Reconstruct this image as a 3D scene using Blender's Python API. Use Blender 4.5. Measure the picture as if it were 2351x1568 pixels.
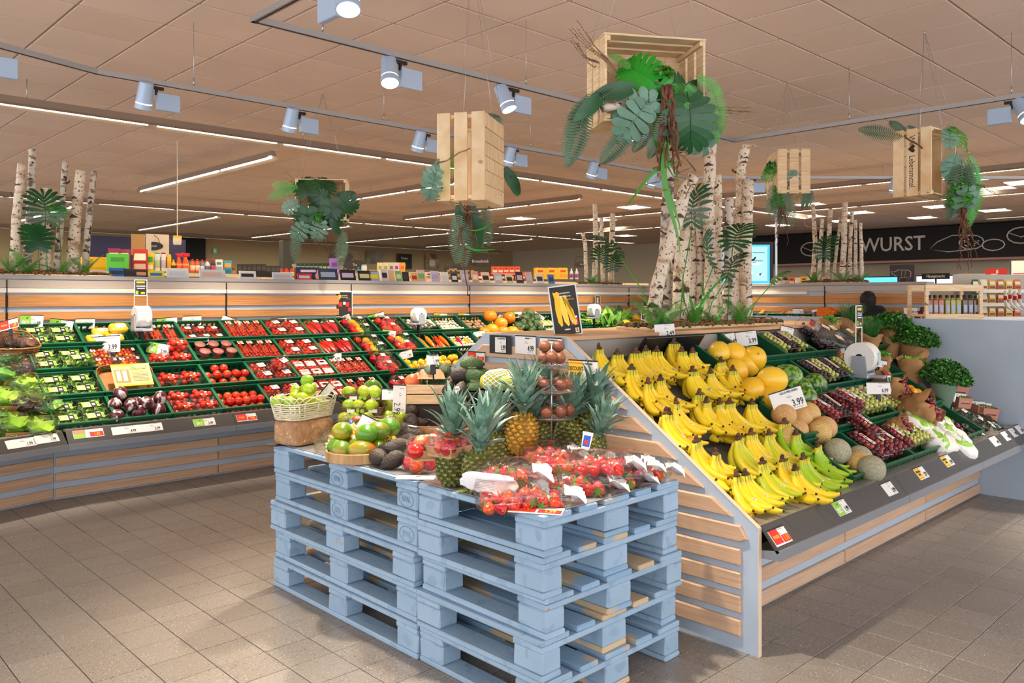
import bpy,math,random
from mathutils import Vector as V,Matrix as MX
R = random.Random(7)
rad = math.radians
for _o in list(bpy.data.objects): bpy.data.objects.remove(_o)
SC = bpy.context.scene
COL = SC.collection
# ------------------------------------------------------------------ camera, world, exposure
CAMH,FPX,YAW = 1.47,1865.0,46.12
cam = bpy.data.cameras.new('camera'); camo = bpy.data.objects.new('camera',cam); COL.objects.link(camo)
cam.sensor_width = 36; cam.lens = 36 * FPX / 2351; cam.shift_y = -(784 - 682) / 2351; cam.clip_end = 200
camo.location = (0,0,CAMH); camo.rotation_euler = (rad(90),0,rad(YAW - 90)); SC.camera = camo
SC.view_settings.view_transform = 'Standard'; SC.view_settings.look = 'None'
SC.view_settings.gamma = 1; SC.view_settings.exposure = 0.98; SC.view_settings.use_curve_mapping = False
WLD = bpy.data.worlds.new('world'); SC.world = WLD; WLD.use_nodes = True
WLD.node_tree.nodes['Background'].inputs[0].default_value = (0.93,0.94,1.0,1)
WLD.node_tree.nodes['Background'].inputs[1].default_value = 1.4
LIGHT = dict(spot=150.0,tube=6.0,far=7.0,warm=(1.0,0.74,0.46),spotcol=(1.0,0.87,0.72))

FW = V((math.cos(rad(YAW)),math.sin(rad(YAW)),0)); RT = V((FW.y,-FW.x,0))
CAMP = V((0,0,CAMH))
def ray(px,py): return FW + RT * ((px - 1175.5) / FPX) + V((0,0,(682 - py) / FPX))
def hit(px,py,p0,n):
    """where the sight line meets a real plane of the shop (through p0, normal n)"""
    d = ray(px,py); n = V(n); t = (V(p0) - CAMP).dot(n) / d.dot(n); return CAMP + d * t
def hz(px,py,z): return hit(px,py,(0,0,z),(0,0,1))
def hy(px,py,y): return hit(px,py,(0,y,0),(0,1,0))
def hx(px,py,x): return hit(px,py,(x,0,0),(1,0,0))
def hd(px,py,Z): return CAMP + ray(px,py) * Z
def project(p):
    d = V(p) - CAMP; Z = d.dot(FW)
    return (1175.5 + FPX * d.dot(RT) / max(Z,1e-3),682 - FPX * d.z / max(Z,1e-3),Z)
def T(x,y=0,z=0):
    return MX.Translation(V(x) if not isinstance(x,(int,float)) else V((x,y,z)))
def RX(a): return MX.Rotation(rad(a),4,'X')
def RY(a): return MX.Rotation(rad(a),4,'Y')
def RZ(a): return MX.Rotation(rad(a),4,'Z')
def SCL(x,y=None,z=None): return MX.Diagonal(V((x,x if y is None else y,x if z is None else z,1)))
def frame(o,ax,ay,az):
    m = MX.Identity(4)
    for i,a in enumerate((ax,ay,az)):
        a = V(a).normalized()
        for k in range(3): m[k][i] = a[k]
    for k in range(3): m[k][3] = V(o)[k]
    return m
CAMYAW = RZ(YAW - 90)            # rotation that faces an upright thing (front = local -Y) to the shop's viewing aisle

# ------------------------------------------------------------------ materials
def lin(h):
    h = h.lstrip('#'); c = [int(h[i:i + 2],16) / 255 for i in (0,2,4)]
    return tuple(x / 12.92 if x < .04045 else ((x + .055) / 1.055) ** 2.4 for x in c) + (1,)
MATS = {}
def mat(name,col,rough=.5,metal=0.,col2=None,ns=20.,det=3.,st=(1,1,1),lo=.35,hi=.65,bump=0.,bs=None,bst=None,rnd=0.,
        spec=.5,coat=0.,emit=0.,sss=0.,spk=None,hue=0.,trans=0.):
    """procedural Principled: two tones by stretched noise, optional speckles, per-thing variation, fine relief"""
    if name in MATS: return MATS[name]
    m = bpy.data.materials.new(name); m.use_nodes = True; nt = m.node_tree; N = nt.nodes; L = nt.links
    b = N['Principled BSDF']; col = lin(col) if isinstance(col,str) else tuple(col)
    b.inputs['Roughness'].default_value = rough; b.inputs['Metallic'].default_value = metal
    b.inputs['Specular IOR Level'].default_value = spec; b.inputs['Coat Weight'].default_value = coat
    b.inputs['Coat Roughness'].default_value = .12
    if trans: b.inputs['Transmission Weight'].default_value = trans
    if sss: b.inputs['Subsurface Weight'].default_value = sss; b.inputs['Subsurface Radius'].default_value = (.02,.012,.006)
    b.inputs['Base Color'].default_value = col
    tc = N.new('ShaderNodeTexCoord'); oi = N.new('ShaderNodeObjectInfo')
    off = N.new('ShaderNodeVectorMath'); off.operation = 'MULTIPLY_ADD'
    cb = N.new('ShaderNodeCombineXYZ')
    for i in range(3): L.new(oi.outputs['Random'],cb.inputs[i])
    off.inputs[1].default_value = (7,11,5); L.new(cb.outputs[0],off.inputs[0]); L.new(tc.outputs['Object'],off.inputs[2])
    src = off.outputs[0]
    cur = None
    def noise(scale,stx,d):
        mp = N.new('ShaderNodeMapping'); mp.inputs['Scale'].default_value = stx; L.new(src,mp.inputs[0])
        n = N.new('ShaderNodeTexNoise'); n.inputs['Scale'].default_value = scale; n.inputs['Detail'].default_value = d
        L.new(mp.outputs[0],n.inputs['Vector']); return n.outputs['Fac']
    if col2 is not None:
        f = noise(ns,st,det); mr = N.new('ShaderNodeMapRange'); mr.inputs[1].default_value = lo; mr.inputs[2].default_value = hi; L.new(f,mr.inputs[0])
        mx = N.new('ShaderNodeMix'); mx.data_type = 'RGBA'; mx.inputs[6].default_value = col; mx.inputs[7].default_value = lin(col2) if isinstance(col2,str) else col2
        L.new(mr.outputs[0],mx.inputs[0]); cur = mx.outputs[2]
    if spk:                                   # speckles: (colour, scale, threshold)
        for sc_,s_,th in (spk if isinstance(spk,list) else [spk]):
            f = noise(s_,(1,1,1),1.); mr = N.new('ShaderNodeMapRange'); mr.inputs[1].default_value = th; mr.inputs[2].default_value = th + .03; L.new(f,mr.inputs[0])
            mx = N.new('ShaderNodeMix'); mx.data_type = 'RGBA'; mx.inputs[6].default_value = col
            if cur: L.new(cur,mx.inputs[6])
            mx.inputs[7].default_value = lin(sc_); L.new(mr.outputs[0],mx.inputs[0]); cur = mx.outputs[2]
    if rnd or hue:
        hs = N.new('ShaderNodeHueSaturation'); hs.inputs['Color'].default_value = col
        if cur: L.new(cur,hs.inputs['Color'])
        for k,amt,c0 in (('Value',rnd,1.),('Hue',hue,.5)):
            if amt:
                mr = N.new('ShaderNodeMapRange'); mr.inputs[3].default_value = c0 - amt; mr.inputs[4].default_value = c0 + amt
                L.new(oi.outputs['Random'],mr.inputs[0]); L.new(mr.outputs[0],hs.inputs[k])
        cur = hs.outputs[0]
    if cur: L.new(cur,b.inputs['Base Color'])
    if emit:
        b.inputs['Emission Color'].default_value = col; b.inputs['Emission Strength'].default_value = emit
        if cur: L.new(cur,b.inputs['Emission Color'])
    if bump:
        f = noise(bs or ns,bst or st,4.); bn = N.new('ShaderNodeBump'); bn.inputs['Strength'].default_value = min(1,bump); bn.inputs['Distance'].default_value = .004 * max(1,bump)
        L.new(f,bn.inputs['Height']); L.new(bn.outputs[0],b.inputs['Normal'])
    MATS[name] = m; return m
def film(name,tint=(1,1,1),rough=.06,base=.10,bump=.8,ns=26.,white=0.):
    """thin clear packaging: lets the view through, shows crinkled glints"""
    if name in MATS: return MATS[name]
    m = bpy.data.materials.new(name); m.use_nodes = True; N = m.node_tree.nodes; L = m.node_tree.links; N.remove(N['Principled BSDF'])
    out = N['Material Output']; tr = N.new('ShaderNodeBsdfTransparent'); tr.inputs[0].default_value = (*tint,1)
    gl = N.new('ShaderNodeBsdfGlossy'); gl.inputs['Roughness'].default_value = rough
    tc = N.new('ShaderNodeTexCoord'); n = N.new('ShaderNodeTexNoise'); n.inputs['Scale'].default_value = ns; n.inputs['Detail'].default_value = 4; n.inputs['Distortion'].default_value = 1.5
    L.new(tc.outputs['Object'],n.inputs['Vector']); bn = N.new('ShaderNodeBump'); bn.inputs['Strength'].default_value = bump; bn.inputs['Distance'].default_value = .01
    L.new(n.outputs['Fac'],bn.inputs['Height']); L.new(bn.outputs[0],gl.inputs['Normal'])
    lw = N.new('ShaderNodeLayerWeight'); lw.inputs[0].default_value = .25; L.new(bn.outputs[0],lw.inputs['Normal'])
    ma = N.new('ShaderNodeMath'); ma.operation = 'MULTIPLY_ADD'; ma.inputs[1].default_value = .5; ma.inputs[2].default_value = base; L.new(lw.outputs['Fresnel'],ma.inputs[0])
    mx = N.new('ShaderNodeMixShader'); L.new(ma.outputs[0],mx.inputs[0]); L.new(tr.outputs[0],mx.inputs[1]); L.new(gl.outputs[0],mx.inputs[2])
    last = mx.outputs[0]
    if white:
        df = N.new('ShaderNodeBsdfDiffuse'); m2 = N.new('ShaderNodeMixShader'); m2.inputs[0].default_value = white; L.new(last,m2.inputs[1]); L.new(df.outputs[0],m2.inputs[2]); last = m2.outputs[0]
    L.new(last,out.inputs[0]); MATS[name] = m; return m
def glow(name,col,s):
    if name in MATS: return MATS[name]
    m = bpy.data.materials.new(name); m.use_nodes = True; b = m.node_tree.nodes['Principled BSDF']
    b.inputs['Base Color'].default_value = (*col[:3],1); b.inputs['Emission Color'].default_value = (*col[:3],1); b.inputs['Emission Strength'].default_value = s
    MATS[name] = m; return m

# ------------------------------------------------------------------ mesh building
class MB:
    def __init__(s): s.v = []; s.f = []; s.m = []
    def add(s,vs,fs,mi=0,m=None):
        b = len(s.v); s.v += [tuple(m @ V(v)) if m is not None else tuple(v) for v in vs]
        s.f += [tuple(b + i for i in f) for f in fs]; s.m += [mi] * len(fs); return s
    def box(s,x0,y0,z0,x1,y1,z1,mi=0,m=None):
        return s.add([(x0,y0,z0),(x1,y0,z0),(x1,y1,z0),(x0,y1,z0),(x0,y0,z1),(x1,y0,z1),(x1,y1,z1),(x0,y1,z1)],
                     [(0,3,2,1),(4,5,6,7),(0,1,5,4),(1,2,6,5),(2,3,7,6),(3,0,4,7)],mi,m)
    def cbox(s,x0,y0,z0,x1,y1,z1,c=.003,mi=0,m=None,jit=0.):
        """box with chamfered edges"""
        vs = []; idx = {}
        for i,(sx,sy,sz) in enumerate([(a,b,d) for a in (0,1) for b in (0,1) for d in (0,1)]):
            p = [(x0,x1)[sx],(y0,y1)[sy],(z0,z1)[sz]]; q = [(1,-1)[sx] * c,(1,-1)[sy] * c,(1,-1)[sz] * c]
            for k in range(3):
                w = [p[j] + (0 if j == k else q[j]) for j in range(3)]
                if jit: w = [a + R.uniform(-jit,jit) for a in w]
                idx[(sx,sy,sz,k)] = len(vs); vs.append(w)
        fs = []
        B = (0,1)
        for k in range(3):
            o = [j for j in range(3) if j != k]
            for e in B:
                loop = []
                for a,b in ((0,0),(1,0),(1,1),(0,1)):
                    t = [0,0,0]; t[k] = e; t[o[0]] = a; t[o[1]] = b; loop.append(idx[(*t,k)])
                if (e == 0) ^ (k == 1): loop.reverse()
                fs.append(tuple(loop))
            for a in B:
                for b in B:       # edges along axis k
                    t0 = [0,0,0]; t1 = [0,0,0]; t0[o[0]] = t1[o[0]] = a; t0[o[1]] = t1[o[1]] = b; t1[k] = 1
                    f = (idx[(*t0,o[0])],idx[(*t1,o[0])],idx[(*t1,o[1])],idx[(*t0,o[1])])
                    if (a ^ b) ^ (k == 1): f = f[::-1]
                    fs.append(f)
        for a in B:
            for b in B:
                for d in B:
                    f = tuple(idx[(a,b,d,k)] for k in range(3)); fs.append(f if (a + b + d) % 2 else f[::-1])
        return s.add(vs,fs,mi,m)
    def tube(s,pts,rs,n=8,mi=0,m=None,cap=True,flat=1.):
        pts = [V(p) for p in pts]
        if isinstance(rs,(int,float)): rs = [rs] * len(pts)
        t0 = (pts[1] - pts[0]).normalized(); up = V((0,0,1)) if abs(t0.z) < .9 else V((1,0,0)); a = t0.cross(up).normalized()
        vs = []; fs = []
        for i,p in enumerate(pts):
            t = (pts[min(i + 1,len(pts) - 1)] - pts[max(i - 1,0)])
            t = t.normalized() if t.length > 1e-9 else t0
            a = (a - t * a.dot(t)); a = a.normalized() if a.length > 1e-6 else t.orthogonal().normalized(); b = t.cross(a)
            for k in range(n):
                an = 2 * math.pi * k / n; vs.append(p + a * (rs[i] * math.cos(an)) + b * (rs[i] * flat * math.sin(an)))
        for i in range(len(pts) - 1):
            for k in range(n): fs.append((i * n + k,i * n + (k + 1) % n,(i + 1) * n + (k + 1) % n,(i + 1) * n + k))
        if cap: fs += [tuple(range(n))[::-1],tuple((len(pts) - 1) * n + k for k in range(n))]
        return s.add(vs,fs,mi,m)
    def lathe(s,prof,n=16,mi=0,m=None,sx=1.,sy=1.):
        """revolve (r, z) about Z"""
        vs = []; fs = []
        for r,z in prof:
            for k in range(n):
                an = 2 * math.pi * k / n; vs.append((r * sx * math.cos(an),r * sy * math.sin(an),z))
        for i in range(len(prof) - 1):
            for k in range(n): fs.append((i * n + k,i * n + (k + 1) % n,(i + 1) * n + (k + 1) % n,(i + 1) * n + k))
        if prof[0][0] > 1e-4: fs.append(tuple(range(n))[::-1])
        if prof[-1][0] > 1e-4: fs.append(tuple((len(prof) - 1) * n + k for k in range(n)))
        return s.add(vs,fs,mi,m)
    def ell(s,c,r,nu=10,nv=6,mi=0,m=None,wob=0.,fn=None):
        if isinstance(r,(int,float)): r = (r,r,r)
        vs = [(c[0],c[1],c[2] - r[2])]; fs = []
        for j in range(1,nv):
            ph = math.pi * j / nv
            for i in range(nu):
                th = 2 * math.pi * i / nu; w = 1 + R.uniform(-wob,wob)
                if fn: w *= fn(th,ph)
                vs.append((c[0] + r[0] * w * math.sin(ph) * math.cos(th),c[1] + r[1] * w * math.sin(ph) * math.sin(th),c[2] - r[2] * w * math.cos(ph)))
        vs.append((c[0],c[1],c[2] + r[2])); e = len(vs) - 1
        for i in range(nu):
            k = (i + 1) % nu; fs.append((0,1 + k,1 + i)); fs.append((e,1 + (nv - 2) * nu + i,1 + (nv - 2) * nu + k))
            for j in range(nv - 2): fs.append((1 + j * nu + i,1 + j * nu + k,1 + (j + 1) * nu + k,1 + (j + 1) * nu + i))
        return s.add(vs,fs,mi,m)
    def prism(s,poly,z0,z1,mi=0,m=None):
        """outline in XY given a thickness"""
        n = len(poly); vs = [(x,y,z0) for x,y in poly] + [(x,y,z1) for x,y in poly]
        return s.add(vs,[tuple(range(n))[::-1],tuple(range(n,2 * n))] + [(i,(i + 1) % n,n + (i + 1) % n,n + i) for i in range(n)],mi,m)
    def mesh(s,name,mats,smooth=True):
        me = bpy.data.meshes.new(name); me.from_pydata(s.v,[],s.f)
        for mm in (mats if isinstance(mats,(list,tuple)) else [mats]): me.materials.append(mm)
        if any(s.m): me.polygons.foreach_set('material_index',s.m)
        if smooth is True: me.polygons.foreach_set('use_smooth',[True] * len(s.f))
        me.update()
        if smooth == 'auto':
            me.polygons.foreach_set('use_smooth',[True] * len(s.f))
            try: me.set_sharp_from_angle(angle=rad(38))
            except Exception: pass
        return me
class Nd:
    """recipe of a part: name, mesh, local matrix, children; spawn() turns a recipe into real objects"""
    def __init__(s,name,mesh=None,m=None,ch=(),**props): s.name = name; s.mesh = mesh; s.m = m; s.ch = list(ch); s.props = props
def spawn(nd,m=None,label=None,cat=None,group=None,kind=None,parent=None,name=None):
    o = bpy.data.objects.new(name or nd.name,nd.mesh); COL.objects.link(o)
    if nd.mesh is None: o.empty_display_size = .05
    if parent is not None: o.parent = parent
    mm = m if m is not None else MX.Identity(4)
    if nd.m is not None: mm = mm @ nd.m
    o.matrix_local = mm
    for k,v in (('label',label),('category',cat),('group',group),('kind',kind)):
        if v: o[k] = v
    for k,v in nd.props.items(): o[k] = v
    for c in nd.ch: spawn(c,None,parent=o)
    return o
def one(name,mb,mats,m=None,smooth='auto',parent=None,**kw):
    """one mesh linked as one object"""
    return spawn(Nd(name,mb.mesh(name,mats,smooth)),m,parent=parent,**kw)
ORD = 'first second third fourth fifth sixth seventh eighth ninth tenth eleventh twelfth thirteenth fourteenth fifteenth sixteenth seventeenth eighteenth nineteenth twentieth'.split()
def nth(i): return ORD[i] if i < 20 else ('twenty-' + ORD[i - 20] if i < 29 else 'thirtieth' if i == 29 else 'thirty-' + ORD[i - 30])
# flat lettering with the built-in font
TXT = {}
def text_mesh(s,size,mt,sx=1.,align='CENTER',bold=0.):
    k = (s,round(size,4),mt.name,sx,align,bold)
    if k in TXT: return TXT[k]
    c = bpy.data.curves.new('lettering','FONT'); c.body = s; c.size = size; c.align_x = align; c.align_y = 'CENTER'; c.extrude = .0004; c.offset = bold * size; c.resolution_u = 2
    o = bpy.data.objects.new('lettering',c); me = bpy.data.meshes.new_from_object(o)
    bpy.data.objects.remove(o); bpy.data.curves.remove(c)
    me.transform(MX.Diagonal((sx,1,1,1))); me.materials.clear(); me.materials.append(mt); TXT[k] = me; return me

# ------------------------------------------------------------------ shared materials
GREY = mat('blue_grey_laminate','#aebbc8',.45,col2='#a8b5c3',ns=3,rnd=0)
GREY2 = mat('grey_metal_sheet','#8d8f92',.35,.3)
SLAT = mat('light_beech_laminate','#cfab8c',.42,col2='#c09a7a',ns=9,st=(.35,.35,9),rnd=.06,bump=.05)
SLATW = mat('warm_beech_laminate','#cc8e50',.42,col2='#b67a3e',ns=9,st=(.35,.35,9),rnd=.05,bump=.05)
PINE = mat('pine_wood','#ecd2aa',.55,col2='#dab582',ns=7,st=(1,1,12),rnd=.06,bump=.08,spk=('#8a5a30',9,.74))
DARK = mat('black_plastic','#17181a',.38,spec=.4)
DGREEN = mat('dark_green_crate_plastic','#0d4a2e',.38,rnd=.06)
WHITE = mat('white_card','#eeeae4',.5)
BLACKT = mat('black_print','#161616',.5)
REDP = mat('red_print','#dd2a1e',.5)
YELP = mat('yellow_print','#f6c11c',.5)
ORAP = mat('orange_print','#f39a1e',.5)
GRNP = mat('lime_green_print','#93c73c',.5)
DGRNP = mat('dark_green_print','#1c6b3a',.5)
CHALK = mat('chalkboard_print','#26231f',.6,col2='#302c27',ns=8)
STEEL = mat('brushed_steel','#b9bcc0',.3,.85)
FILM = film('crinkled_clear_film',base=.055)
CLEAR = film('clear_plastic_box',rough=.04,base=.07,bump=.15,ns=9)
FILMW = film('cloudy_film',base=.12,white=.18)
# ------------------------------------------------------------------ the room
CH = 3.57
FLT = mat('speckled_floor_tile','#938a80',.38,col2='#898076',ns=1.2,rnd=.03,spk=[('#5c544c',130,.66),('#cfc6bb',150,.68)],bump=.03,bs=60)
GROUT = mat('dark_floor_grout','#352e28',.8)
fl = one('floor',MB().box(-3,-3,-.06,40,40,-.004),GROUT,kind='structure')
tile = MB().cbox(-.0985,-.0985,-.02,.0985,.0985,0,.0012).mesh('tile',FLT,False)
cells = []
for i in range(-20,200):
    for j in range(-15,150):
        x = .995 + .1 + .2 * i; y = .136 + .1 + .2 * j
        px,py,Z = project((x,y,0))
        if Z > .8 and -150 < px < 2500 and py < 1750 and Z < 22:
            if (2.2 < x < 2.6 and 2.2 < y < 3.6) or (3.3 < x < 6.6 and 2.2 < y < 4.2) or (1.6 < x < 9.6 and 6.75 < y < 7.3): continue
            cells.append((Z,x,y))
cells.sort()
for Z,x,y in cells[:300]: spawn(Nd('tile',tile),T(x,y,R.uniform(-.0004,.0004)),parent=fl)
mb = MB()
for Z,x,y in cells[300:]:
    mb.add([(x - .0985,y - .0985,0),(x + .0985,y - .0985,0),(x + .0985,y + .0985,0),(x - .0985,y + .0985,0)],[(0,1,2,3)])
    mb.add([(x - .0985,y - .0985,-.004),(x + .0985,y - .0985,-.004),(x - .0985,y - .0985,0),(x + .0985,y - .0985,0)],[(0,1,3,2)])
one('distant_tile_field',mb,FLT,smooth=False,parent=fl,kind='stuff')
# ceiling: mineral tiles with a recessed grid
CLT = mat('ceiling_tile_board','#e8cdb8',.9,col2='#e2c6b0',ns=.6,rnd=.02,bump=.1,bs=90)
CLG = mat('ceiling_grid_bar','#b39a86',.7)
ce = one('ceiling',MB().box(-3,-3,CH + .007,40,40,CH + .09),CLG,kind='structure')
ctile = MB().cbox(-.3015,-.3015,0,.3015,.3015,.012,.0015).mesh('ceiling_tile',CLT,False)
PANELS = [(1880,467),(1990,487),(2090,500),(2240,404),(2300,432),(2330,420),(1830,497),(1795,519),(1920,509),(2160,474),(1400,505),(1210,502),(1430,540),(1450,478),(2265,487)]
pcell = set()
for px,py in PANELS:
    p = hz(px,py,CH); pcell.add((round((p.x - 4.296) / .625 - .5),round((p.y - 3.881) / .625 - .5)))
cells = []
for i in range(-12,50):
    for j in range(-8,44):
        x = 4.296 + .3125 + .625 * i; y = 3.881 + .3125 + .625 * j
        px,py,Z = project((x,y,CH))
        if Z > 1.2 and -700 < px < 3100 and py > -1500 and (i,j) not in pcell: cells.append((abs(Z) + (0 if -60 < px < 2400 and py > -90 else 30),x,y))
cells.sort()
for Z,x,y in cells[:300]: spawn(Nd('ceiling_tile',ctile),T(x,y,CH + R.uniform(0,.001)),parent=ce)
mb = MB()
for Z,x,y in cells[300:]:
    mb.box(x - .3015,y - .3015,CH,x + .3015,y + .3015,CH + .012)
one('distant_ceiling_tiles',mb,CLT,smooth=False,parent=ce,kind='stuff')
# outer walls
WBE = mat('beige_wall_paint','#b39a72',.8)
one('wall_back',MB().box(-8,27,0,26,27.2,CH),WBE,kind='structure')
one('wall_right',MB().box(26,-8,0,26.2,27.2,CH),mat('cream_wall_paint','#c9bda6',.7),kind='structure')
# slatted partition behind the produce
PY,PXR,PT = 7.50,10.0,1.62
def slat_wall(name,L,m,seams,top=PT,x0=0.,white_to=None):
    """partition along local +X, facing local -Y; each board a slat of its own"""
    w = one(name,MB().box(x0,0,0,L,.08,top),GREY,m,kind='structure')
    one('top_ledge',MB().cbox(x0,-.025,top - .005,L,.22,top + .03,.003),mat('grey_ledge_laminate','#a39c96',.45),parent=w)
    e = [x0] + seams + [L]
    for a,b in zip(e[:-1],e[1:]):
        one('cap_board',MB().box(a + .004,-.016,top - .075,b - .004,0,top - .012),mat('cap_laminate','#b9ab9c',.5),parent=w)
        z = top - .175; k = 0
        wt = white_to is None or a < white_to
        if wt: one('light_strip',MB().cbox(a + (.004 if a > x0 else 0),-.03,top - .115,min(b,white_to or b) - .004,0,top - .078,.002),mat('cream_strip_plastic','#f1e4d2',.4),parent=w)
        zs = [top - .195,top - .305,top - .415,top - .525,top - .635]
        for zz in ([top - .12 - .03] if wt else [top - .135]) + zs:
            h = .018 if zz > top - .16 and wt else .036
            one('slat',MB().cbox(a + .008,-.022,zz - h,b - .008,0,zz + h * .9,.003),SLATW,parent=w)
        one('joint_strip',MB().box(b - .004,-.024,.9,b + .004,-.002,top - .012),BLACKT,parent=w)
    return w
slat_wall('wall_produce_back',PXR,T(0,PY,0),[1.59,3.41,4.80,6.48,7.95,9.6],x0=-1.2)
mr = T(PXR,PY,0) @ RZ(-90)
slat_wall('wall_produce_right',4.05,mr,[1.35,2.83],white_to=2.6)
# ------------------------------------------------------------------ lights: track spots, tubes, ceiling panels
ALU = mat('track_aluminium','#a9a6a4',.4,.6)
LAMPB = mat('lamp_housing_blue_grey','#a9bdd4',.35,.15)
TH = 3.06
def track(pts,label,wires,group='lighting tracks under the ceiling'):
    ch = []
    for a,b in zip(pts[:-1],pts[1:]):
        a,b = V(a),V(b); d = (b - a); m = frame(a,d,V((0,0,1)).cross(d),(0,0,1))
        ch.append(Nd('rail',MB().box(-.018,-.018,-.018,d.length + .018,.018,.018).box(0,-.006,-.0195,d.length,.006,-.018,1).mesh('rail',[ALU,BLACKT],False),m))
    wm = MB().tube([(0,0,0),(0,0,CH - TH)],.0022,4).tube([(0,0,.015),(0,0,.07)],.006,6).lathe([(.016,CH - TH - .01),(.016,CH - TH - .002),(.002,CH - TH)],8).mesh('suspension_wire',STEEL)
    for w in wires: ch.append(Nd('suspension_wire',wm,T(w[0],w[1],TH + .012)))
    spawn(Nd('light_track',None,None,ch),None,label,'lighting track',group)
track([(-.6,5.32,TH),(1.86,6.16,TH),(9.2,6.16,TH),(12.9,2.6,TH)],'long aluminium lighting track bending along the produce wall',[(2.55,6.16),(4.3,6.16),(6.2,6.16),(8.0,6.16)])
track([(2.16,-1,TH),(2.16,4.37,TH),(7.33,4.37,TH),(7.33,-1.5,TH)],'aluminium lighting track rectangle over the banana counter',[(2.6,4.37),(4.35,4.37),(7.0,4.37),(7.33,3.2),(7.33,1.9)])
hm = MB().lathe([(.038,.12),(.05,.11),(.058,-.035)],20).lathe([(.059,-.043),(.062,-.08),(.056,-.083),(.05,-.07)],20)
HOUS = hm.mesh('lamp_head',LAMPB,'auto')
RING = MB().lathe([(.0555,-.034),(.0565,-.044)],20).mesh('glowing_vent_ring',glow('warm_vent_glow',(1,.8,.5),3.))
LENS = MB().lathe([(.0005,-.076),(.05,-.076)],20).mesh('glowing_lens',glow('lamp_lens_glow',(1,.86,.66),14.))
GEAR = MB().cbox(-.02,-.085,-.085,.02,.085,.045,.004).mesh('gear_box',LAMPB,'auto')
ADP = MB().box(-.012,-.05,.0,.012,.05,.022).tube([(0,0,0),(0,0,-.04)],.012,8).mesh('adapter',DARK,False)
def spotlamp(p,yaw,tilt,dirn,label,power=None,ang=62,along=0):
    """head hangs beside its gear box under the track"""
    m = T(p) @ RZ(yaw)
    hdm = T(-.085,0,-.11) @ RZ(dirn) @ RX(tilt)
    o = spawn(Nd('track_spotlight',None,None,[
        Nd('adapter',ADP,RZ(90) @ T(0,0,-.035)),Nd('gear_box',GEAR,T(.085,0,-.10) @ RZ(90)),
        Nd('lamp_head',HOUS,hdm,[Nd('glowing_vent_ring',RING),Nd('glowing_lens',LENS)])]),m,label,'spotlight','grey spotlights on the tracks')
    pw = LIGHT['spot'] if power is None else power
    if pw:
        l = bpy.data.lights.new('spot_beam','SPOT'); l.energy = pw; l.color = LIGHT['spotcol']; l.spot_size = rad(ang); l.spot_blend = .75; l.shadow_soft_size = .05
        lo = bpy.data.objects.new('spot_beam',l); COL.objects.link(lo); lo.matrix_world = m @ hdm @ T(0,0,-.088)
# back track: towards the wall counter
for i,(px,ww) in enumerate([(90,'nearest the bend of the long track'),(365,'second along the long wall track'),(695,'third along the long wall track'),(985,'fourth along the wall track, behind the pale crate'),(1190,'fifth along the wall track, beyond the pale crate'),(1378,'sixth along the wall track, under the big fern crate'),(1512,'seventh along the wall track, among the tall birch tops')]):
    py = 158 + (px - 195) * .183 if px < 300 else 300 + (px - 970) * .178
    q = hz(px,py,TH - .02)
    if px < 200: q = V((1.15,5.93,TH - .02))
    else: q.y = 6.16
    spotlamp(q,0,22,0,'blue-grey spotlight ' + ww)
for i,(x,y,yaw,t_,d_,ww) in enumerate([(4.22,4.37,0,24,200,'with a lit face beside the ceiling wire of the pale crate'),(5.75,4.37,0,22,170,'with a lit face peeping past the big fern crate'),
                                   (3.18,4.37,0,24,150,'cut by the top edge over the track'),(7.33,1.9,90,30,60,'at the far top corner over the herb end')]):
    spotlamp(V((x,y,TH - .02)),yaw,t_,d_,'blue-grey spotlight ' + ww)
spotlamp(V((2.16,2.3,TH - .02)),90,12,90,'added blue-grey spotlight, out of view above the pallet display',ang=80)  # unseen lamp added above the frame to brighten the pallet display
spotlamp(V((2.16,.4,TH - .02)),90,25,60,'added blue-grey spotlight, out of view above the front aisle',ang=75)  # extra spot out of view, put in to light display fronts from the camera side
spotlamp(V((7.33,.0,TH - .02)),90,25,-60,'added blue-grey spotlight, out of view above the side aisle',ang=75)  # added fill spot on the unseen end of the far rail
spotlamp(V((2.16,3.48,TH - .02)),90,22,60,'blue-grey spotlight above the tiled aisle',ang=80)
spotlamp(V((9.75,5.55,TH - .02)),-45,15,0,'blue-grey spotlight on the slanting track beside the lettered crate')
spotlamp(V((11.2,4.2,TH - .02)),-45,15,0,'blue-grey spotlight at the far end of the slanting track')
spotlamp(V((9.1,1.2,TH - .02)),-45,5,0,'blue-grey spotlight beyond the lettered crate')
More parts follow.
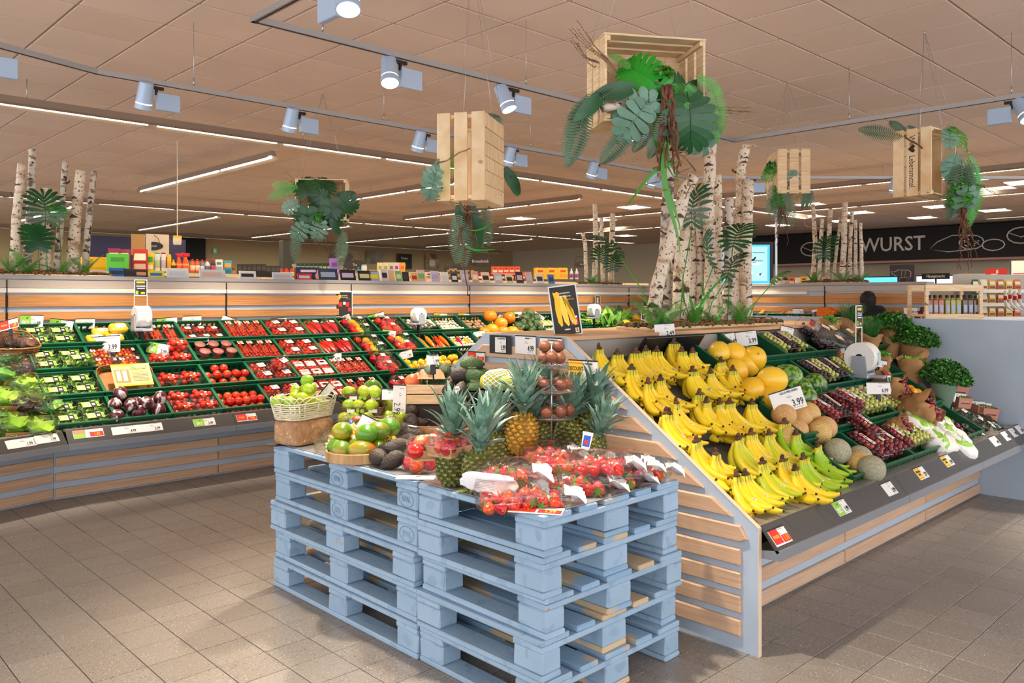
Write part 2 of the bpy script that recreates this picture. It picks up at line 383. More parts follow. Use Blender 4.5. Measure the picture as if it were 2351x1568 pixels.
# the seller's fluorescent lines
REFL = mat('tube_reflector','#a89a8c',.35,.5)
TUBE = glow('tube_glow',(1,.83,.6),9.)
def tube_line(a,b,label,n,power,group,lights=True,cool=False):
    a,b = V(a),V(b); d = b - a; L = d.length; m = frame(a,d,V((0,0,1)).cross(d),(0,0,1)); seg = L / n
    ch = [Nd('housing',MB().prism([(-.05,.0),(.05,.0),(.025,.07),(-.025,.07)],0,L,m=frame((0,0,0),(0,1,0),(0,0,1),(1,0,0))).mesh('housing',REFL,False))]
    tm = MB().tube([(.05,0,-.014),(seg - .05,0,-.014)],.013,8).mesh('tube',TUBE if not cool else glow('cool_tube_glow',(.78,1,.86),9.))
    wg = MB().add([(0,-.05,0),(L,-.05,0),(L,-.1,-.035),(0,-.1,-.035)],[(0,1,2,3)]).add([(0,.05,0),(L,.05,0),(L,.1,-.035),(0,.1,-.035)],[(0,1,2,3)]).mesh('reflector_wing',REFL,False)
    ch.append(Nd('reflector_wing',wg))
    wr = MB().tube([(0,0,0),(0,0,CH - a.z - .075)],.004,4).mesh('suspension_wire',STEEL)
    for i in range(n): ch.append(Nd('tube',tm,T(i * seg,0,0)))
    for i in range(0,n + 1,2): ch.append(Nd('suspension_wire',wr,T(min(i * seg + .3,L - .1),0,.07)))
    spawn(Nd('tube_lamp',None,None,ch),m,label,'tube lamp',group)
    if lights:
        l = bpy.data.lights.new('tube_light','AREA'); l.shape = 'RECTANGLE'; l.size = L * .96; l.size_y = .03; l.energy = power * L; l.color = LIGHT['warm'] if not cool else (.85,1,.9)
        o = bpy.data.objects.new('tube_light',l); COL.objects.link(o); o.matrix_world = m @ T(L / 2,0,-.045)
HT = 3.31
GL = 'long tube lamps along the aisles'
tube_line((1.75,8.86,HT),(18,8.86,HT),'longest tube lamp line, closest behind the produce wall',11,LIGHT['tube'],GL)
tube_line((-1,17,HT),(22,17,HT),'second long tube lamp line, across the middle of the shop',15,LIGHT['far'],GL)
tube_line((0,24.5,HT),(23,24.5,HT),'farthest tube lamp line, greenish, near the beige back wall',15,LIGHT['far'] * .6,GL,True,True)
for i,(x,y0,y1,nn,cl) in enumerate([(.6,8.0,9.6,1,0),(5.1,9.8,14.6,3,1),(5.0,18,22.5,3,1),(8.0,18,23,3,0),(8.4,10.0,15.5,4,0),(11.4,10.0,15.5,4,0),(14.4,10,15.5,4,0),(17.4,10,15.5,4,0),(11.5,18,23.5,4,0),(14.8,18,23.5,4,0),(18.2,18,23.5,4,0)]):
    tube_line((x,y1,HT),(x,y0,HT),'aisle tube lamp, %s across, %s the middle lamp line' % (nth(i % 8 if y0 < 17 else i - 2),'before' if y0 < 17 else 'beyond'),nn,LIGHT['far'] * .8,'cross aisle tube lamps',True,bool(cl and y0 > 17))
tube_line((13.2,8.2,HT),(13.2,1.5,HT),'tube lamp line behind the birch tops beyond the slatted wall',5,LIGHT['far'],GL)
tube_line((16.3,8.4,HT),(16.3,-3.5,HT),'tube lamp line passing behind the hanging lettered crate',8,LIGHT['far'],GL)
tube_line((21,6,HT),(21,-5,HT),'tube lamp line in front of the meat counter',7,LIGHT['far'] * .6,GL)
PG = glow('ceiling_panel_glow',(1,.86,.7),5.)
pm = MB().box(-.29,-.29,-.004,.29,.29,0).mesh('diffuser',PG,False)
fmh = MB()
for k in range(1,6): fmh.box(-.29 + k * .0967 - .004,-.29,-.012,-.29 + k * .0967 + .004,.29,-.004)
fmh = fmh.box(-.304,-.304,-.012,.304,-.29,.01).box(-.304,.29,-.012,.304,.304,.01).mesh('louvre_frame',mat('white_metal','#dcd4c8',.4),False)
for n_,(i,j) in enumerate(sorted(pcell)):
    spawn(Nd('ceiling_panel_light',None,None,[Nd('diffuser',pm),Nd('louvre_frame',fmh)]),T(4.296 + .3125 + .625 * i,3.881 + .3125 + .625 * j,CH),'square ceiling panel light, %s counted from the spotlight tracks' % nth(n_),'ceiling light','square ceiling panel lights')
# far fittings
# ------------------------------------------------------------------ sloping produce counters
RAILD = mat('dark_price_rail','#45423f',.3,col2='#4a4744',ns=30,st=(1,6,1),bump=.05)
TRAY = mat('grey_tray_metal','#a8a298',.25,.4)
SHELF = mat('dark_shelf_liner','#35332f',.7)
EDGEW = mat('pale_edge_band','#d9c2a6',.5)
ANG = 34.6
def counter(m,L,x0,label,seams,ends=(),back=True,slats=(.012,.125,.238),top=True,xs=0,group='sloping produce counters'):
    ch = []
    def part(n,mb,mt,mm=None): ch.append(Nd(n,mb.mesh(n,mt,False),mm))
    part('skirt_panel',MB().box(x0,.35,0,L + (.1 if xs else 0),.37,.42),GREY)
    e = [x0] + [s for s in seams if x0 < s < L] + [L]; ex = .09 if xs else 0
    for a,b in zip(e[:-1],e[1:]):
        for z in slats: part('slat',MB().cbox(a + .006,.332,z,b - .006 + (ex if b == L else 0),.35,z + .068,.003),SLAT)
        g = .0015
        rl = MB().add([(a + g,.08,.535),(b - g,.08,.535),(b - g,0,.44),(a + g,0,.44),(a + g,.088,.528),(b - g,.088,.528),(b - g,.012,.432),(a + g,.012,.432)],
                      [(3,2,1,0),(0,1,5,4),(4,5,6,7),(2,3,7,6),(1,2,6,5),(3,0,4,7)])
        part('price_rail',rl,RAILD)
        lp = MB().add([(a + g,-.004,.446),(b - g,-.004,.446),(b - g,-.006,.405),(a + g,-.006,.405),(a + g,.35,.385),(b - g,.35,.385),(a + g,.008,.446),(b - g,.008,.446)],
                      [(3,2,1,0),(4,5,2,3),(0,1,7,6),(4,3,0,6),(5,7,1,2)])
        part('front_lip',lp,GREY2)
        part('tray_strip',MB().box(a + g,.08,.52,b - g,.175,.536),TRAY)
    part('sloping_shelf',MB().add([(x0,.14,.445),(L,.14,.445),(L + xs,1.155,1.145),(x0,1.155,1.145),(x0,.14,.425),(L,.14,.425),(L + xs,1.155,1.125),(x0,1.155,1.125)],
                                   [(3,2,1,0)[::-1],(4,5,6,7)[::-1],(0,1,5,4)[::-1]]),SHELF)
    if top:
        part('back_panel',MB().box(x0,1.155,1.0,L,1.17,1.25),mat('taupe_laminate','#968d82',.5))
        part('top_board',MB().cbox(x0,1.13,1.25,L,1.76,1.272,.002),mat('top_beech_board','#c99a6c',.45,col2='#b88656',ns=7,st=(.4,6,6)))
        part('back_shelf',MB().add([(x0,1.76,1.2),(L,1.76,1.2),(L,2.7,.52),(x0,2.7,.52)],[(0,1,2,3)]).box(x0,2.45,0,L,2.47,.5),GREY)
    return spawn(Nd('produce_counter',None,None,ch),m,label,'shop counter',group)
def slope(cm,x,s,h=0.): return cm @ T(x,.165,.47) @ RX(ANG) @ T(0,s,h)
def on_slope(px,py,cm,h=0.):
    """(x, s) on a counter's slope, h above it, where the sight line meets it"""
    m = slope(cm,0,0,h); n = m.to_3x3() @ V((0,0,1)); p = hit(px,py,m.translation,n); q = m.inverted() @ p; return q.x,q.y
IS = T(0,1.61,0); WL = T(0,6.20,0); WLL = T(1.69,6.20,0) @ RZ(15); WR = T(PXR - 1.32,PY,0) @ RZ(-90)
counter(IS,6.71,3.04,'free-standing island counter with blue-grey end panel, bananas, melons and grapes on it',[4.4,5.6])
counter(WL,9.9,1.69,'long wall counter carrying green crates of tomatoes and peppers',[2.91,4.13,5.35,6.57,7.79],top=False)
counter(WLL,0,-2.4,'angled end section of the wall counter holding the salads',[-1.2],top=False,xs=.34)
counter(WR,4.0,.9,'counter in front of the far slatted partition with squash and onions',[2.0,3.0],top=False)
# end panel of the island with its applied slats
def ypf(z): return 1.69 if z <= .525 else 1.69 + (z - .525) * 1.06 / .745
EP = [(1.69,0),(1.69,.525),(2.75,1.27),(3.35,1.27),(4.41,.525),(4.41,0),(2.95,0),(2.95,.06),(2.28,.06),(2.28,0)]
fy = MX(((0,0,1,0),(1,0,0,0),(0,1,0,0),(0,0,0,1)))     # outline (y, z) -> plane x = const
ch = [Nd('board',MB().prism(EP,3.02,3.04,0,fy).mesh('board',GREY,False))]
def edge(a,b):
    d = V((0,b[0] - a[0],b[1] - a[1])); return MB().box(0,-.012,-.0015,d.length,.012,.0015).mesh('edge_band',EDGEW,False),frame((3.03,a[0],a[1]),d,(1,0,0),d.cross(V((1,0,0))))
for a,b in zip(EP[:5],EP[1:6]):
    me_,mm_ = edge(a,b); ch.append(Nd('edge_band',me_,mm_))
for k in range(12):
    z0 = .0645 + .0978 * k; z1 = z0 + .068
    f = lambda z: max(1.735,ypf(z) + .075)
    pts = [(f(z0),z0)] + ([(1.735,.525 - .053)] if z0 < .472 < z1 else []) + [(f(z1),z1),(6.1 - f(z1),z1),(6.1 - f(z0),z0)]
    cx = sum(p[0] for p in pts) / len(pts); cz = (z0 + z1) / 2
    inn = [(y - math.copysign(.006,y - cx),z - math.copysign(.005,z - cz)) for y,z in pts]
    n = len(pts); vs = [(y,z,3.02) for y,z in pts] + [(y,z,3.008) for y,z in pts] + [(y,z,3.003) for y,z in inn]
    fs = [tuple(range(2 * n,3 * n))] + [(i,(i + 1) % n,n + (i + 1) % n,n + i) for i in range(n)] + [(n + i,n + (i + 1) % n,2 * n + (i + 1) % n,2 * n + i) for i in range(n)]
    ch.append(Nd('slat',MB().add(vs,fs,0,fy).mesh('slat',SLAT,False)))
spawn(Nd('end_panel',None,None,ch),None,'blue-grey trapezoid gable board of the island with beech slats, behind the pallets','panel',None)
one('side_panel',MB().cbox(6.72,.9,0,6.75,4.7,1.302,.002),GREY,label='plain blue-grey divider board closing the herb end of the island',cat='panel')
# ------------------------------------------------------------------ painted pallets
PAINT = mat('blue_grey_pallet_paint','#9bb4c8',.62,col2='#91abc0',ns=4,bump=.5,bs=38,bst=(1,1,1),rnd=.04,spk=[('#8aa4ba',16,.62),('#b79a78',21,.765)])
PAINTB = mat('patchy_pallet_wood','#c9b08c',.75,col2='#8aaac4',ns=3.2,det=2,lo=.46,hi=.52,bump=.4,bs=30,rnd=.08)
PAINTC = mat('bare_pallet_wood','#b79c78',.75,col2='#9a7e5c',ns=6,st=(6,.6,6),bump=.3,rnd=.1)
def pallet(m,Ly,label,nb,stamps=()):
    """local X 0..0.8 deep, local Y 0..Ly long"""
    ch = []
    def part(n,b,mt,c=.004,j=.0012,kids=()):
        ch.append(Nd(n,MB().cbox(*b,c,0,None,j).mesh(n,mt,False),None,kids))
    bw = [(0,.1),(.3275,.4725),(.7,.8)]; by = [(0,.145),(.5275,.6725),(1.055,1.2)] if nb == 3 else [(0,.145),(Ly - .145,Ly)]
    for i,(a,b) in enumerate(bw): part('bottom_board',(a,0,0,b,Ly,.022),PAINT if i != 1 else PAINTB,.005)
    for (a,b) in bw:
        for k,(c,d) in enumerate(by):
            w = .145 if (a,b) == bw[1] else .1; kids = []
            if a == 0 and k in stamps:
                t = text_mesh('EPAL',.034,mat('stamp_relief','#7797b2',.7),.8)
                ring = MB().tube([(-.0015,.05 * math.cos(u * .5236),.032 * math.sin(u * .5236)) for u in range(13)],.0012,4,cap=False).mesh('stamp_ring',mat('stamp_relief','#7797b2',.7))
                kids = [Nd('stamp_lettering',t,T(-.0008,(c + d) / 2,.061) @ RZ(-90) @ RX(90)),Nd('stamp_ring',ring,T(0,(c + d) / 2,.061))]
            part('block',(a + R.uniform(0,.003),c,.022,b - R.uniform(0,.003),d,.1),PAINT,.007,.002,kids)
    for k,(c,d) in enumerate(by): part('cross_board',(0,c,.1,.8,d,.122),PAINT,.004)
    for i,(a,b) in enumerate([(0,.145),(.186,.286),(.3275,.4725),(.514,.614),(.655,.8)]): part('deck_board',(a,0,.122,b,Ly,.144),PAINT if i in (0,4) else PAINTB,.004)
    spawn(Nd('pallet',None,None,ch),m,label,'pallet','blue-grey painted wooden pallets')
PX0 = 2.0
LV = ['bottom','second from the floor in','middle','second from the top of','topmost of']
for k in range(5):
    j = [(.0,.0,.2),(.004,.006,-.3),(-.008,.014,.25),(.004,.0,-.1),(.0,.0,.1)][k]
    pallet(T(PX0 + j[0],2.635 + j[1],.1444 * k) @ RZ(j[2]),1.2,'blue-grey euro pallet, %s the longer stack under mangoes and limes' % LV[k].replace('bottom','lowest of'),3,(0,1) if k in (3,4) else ())
    j = [(.006,0,0),(.0,.008,.4),(.012,.0,-.6),(-.006,-.004,.4),(-.004,-.006,.2)][k]
    pallet(T(PX0 + j[0],1.925 + j[1],.1444 * k) @ RZ(j[2]),.70,'short blue-grey pallet, %s the stack under pineapples and strawberries' % LV[k].replace('bottom','lowest of'),2,(0,) if k == 0 else ())
PT_Z = .722
SHEET = mat('scratched_grey_sheet','#a3a29f',.16,col2='#8e9294',ns=2.5,coat=.3,bump=.04,spk=('#7d8a96',11,.66))
one('cover_sheet',MB().cbox(2.015,2.65,PT_Z,2.79,3.82,PT_Z + .003,.001),SHEET,label='glossy grey plastic sheet lying on the longer pallet stack',cat='plastic sheet')
one('cover_sheet',MB().cbox(2.01,1.93,PT_Z,2.79,2.63,PT_Z + .003,.001),SHEET,label='glossy grey plastic sheet lying on the strawberry pallet stack',cat='plastic sheet')
PZ = PT_Z + .0035
# ------------------------------------------------------------------ recipes of the produce
def sbox(mb,w,d,h,nu=16,nv=8,p=.45,wob=.03,mi=0,c=(0,0,0),seed=None):
    """pillow shape: rounded box with soft dents"""
    r_ = random.Random(seed if seed is not None else R.random()); vs = []; fs = []
    sg = lambda a: math.copysign(abs(a) ** p,a)
    for j in range(nv + 1):
        ph = math.pi * (j / nv - .5)
        for i in range(nu):
            th = 2 * math.pi * i / nu; k = 1 + r_.uniform(-wob,wob)
            vs.append((c[0] + w / 2 * k * sg(math.cos(ph)) * sg(math.cos(th)),c[1] + d / 2 * k * sg(math.cos(ph)) * sg(math.sin(th)),c[2] + h / 2 * sg(math.sin(ph)) * k))
    for j in range(nv):
        for i in range(nu): fs.append((j * nu + i,j * nu + (i + 1) % nu,(j + 1) * nu + (i + 1) % nu,(j + 1) * nu + i))
    return mb.add(vs,fs,mi)
STK = mat('white_sticker','#f3efe8',.4)
# --- bananas
BY = mat('ripe_banana_skin','#f2d026',.42,col2='#e8c416',ns=9,st=(1,1,1),rnd=.04,hue=.008,spk=('#8c5a1c',34,.76),coat=.1)
BG = mat('yellow_green_banana_skin','#dcc818',.42,col2='#b9c21c',ns=5,rnd=.04,hue=.01,coat=.1)
BGG = mat('green_banana_skin','#8fbe14',.42,col2='#b5c81a',ns=4,rnd=.05,hue=.012,coat=.1)
BTIP = mat('dark_banana_tip','#2e2013',.7); BST = mat('green_banana_neck','#dcc82a',.45,col2='#b9bc26',ns=14); BCR = mat('brown_banana_crown','#6b4526',.85,col2='#3b2616',ns=30,bump=.6)
def banana_curve(L,yaw,p0,p1,cr):
    pts = []; q = V(cr); n = 10
    for i in range(n + 1):
        t = i / n; pts.append(q.copy()); a = rad(p0 + (p1 - p0) * (t ** .9)); h = V((math.sin(rad(yaw)),-math.cos(rad(yaw)),0)) * math.cos(a); q = q + (h + V((0,0,math.sin(a)))) * (L / n)
    return pts
def banana_mesh(L,yaw,p0,p1,cr,skin,r=.0238):
    pts = banana_curve(L,yaw,p0,p1,cr); prof = [.36,.42,.72,.93,1,1.02,1.02,.98,.86,.52,.27]; pts.append(pts[-1] + (pts[-1] - pts[-2]).normalized() * .006); prof.append(.2)
    mb = MB(); n = 7; full = [r * k for k in prof]
    mb.tube(pts,full,n,0,flat=.92); nf = n * 10
    mb.m = [2] * n + [0] * (n * 9) + [1] * n + [2,1]
    return mb.mesh('banana',[skin,BTIP,BST],True),pts
STKM = MB().prism([(.009 * math.cos(a * .785),.0115 * math.sin(a * .785)) for a in range(8)],0,.0006).prism([(.0045 * math.cos(a * .785),-.002 + .004 * math.sin(a * .785)) for a in range(8)],.0006,.0009,1).mesh('sticker',[STK,REDP],False)
STKB = MB().prism([(.009 * math.cos(a * .785),.0115 * math.sin(a * .785)) for a in range(8)],0,.0006).prism([(.007 * math.cos(a * .785),.009 * math.sin(a * .785)) for a in range(8)],.0006,.0009,1).mesh('sticker',[STK,mat('blue_print','#2450b4',.5)],False)
def bunch_recipe(skin,n,seed,sticker=None,L0=.238):
    r_ = random.Random(seed); ch = []; cr = V((0,.06,.135))
    for layer in (0,1):
        m_ = n if layer == 0 else n - 1
        for i in range(m_):
            yaw = (-34 + 68 * i / max(1,m_ - 1)) * (1.0 if layer == 0 else .95) + r_.uniform(-4,4) + 12
            c = cr + V(((i - (m_ - 1) / 2) * .019,.012 * layer,-.018 * layer))
            me,pts = banana_mesh(L0 * r_.uniform(.93,1.06),yaw,(-78 if layer == 0 else -92) + r_.uniform(-5,5),(30 if layer == 0 else 12) + r_.uniform(-6,8),c,skin)
            kids = []
            if sticker and layer == 0 and i in (n // 2,n - 2):
                p = pts[6]; t = (pts[7] - pts[5]).normalized(); side = V((math.cos(rad(yaw)),math.sin(rad(yaw)),0)); up = side.cross(t).normalized()
                if up.z < 0: up = -up
                kids = [Nd('sticker',sticker,frame(p + up * .0238,side,t,up))]
            ch.append(Nd('banana',me,None,kids))
    w = (n - 1) * .0075 + .006
    mb = MB().ell((0,.066,.137),(w,.013,.013),10,6,wob=.15).ell((0,.072,.152),(w * .4,.01,.014),8,5,wob=.2)
    ch.append(Nd('crown',mb.mesh('crown',BCR)))
    return Nd('banana_bunch',None,None,ch)
BUN = {('y',s,n): bunch_recipe(BY,n,s + 10 * n,STKM) for s in (1,2) for n in (3,4,5)}
BUN.update({('b',s,n): bunch_recipe(BY,n,s + 31,STKB) for s in (1,) for n in (4,5)})
BUN.update({('g',s,n): bunch_recipe(BG,n,s + 50,STKM) for s in (1,) for n in (4,5)})
BUN.update({('G',s,n): bunch_recipe(BGG,n,s + 70,STKM,.25) for s in (1,) for n in (4,5)})
# --- round fruit
def fruit(name,r,mt,stem=None,wob=0.,nu=16,nv=10,extra=None,fn=None):
    me = MB().ell((0,0,r[2]),r,nu,nv,wob=wob,fn=fn).mesh('skin',mt); ch = []
    if stem: ch = [Nd('stem',stem)]
    return Nd(name,me,None,ch + (extra or []))
CALYX = mat('tomato_green','#4f7d22',.6)
cx = MB()
for k in range(5):
    a = k * 1.2566; cx.add([(0,0,0),(.009 * math.cos(a - .3),.009 * math.sin(a - .3),.001),(.021 * math.cos(a),.021 * math.sin(a),-.002),(.009 * math.cos(a + .3),.009 * math.sin(a + .3),.001)],[(0,1,2,3)])
cx.tube([(0,0,0),(.002,0,.01)],.002,5)
TOMS = MAT_T = mat('ripe_tomato_skin','#d62810',.18,col2='#da3414',ns=6,hue=.004,rnd=.05,coat=.4)
TOMATO = Nd('tomato',MB().ell((0,0,.031),(.036,.036,.031),16,10).mesh('skin',TOMS),None,[Nd('calyx',cx.mesh('calyx',CALYX),T(0,0,.0615))])
MANGO = fruit('mango',(.049,.062,.043),mat('mango_skin','#5f8a1c',.3,col2='#cf942a',ns=5.5,det=1,lo=.54,hi=.72,hue=.03,rnd=.06,coat=.25,spk=('#c9b84a',60,.72)),extra=[Nd('stem_scar',MB().ell((0,.061,.048),.005,8,5).mesh('stem_scar',BCR))])
MANGOR = fruit('mango',(.052,.066,.046),mat('blushed_mango_skin','#8a9a24',.3,col2='#cf5a24',ns=5,det=1,lo=.44,hi=.6,coat=.25,spk=('#d9c05a',60,.72)))
def avo(mt,r=.036,L=.055):
    pr = [(.0005,-L),(r * .62,-L * .82),(r * .93,-L * .5),(r,-L * .15),(r * .9,L * .25),(r * .64,L * .62),(r * .42,L * .86),(.0005,L)]
    return MB().lathe(pr,16,m=T(0,0,r) @ RX(90)).mesh('skin',mt)
AVD = mat('dark_avocado_skin','#2a1f18',.5,col2='#3c2c1f',ns=14,bump=1.6,bs=170,rnd=.18,hue=.01,spec=.6)
AVG = mat('green_avocado_skin','#2f4a1c',.45,col2='#3d6326',ns=14,bump=1.6,bs=170,rnd=.15,spec=.6)
nub = MB().ell((0,-.055,.036),(.006,.004,.006),8,5).mesh('stem_nub',BCR)
AVO = Nd('avocado',avo(AVD),None,[Nd('stem_nub',nub)]); AVO2 = Nd('avocado',avo(AVG),None,[Nd('stem_nub',nub)])
AVOS = Nd('avocado',avo(AVD),None,[Nd('stem_nub',nub),Nd('sticker',STKM,T(0,.012,.0725) @ SCL(1.7))])
AVOGS = Nd('avocado',avo(AVG),None,[Nd('stem_nub',nub),Nd('sticker',STKM,T(0,.012,.0725) @ SCL(1.7))])
LIMEM = mat('lime_skin','#b3c21a',.35,col2='#8fb01c',ns=7,hue=.025,rnd=.06,bump=.25,bs=200,coat=.2)
def citr(r,l): return MB().lathe([(.0005,-l * 1.1),(r * .2,-l * 1.04),(r * .3,-l * .95),(r * .62,-l * .78),(r * .9,-l * .42),(r,0),(r * .9,l * .42),(r * .62,l * .78),(r * .28,l * .96),(.0005,l * 1.03)],14,m=T(0,0,r) @ RX(90)).mesh('skin',LIMEM)
LIME = Nd('lime',citr(.029,.032),None,[Nd('stem_scar',MB().ell((0,.0335,.029),(.003,.001,.003),6,4).mesh('stem_scar',BCR))])
NECT = fruit('nectarine',(.034,.034,.031),mat('nectarine_skin','#c0161c',.22,col2='#e8702a',ns=7,det=1,lo=.5,hi=.66,hue=.02,rnd=.08,coat=.3))
PASS = fruit('passion_fruit',(.0265,.0265,.025),mat('passion_fruit_skin','#5a2c22',.45,col2='#7f4a2c',ns=9,bump=.8,bs=35,rnd=.12),wob=.02)
MELY = mat('honeydew_skin','#efb71b',.38,col2='#f4c530',ns=5,bump=.25,bs=25,rnd=.04,coat=.15)
MEL = fruit('honeydew_melon',(.078,.092,.078),MELY,nu=24,nv=14,extra=[Nd('blossom_end',MB().ell((0,-.0915,.078),(.008,.0015,.008),10,4).mesh('blossom_end',mat('melon_scar','#a8801e',.7)))])
GAL = fruit('netted_melon',(.07,.07,.066),mat('netted_melon_skin','#d8a765',.6,col2='#c99a50',ns=9,bump=1.0,bs=120,rnd=.07,hue=.012,spk=('#dcbb86',170,.56)),nu=22,nv=14)
CAN = fruit('cantaloupe_melon',(.074,.074,.072),mat('cantaloupe_skin','#a8a184',.65,col2='#8f9276',ns=60,bump=1.2,bs=150,rnd=.05,spk=('#bdb494',190,.55)),nu=22,nv=14)
WM = mat('watermelon_skin','#7fa838',.32,col2='#2c5a1c',ns=46,det=2,st=(1,.13,1),lo=.47,hi=.55,rnd=.05,coat=.3)
WAT = fruit('watermelon',(.088,.098,.088),WM,nu=24,nv=14)
ORG = mat('pumpkin_skin','#f08a1a',.35,rnd=.05,hue=.008)
PUMP = Nd('hokkaido_pumpkin',MB().ell((0,0,.075),(.085,.085,.075),30,12,fn=lambda th,ph: 1 + .035 * math.cos(th * 10)).mesh('skin',ORG),None,[Nd('stem',MB().tube([(0,0,.145),(.004,0,.165),(.012,0,.178)],[.012,.008,.01],7).mesh('stem',mat('pumpkin_stem','#a88a4a',.8)))])
RADM = mat('radicchio_leaf','#5c1628',.35,col2='#e6d9d2',ns=26,det=2,st=(1,1,.16),lo=.53,hi=.62,coat=.2,bump=.4)
RADI = Nd('radicchio_head',MB().ell((0,0,.048),(.05,.05,.056),20,12,wob=.035).mesh('leaves',RADM),None,[Nd('stalk_end',MB().ell((0,0,.103),(.012,.012,.006),8,5).mesh('stalk_end',mat('pale_stalk','#efe6da',.5)))])
PEPM = {c: mat('pepper_skin_' + n,h,.15,coat=.5,rnd=.06,hue=.008) for c,n,h in (('r','red','#c8140e'),('y','yellow','#f2b010'),('g','green','#1f5a1c'),('o','orange','#ee6a10'))}
def bell(c): return Nd('bell_pepper',MB().ell((0,0,.038),(.038,.038,.042),20,10,fn=lambda th,ph: 1 + .09 * math.cos(th * 4) * math.sin(ph)).mesh('skin',PEPM[c]),None,[Nd('stem',MB().tube([(0,0,.074),(.003,0,.086),(.01,0,.094)],[.008,.004,.004],6).mesh('stem',CALYX))])
BELL = {c: bell(c) for c in 'rygo'}
def pointed(c): return Nd('pointed_pepper',MB().tube([(0,.1,.02),(0,.08,.022),(0,.03,.024),(.006,-.03,.022),(.012,-.085,.016),(.018,-.11,.012)],[.008,.02,.024,.02,.01,.002],10).mesh('skin',PEPM[c]),None,[Nd('stem',MB().tube([(0,.1,.02),(-.004,.115,.025),(-.01,.125,.034)],[.009,.004,.003],6).mesh('stem',CALYX))])
POI = {c: pointed(c) for c in 'roy'}
MUSH = Nd('mushroom',MB().lathe([(.009,0),(.009,.014),(.02,.014),(.022,.02),(.018,.03),(.0005,.035)],10).mesh('cap_and_stem',mat('white_mushroom','#e8dcc6',.7,col2='#d8c6a8',ns=8,rnd=.08)))
MUSHB = Nd('mushroom',MB().lathe([(.009,0),(.009,.014),(.02,.014),(.022,.02),(.018,.03),(.0005,.035)],10).mesh('cap_and_stem',mat('brown_mushroom','#a8825c',.7,rnd=.15)))
PLUM = fruit('plum',(.024,.026,.023),mat('plum_skin','#3c0f1a',.25,col2='#6a1a22',ns=5,rnd=.1,coat=.25),nu=12,nv=8)
# --- crate for the counters
cb = MB()
cb.box(-.198,-.146,0,.198,.146,.006)
for s in (-1,1):
    cb.box(-.198,s * .146 - .003,.0,.198,s * .146 + .003,.035); cb.box(-.198,s * .146 - .004,.066,.198,s * .146 + .004,.092)
    cb.box(s * .198 - .003,-.146,.0,s * .198 + .003,.146,.092)
    for k in range(9):
        x = -.198 + k * .0495; w = .009 if k % 4 else .02
        cb.box(max(-.198,x - w),s * .146 - .003,.035,min(.198,x + w),s * .146 + .003,.066)
cr_rim = MB()
for s in (-1,1):
    cr_rim.box(-.204,s * .148 - .007,.09,.204,s * .148 + .007,.096); cr_rim.box(s * .199 - .006,-.15,.09,s * .199 + .006,.15,.096)
CRATE = Nd('produce_crate',cb.mesh('body',DGREEN,False),None,[Nd('rim',cr_rim.mesh('rim',mat('crate_rim_green','#12603c',.32),False))])
def crateM(cm,x,row,tilt=-5): return slope(cm,x,.168 + .312 * row) @ RX(tilt)
# --- packs
def berries(n,w,d,h,r,mts,seed,flat=1.,zb=.006):
    """loose berries filling a tray, one mesh"""
    r_ = random.Random(seed); mb = MB(); nx = max(1,int(w / (2 * r))); ny = max(1,int(d / (2 * r))); k = 0; lay = 0
    while k < n and lay < 6:
        for i in range(nx):
            for j in range(ny):
                if k >= n: break
                x = -w / 2 + r + (w - 2 * r) * (i + .5 * (lay % 2)) / max(1,nx - 1 + .5) + r_.uniform(-.25,.25) * r; y = -d / 2 + r + (d - 2 * r) * (j + .5 * ((lay + i) % 2)) / max(1,ny - 1 + .5) + r_.uniform(-.25,.25) * r
                rr = r * r_.uniform(.88,1.1); mb.ell((x,y,zb + r + lay * r * 1.5 + r_.uniform(-.2,.3) * r),(rr,rr,rr * flat),7,5,r_.randrange(len(mts))); k += 1
        lay += 1
    return mb.mesh('fruit',mts)
def leafbits(n,w,d,h,mts,seed,s=.02):
    r_ = random.Random(seed); mb = MB()
    for k in range(n):
        m = T(r_.uniform(-w / 2,w / 2),r_.uniform(-d / 2,d / 2),r_.uniform(h * .3,h)) @ RZ(r_.uniform(0,360)) @ RX(r_.uniform(-60,60)) @ RY(r_.uniform(-40,40))
        a = s * r_.uniform(.6,1.3); mb.add([(0,-a,0),(a * .5,0,.3 * a),(0,a,0),(-a * .5,0,.3 * a)],[(0,1,2),(0,2,3)],r_.randrange(len(mts)),m)
    return mb.mesh('leaves',mts)
def labelcard(w,d,cols,z=0):
    """printed sticker on a pack: white card with colour blocks and line print"""
    mb = MB().box(-w / 2,-d / 2,0,w / 2,d / 2,.0008); mts = [WHITE]
    for (x0,y0,x1,y1,c) in cols:
        if c not in mts: mts.append(c)
        mb.box(x0 * w / 2,y0 * d / 2,.0008,x1 * w / 2,y1 * d / 2,.0011,mts.index(c))
    return mb.mesh('label',mts,False)
BAR = [(.2,-.6,.26,.6,BLACKT),(.34,-.6,.38,.6,BLACKT),(.44,-.6,.52,.6,BLACKT),(.58,-.6,.62,.6,BLACKT),(-.8,.3,0,.42,BLACKT),(-.8,0,-.1,.1,BLACKT),(-.8,-.4,-.2,-.3,BLACKT)]
TRAYC = film('tray_plastic',rough=.15,base=.12,bump=.05)
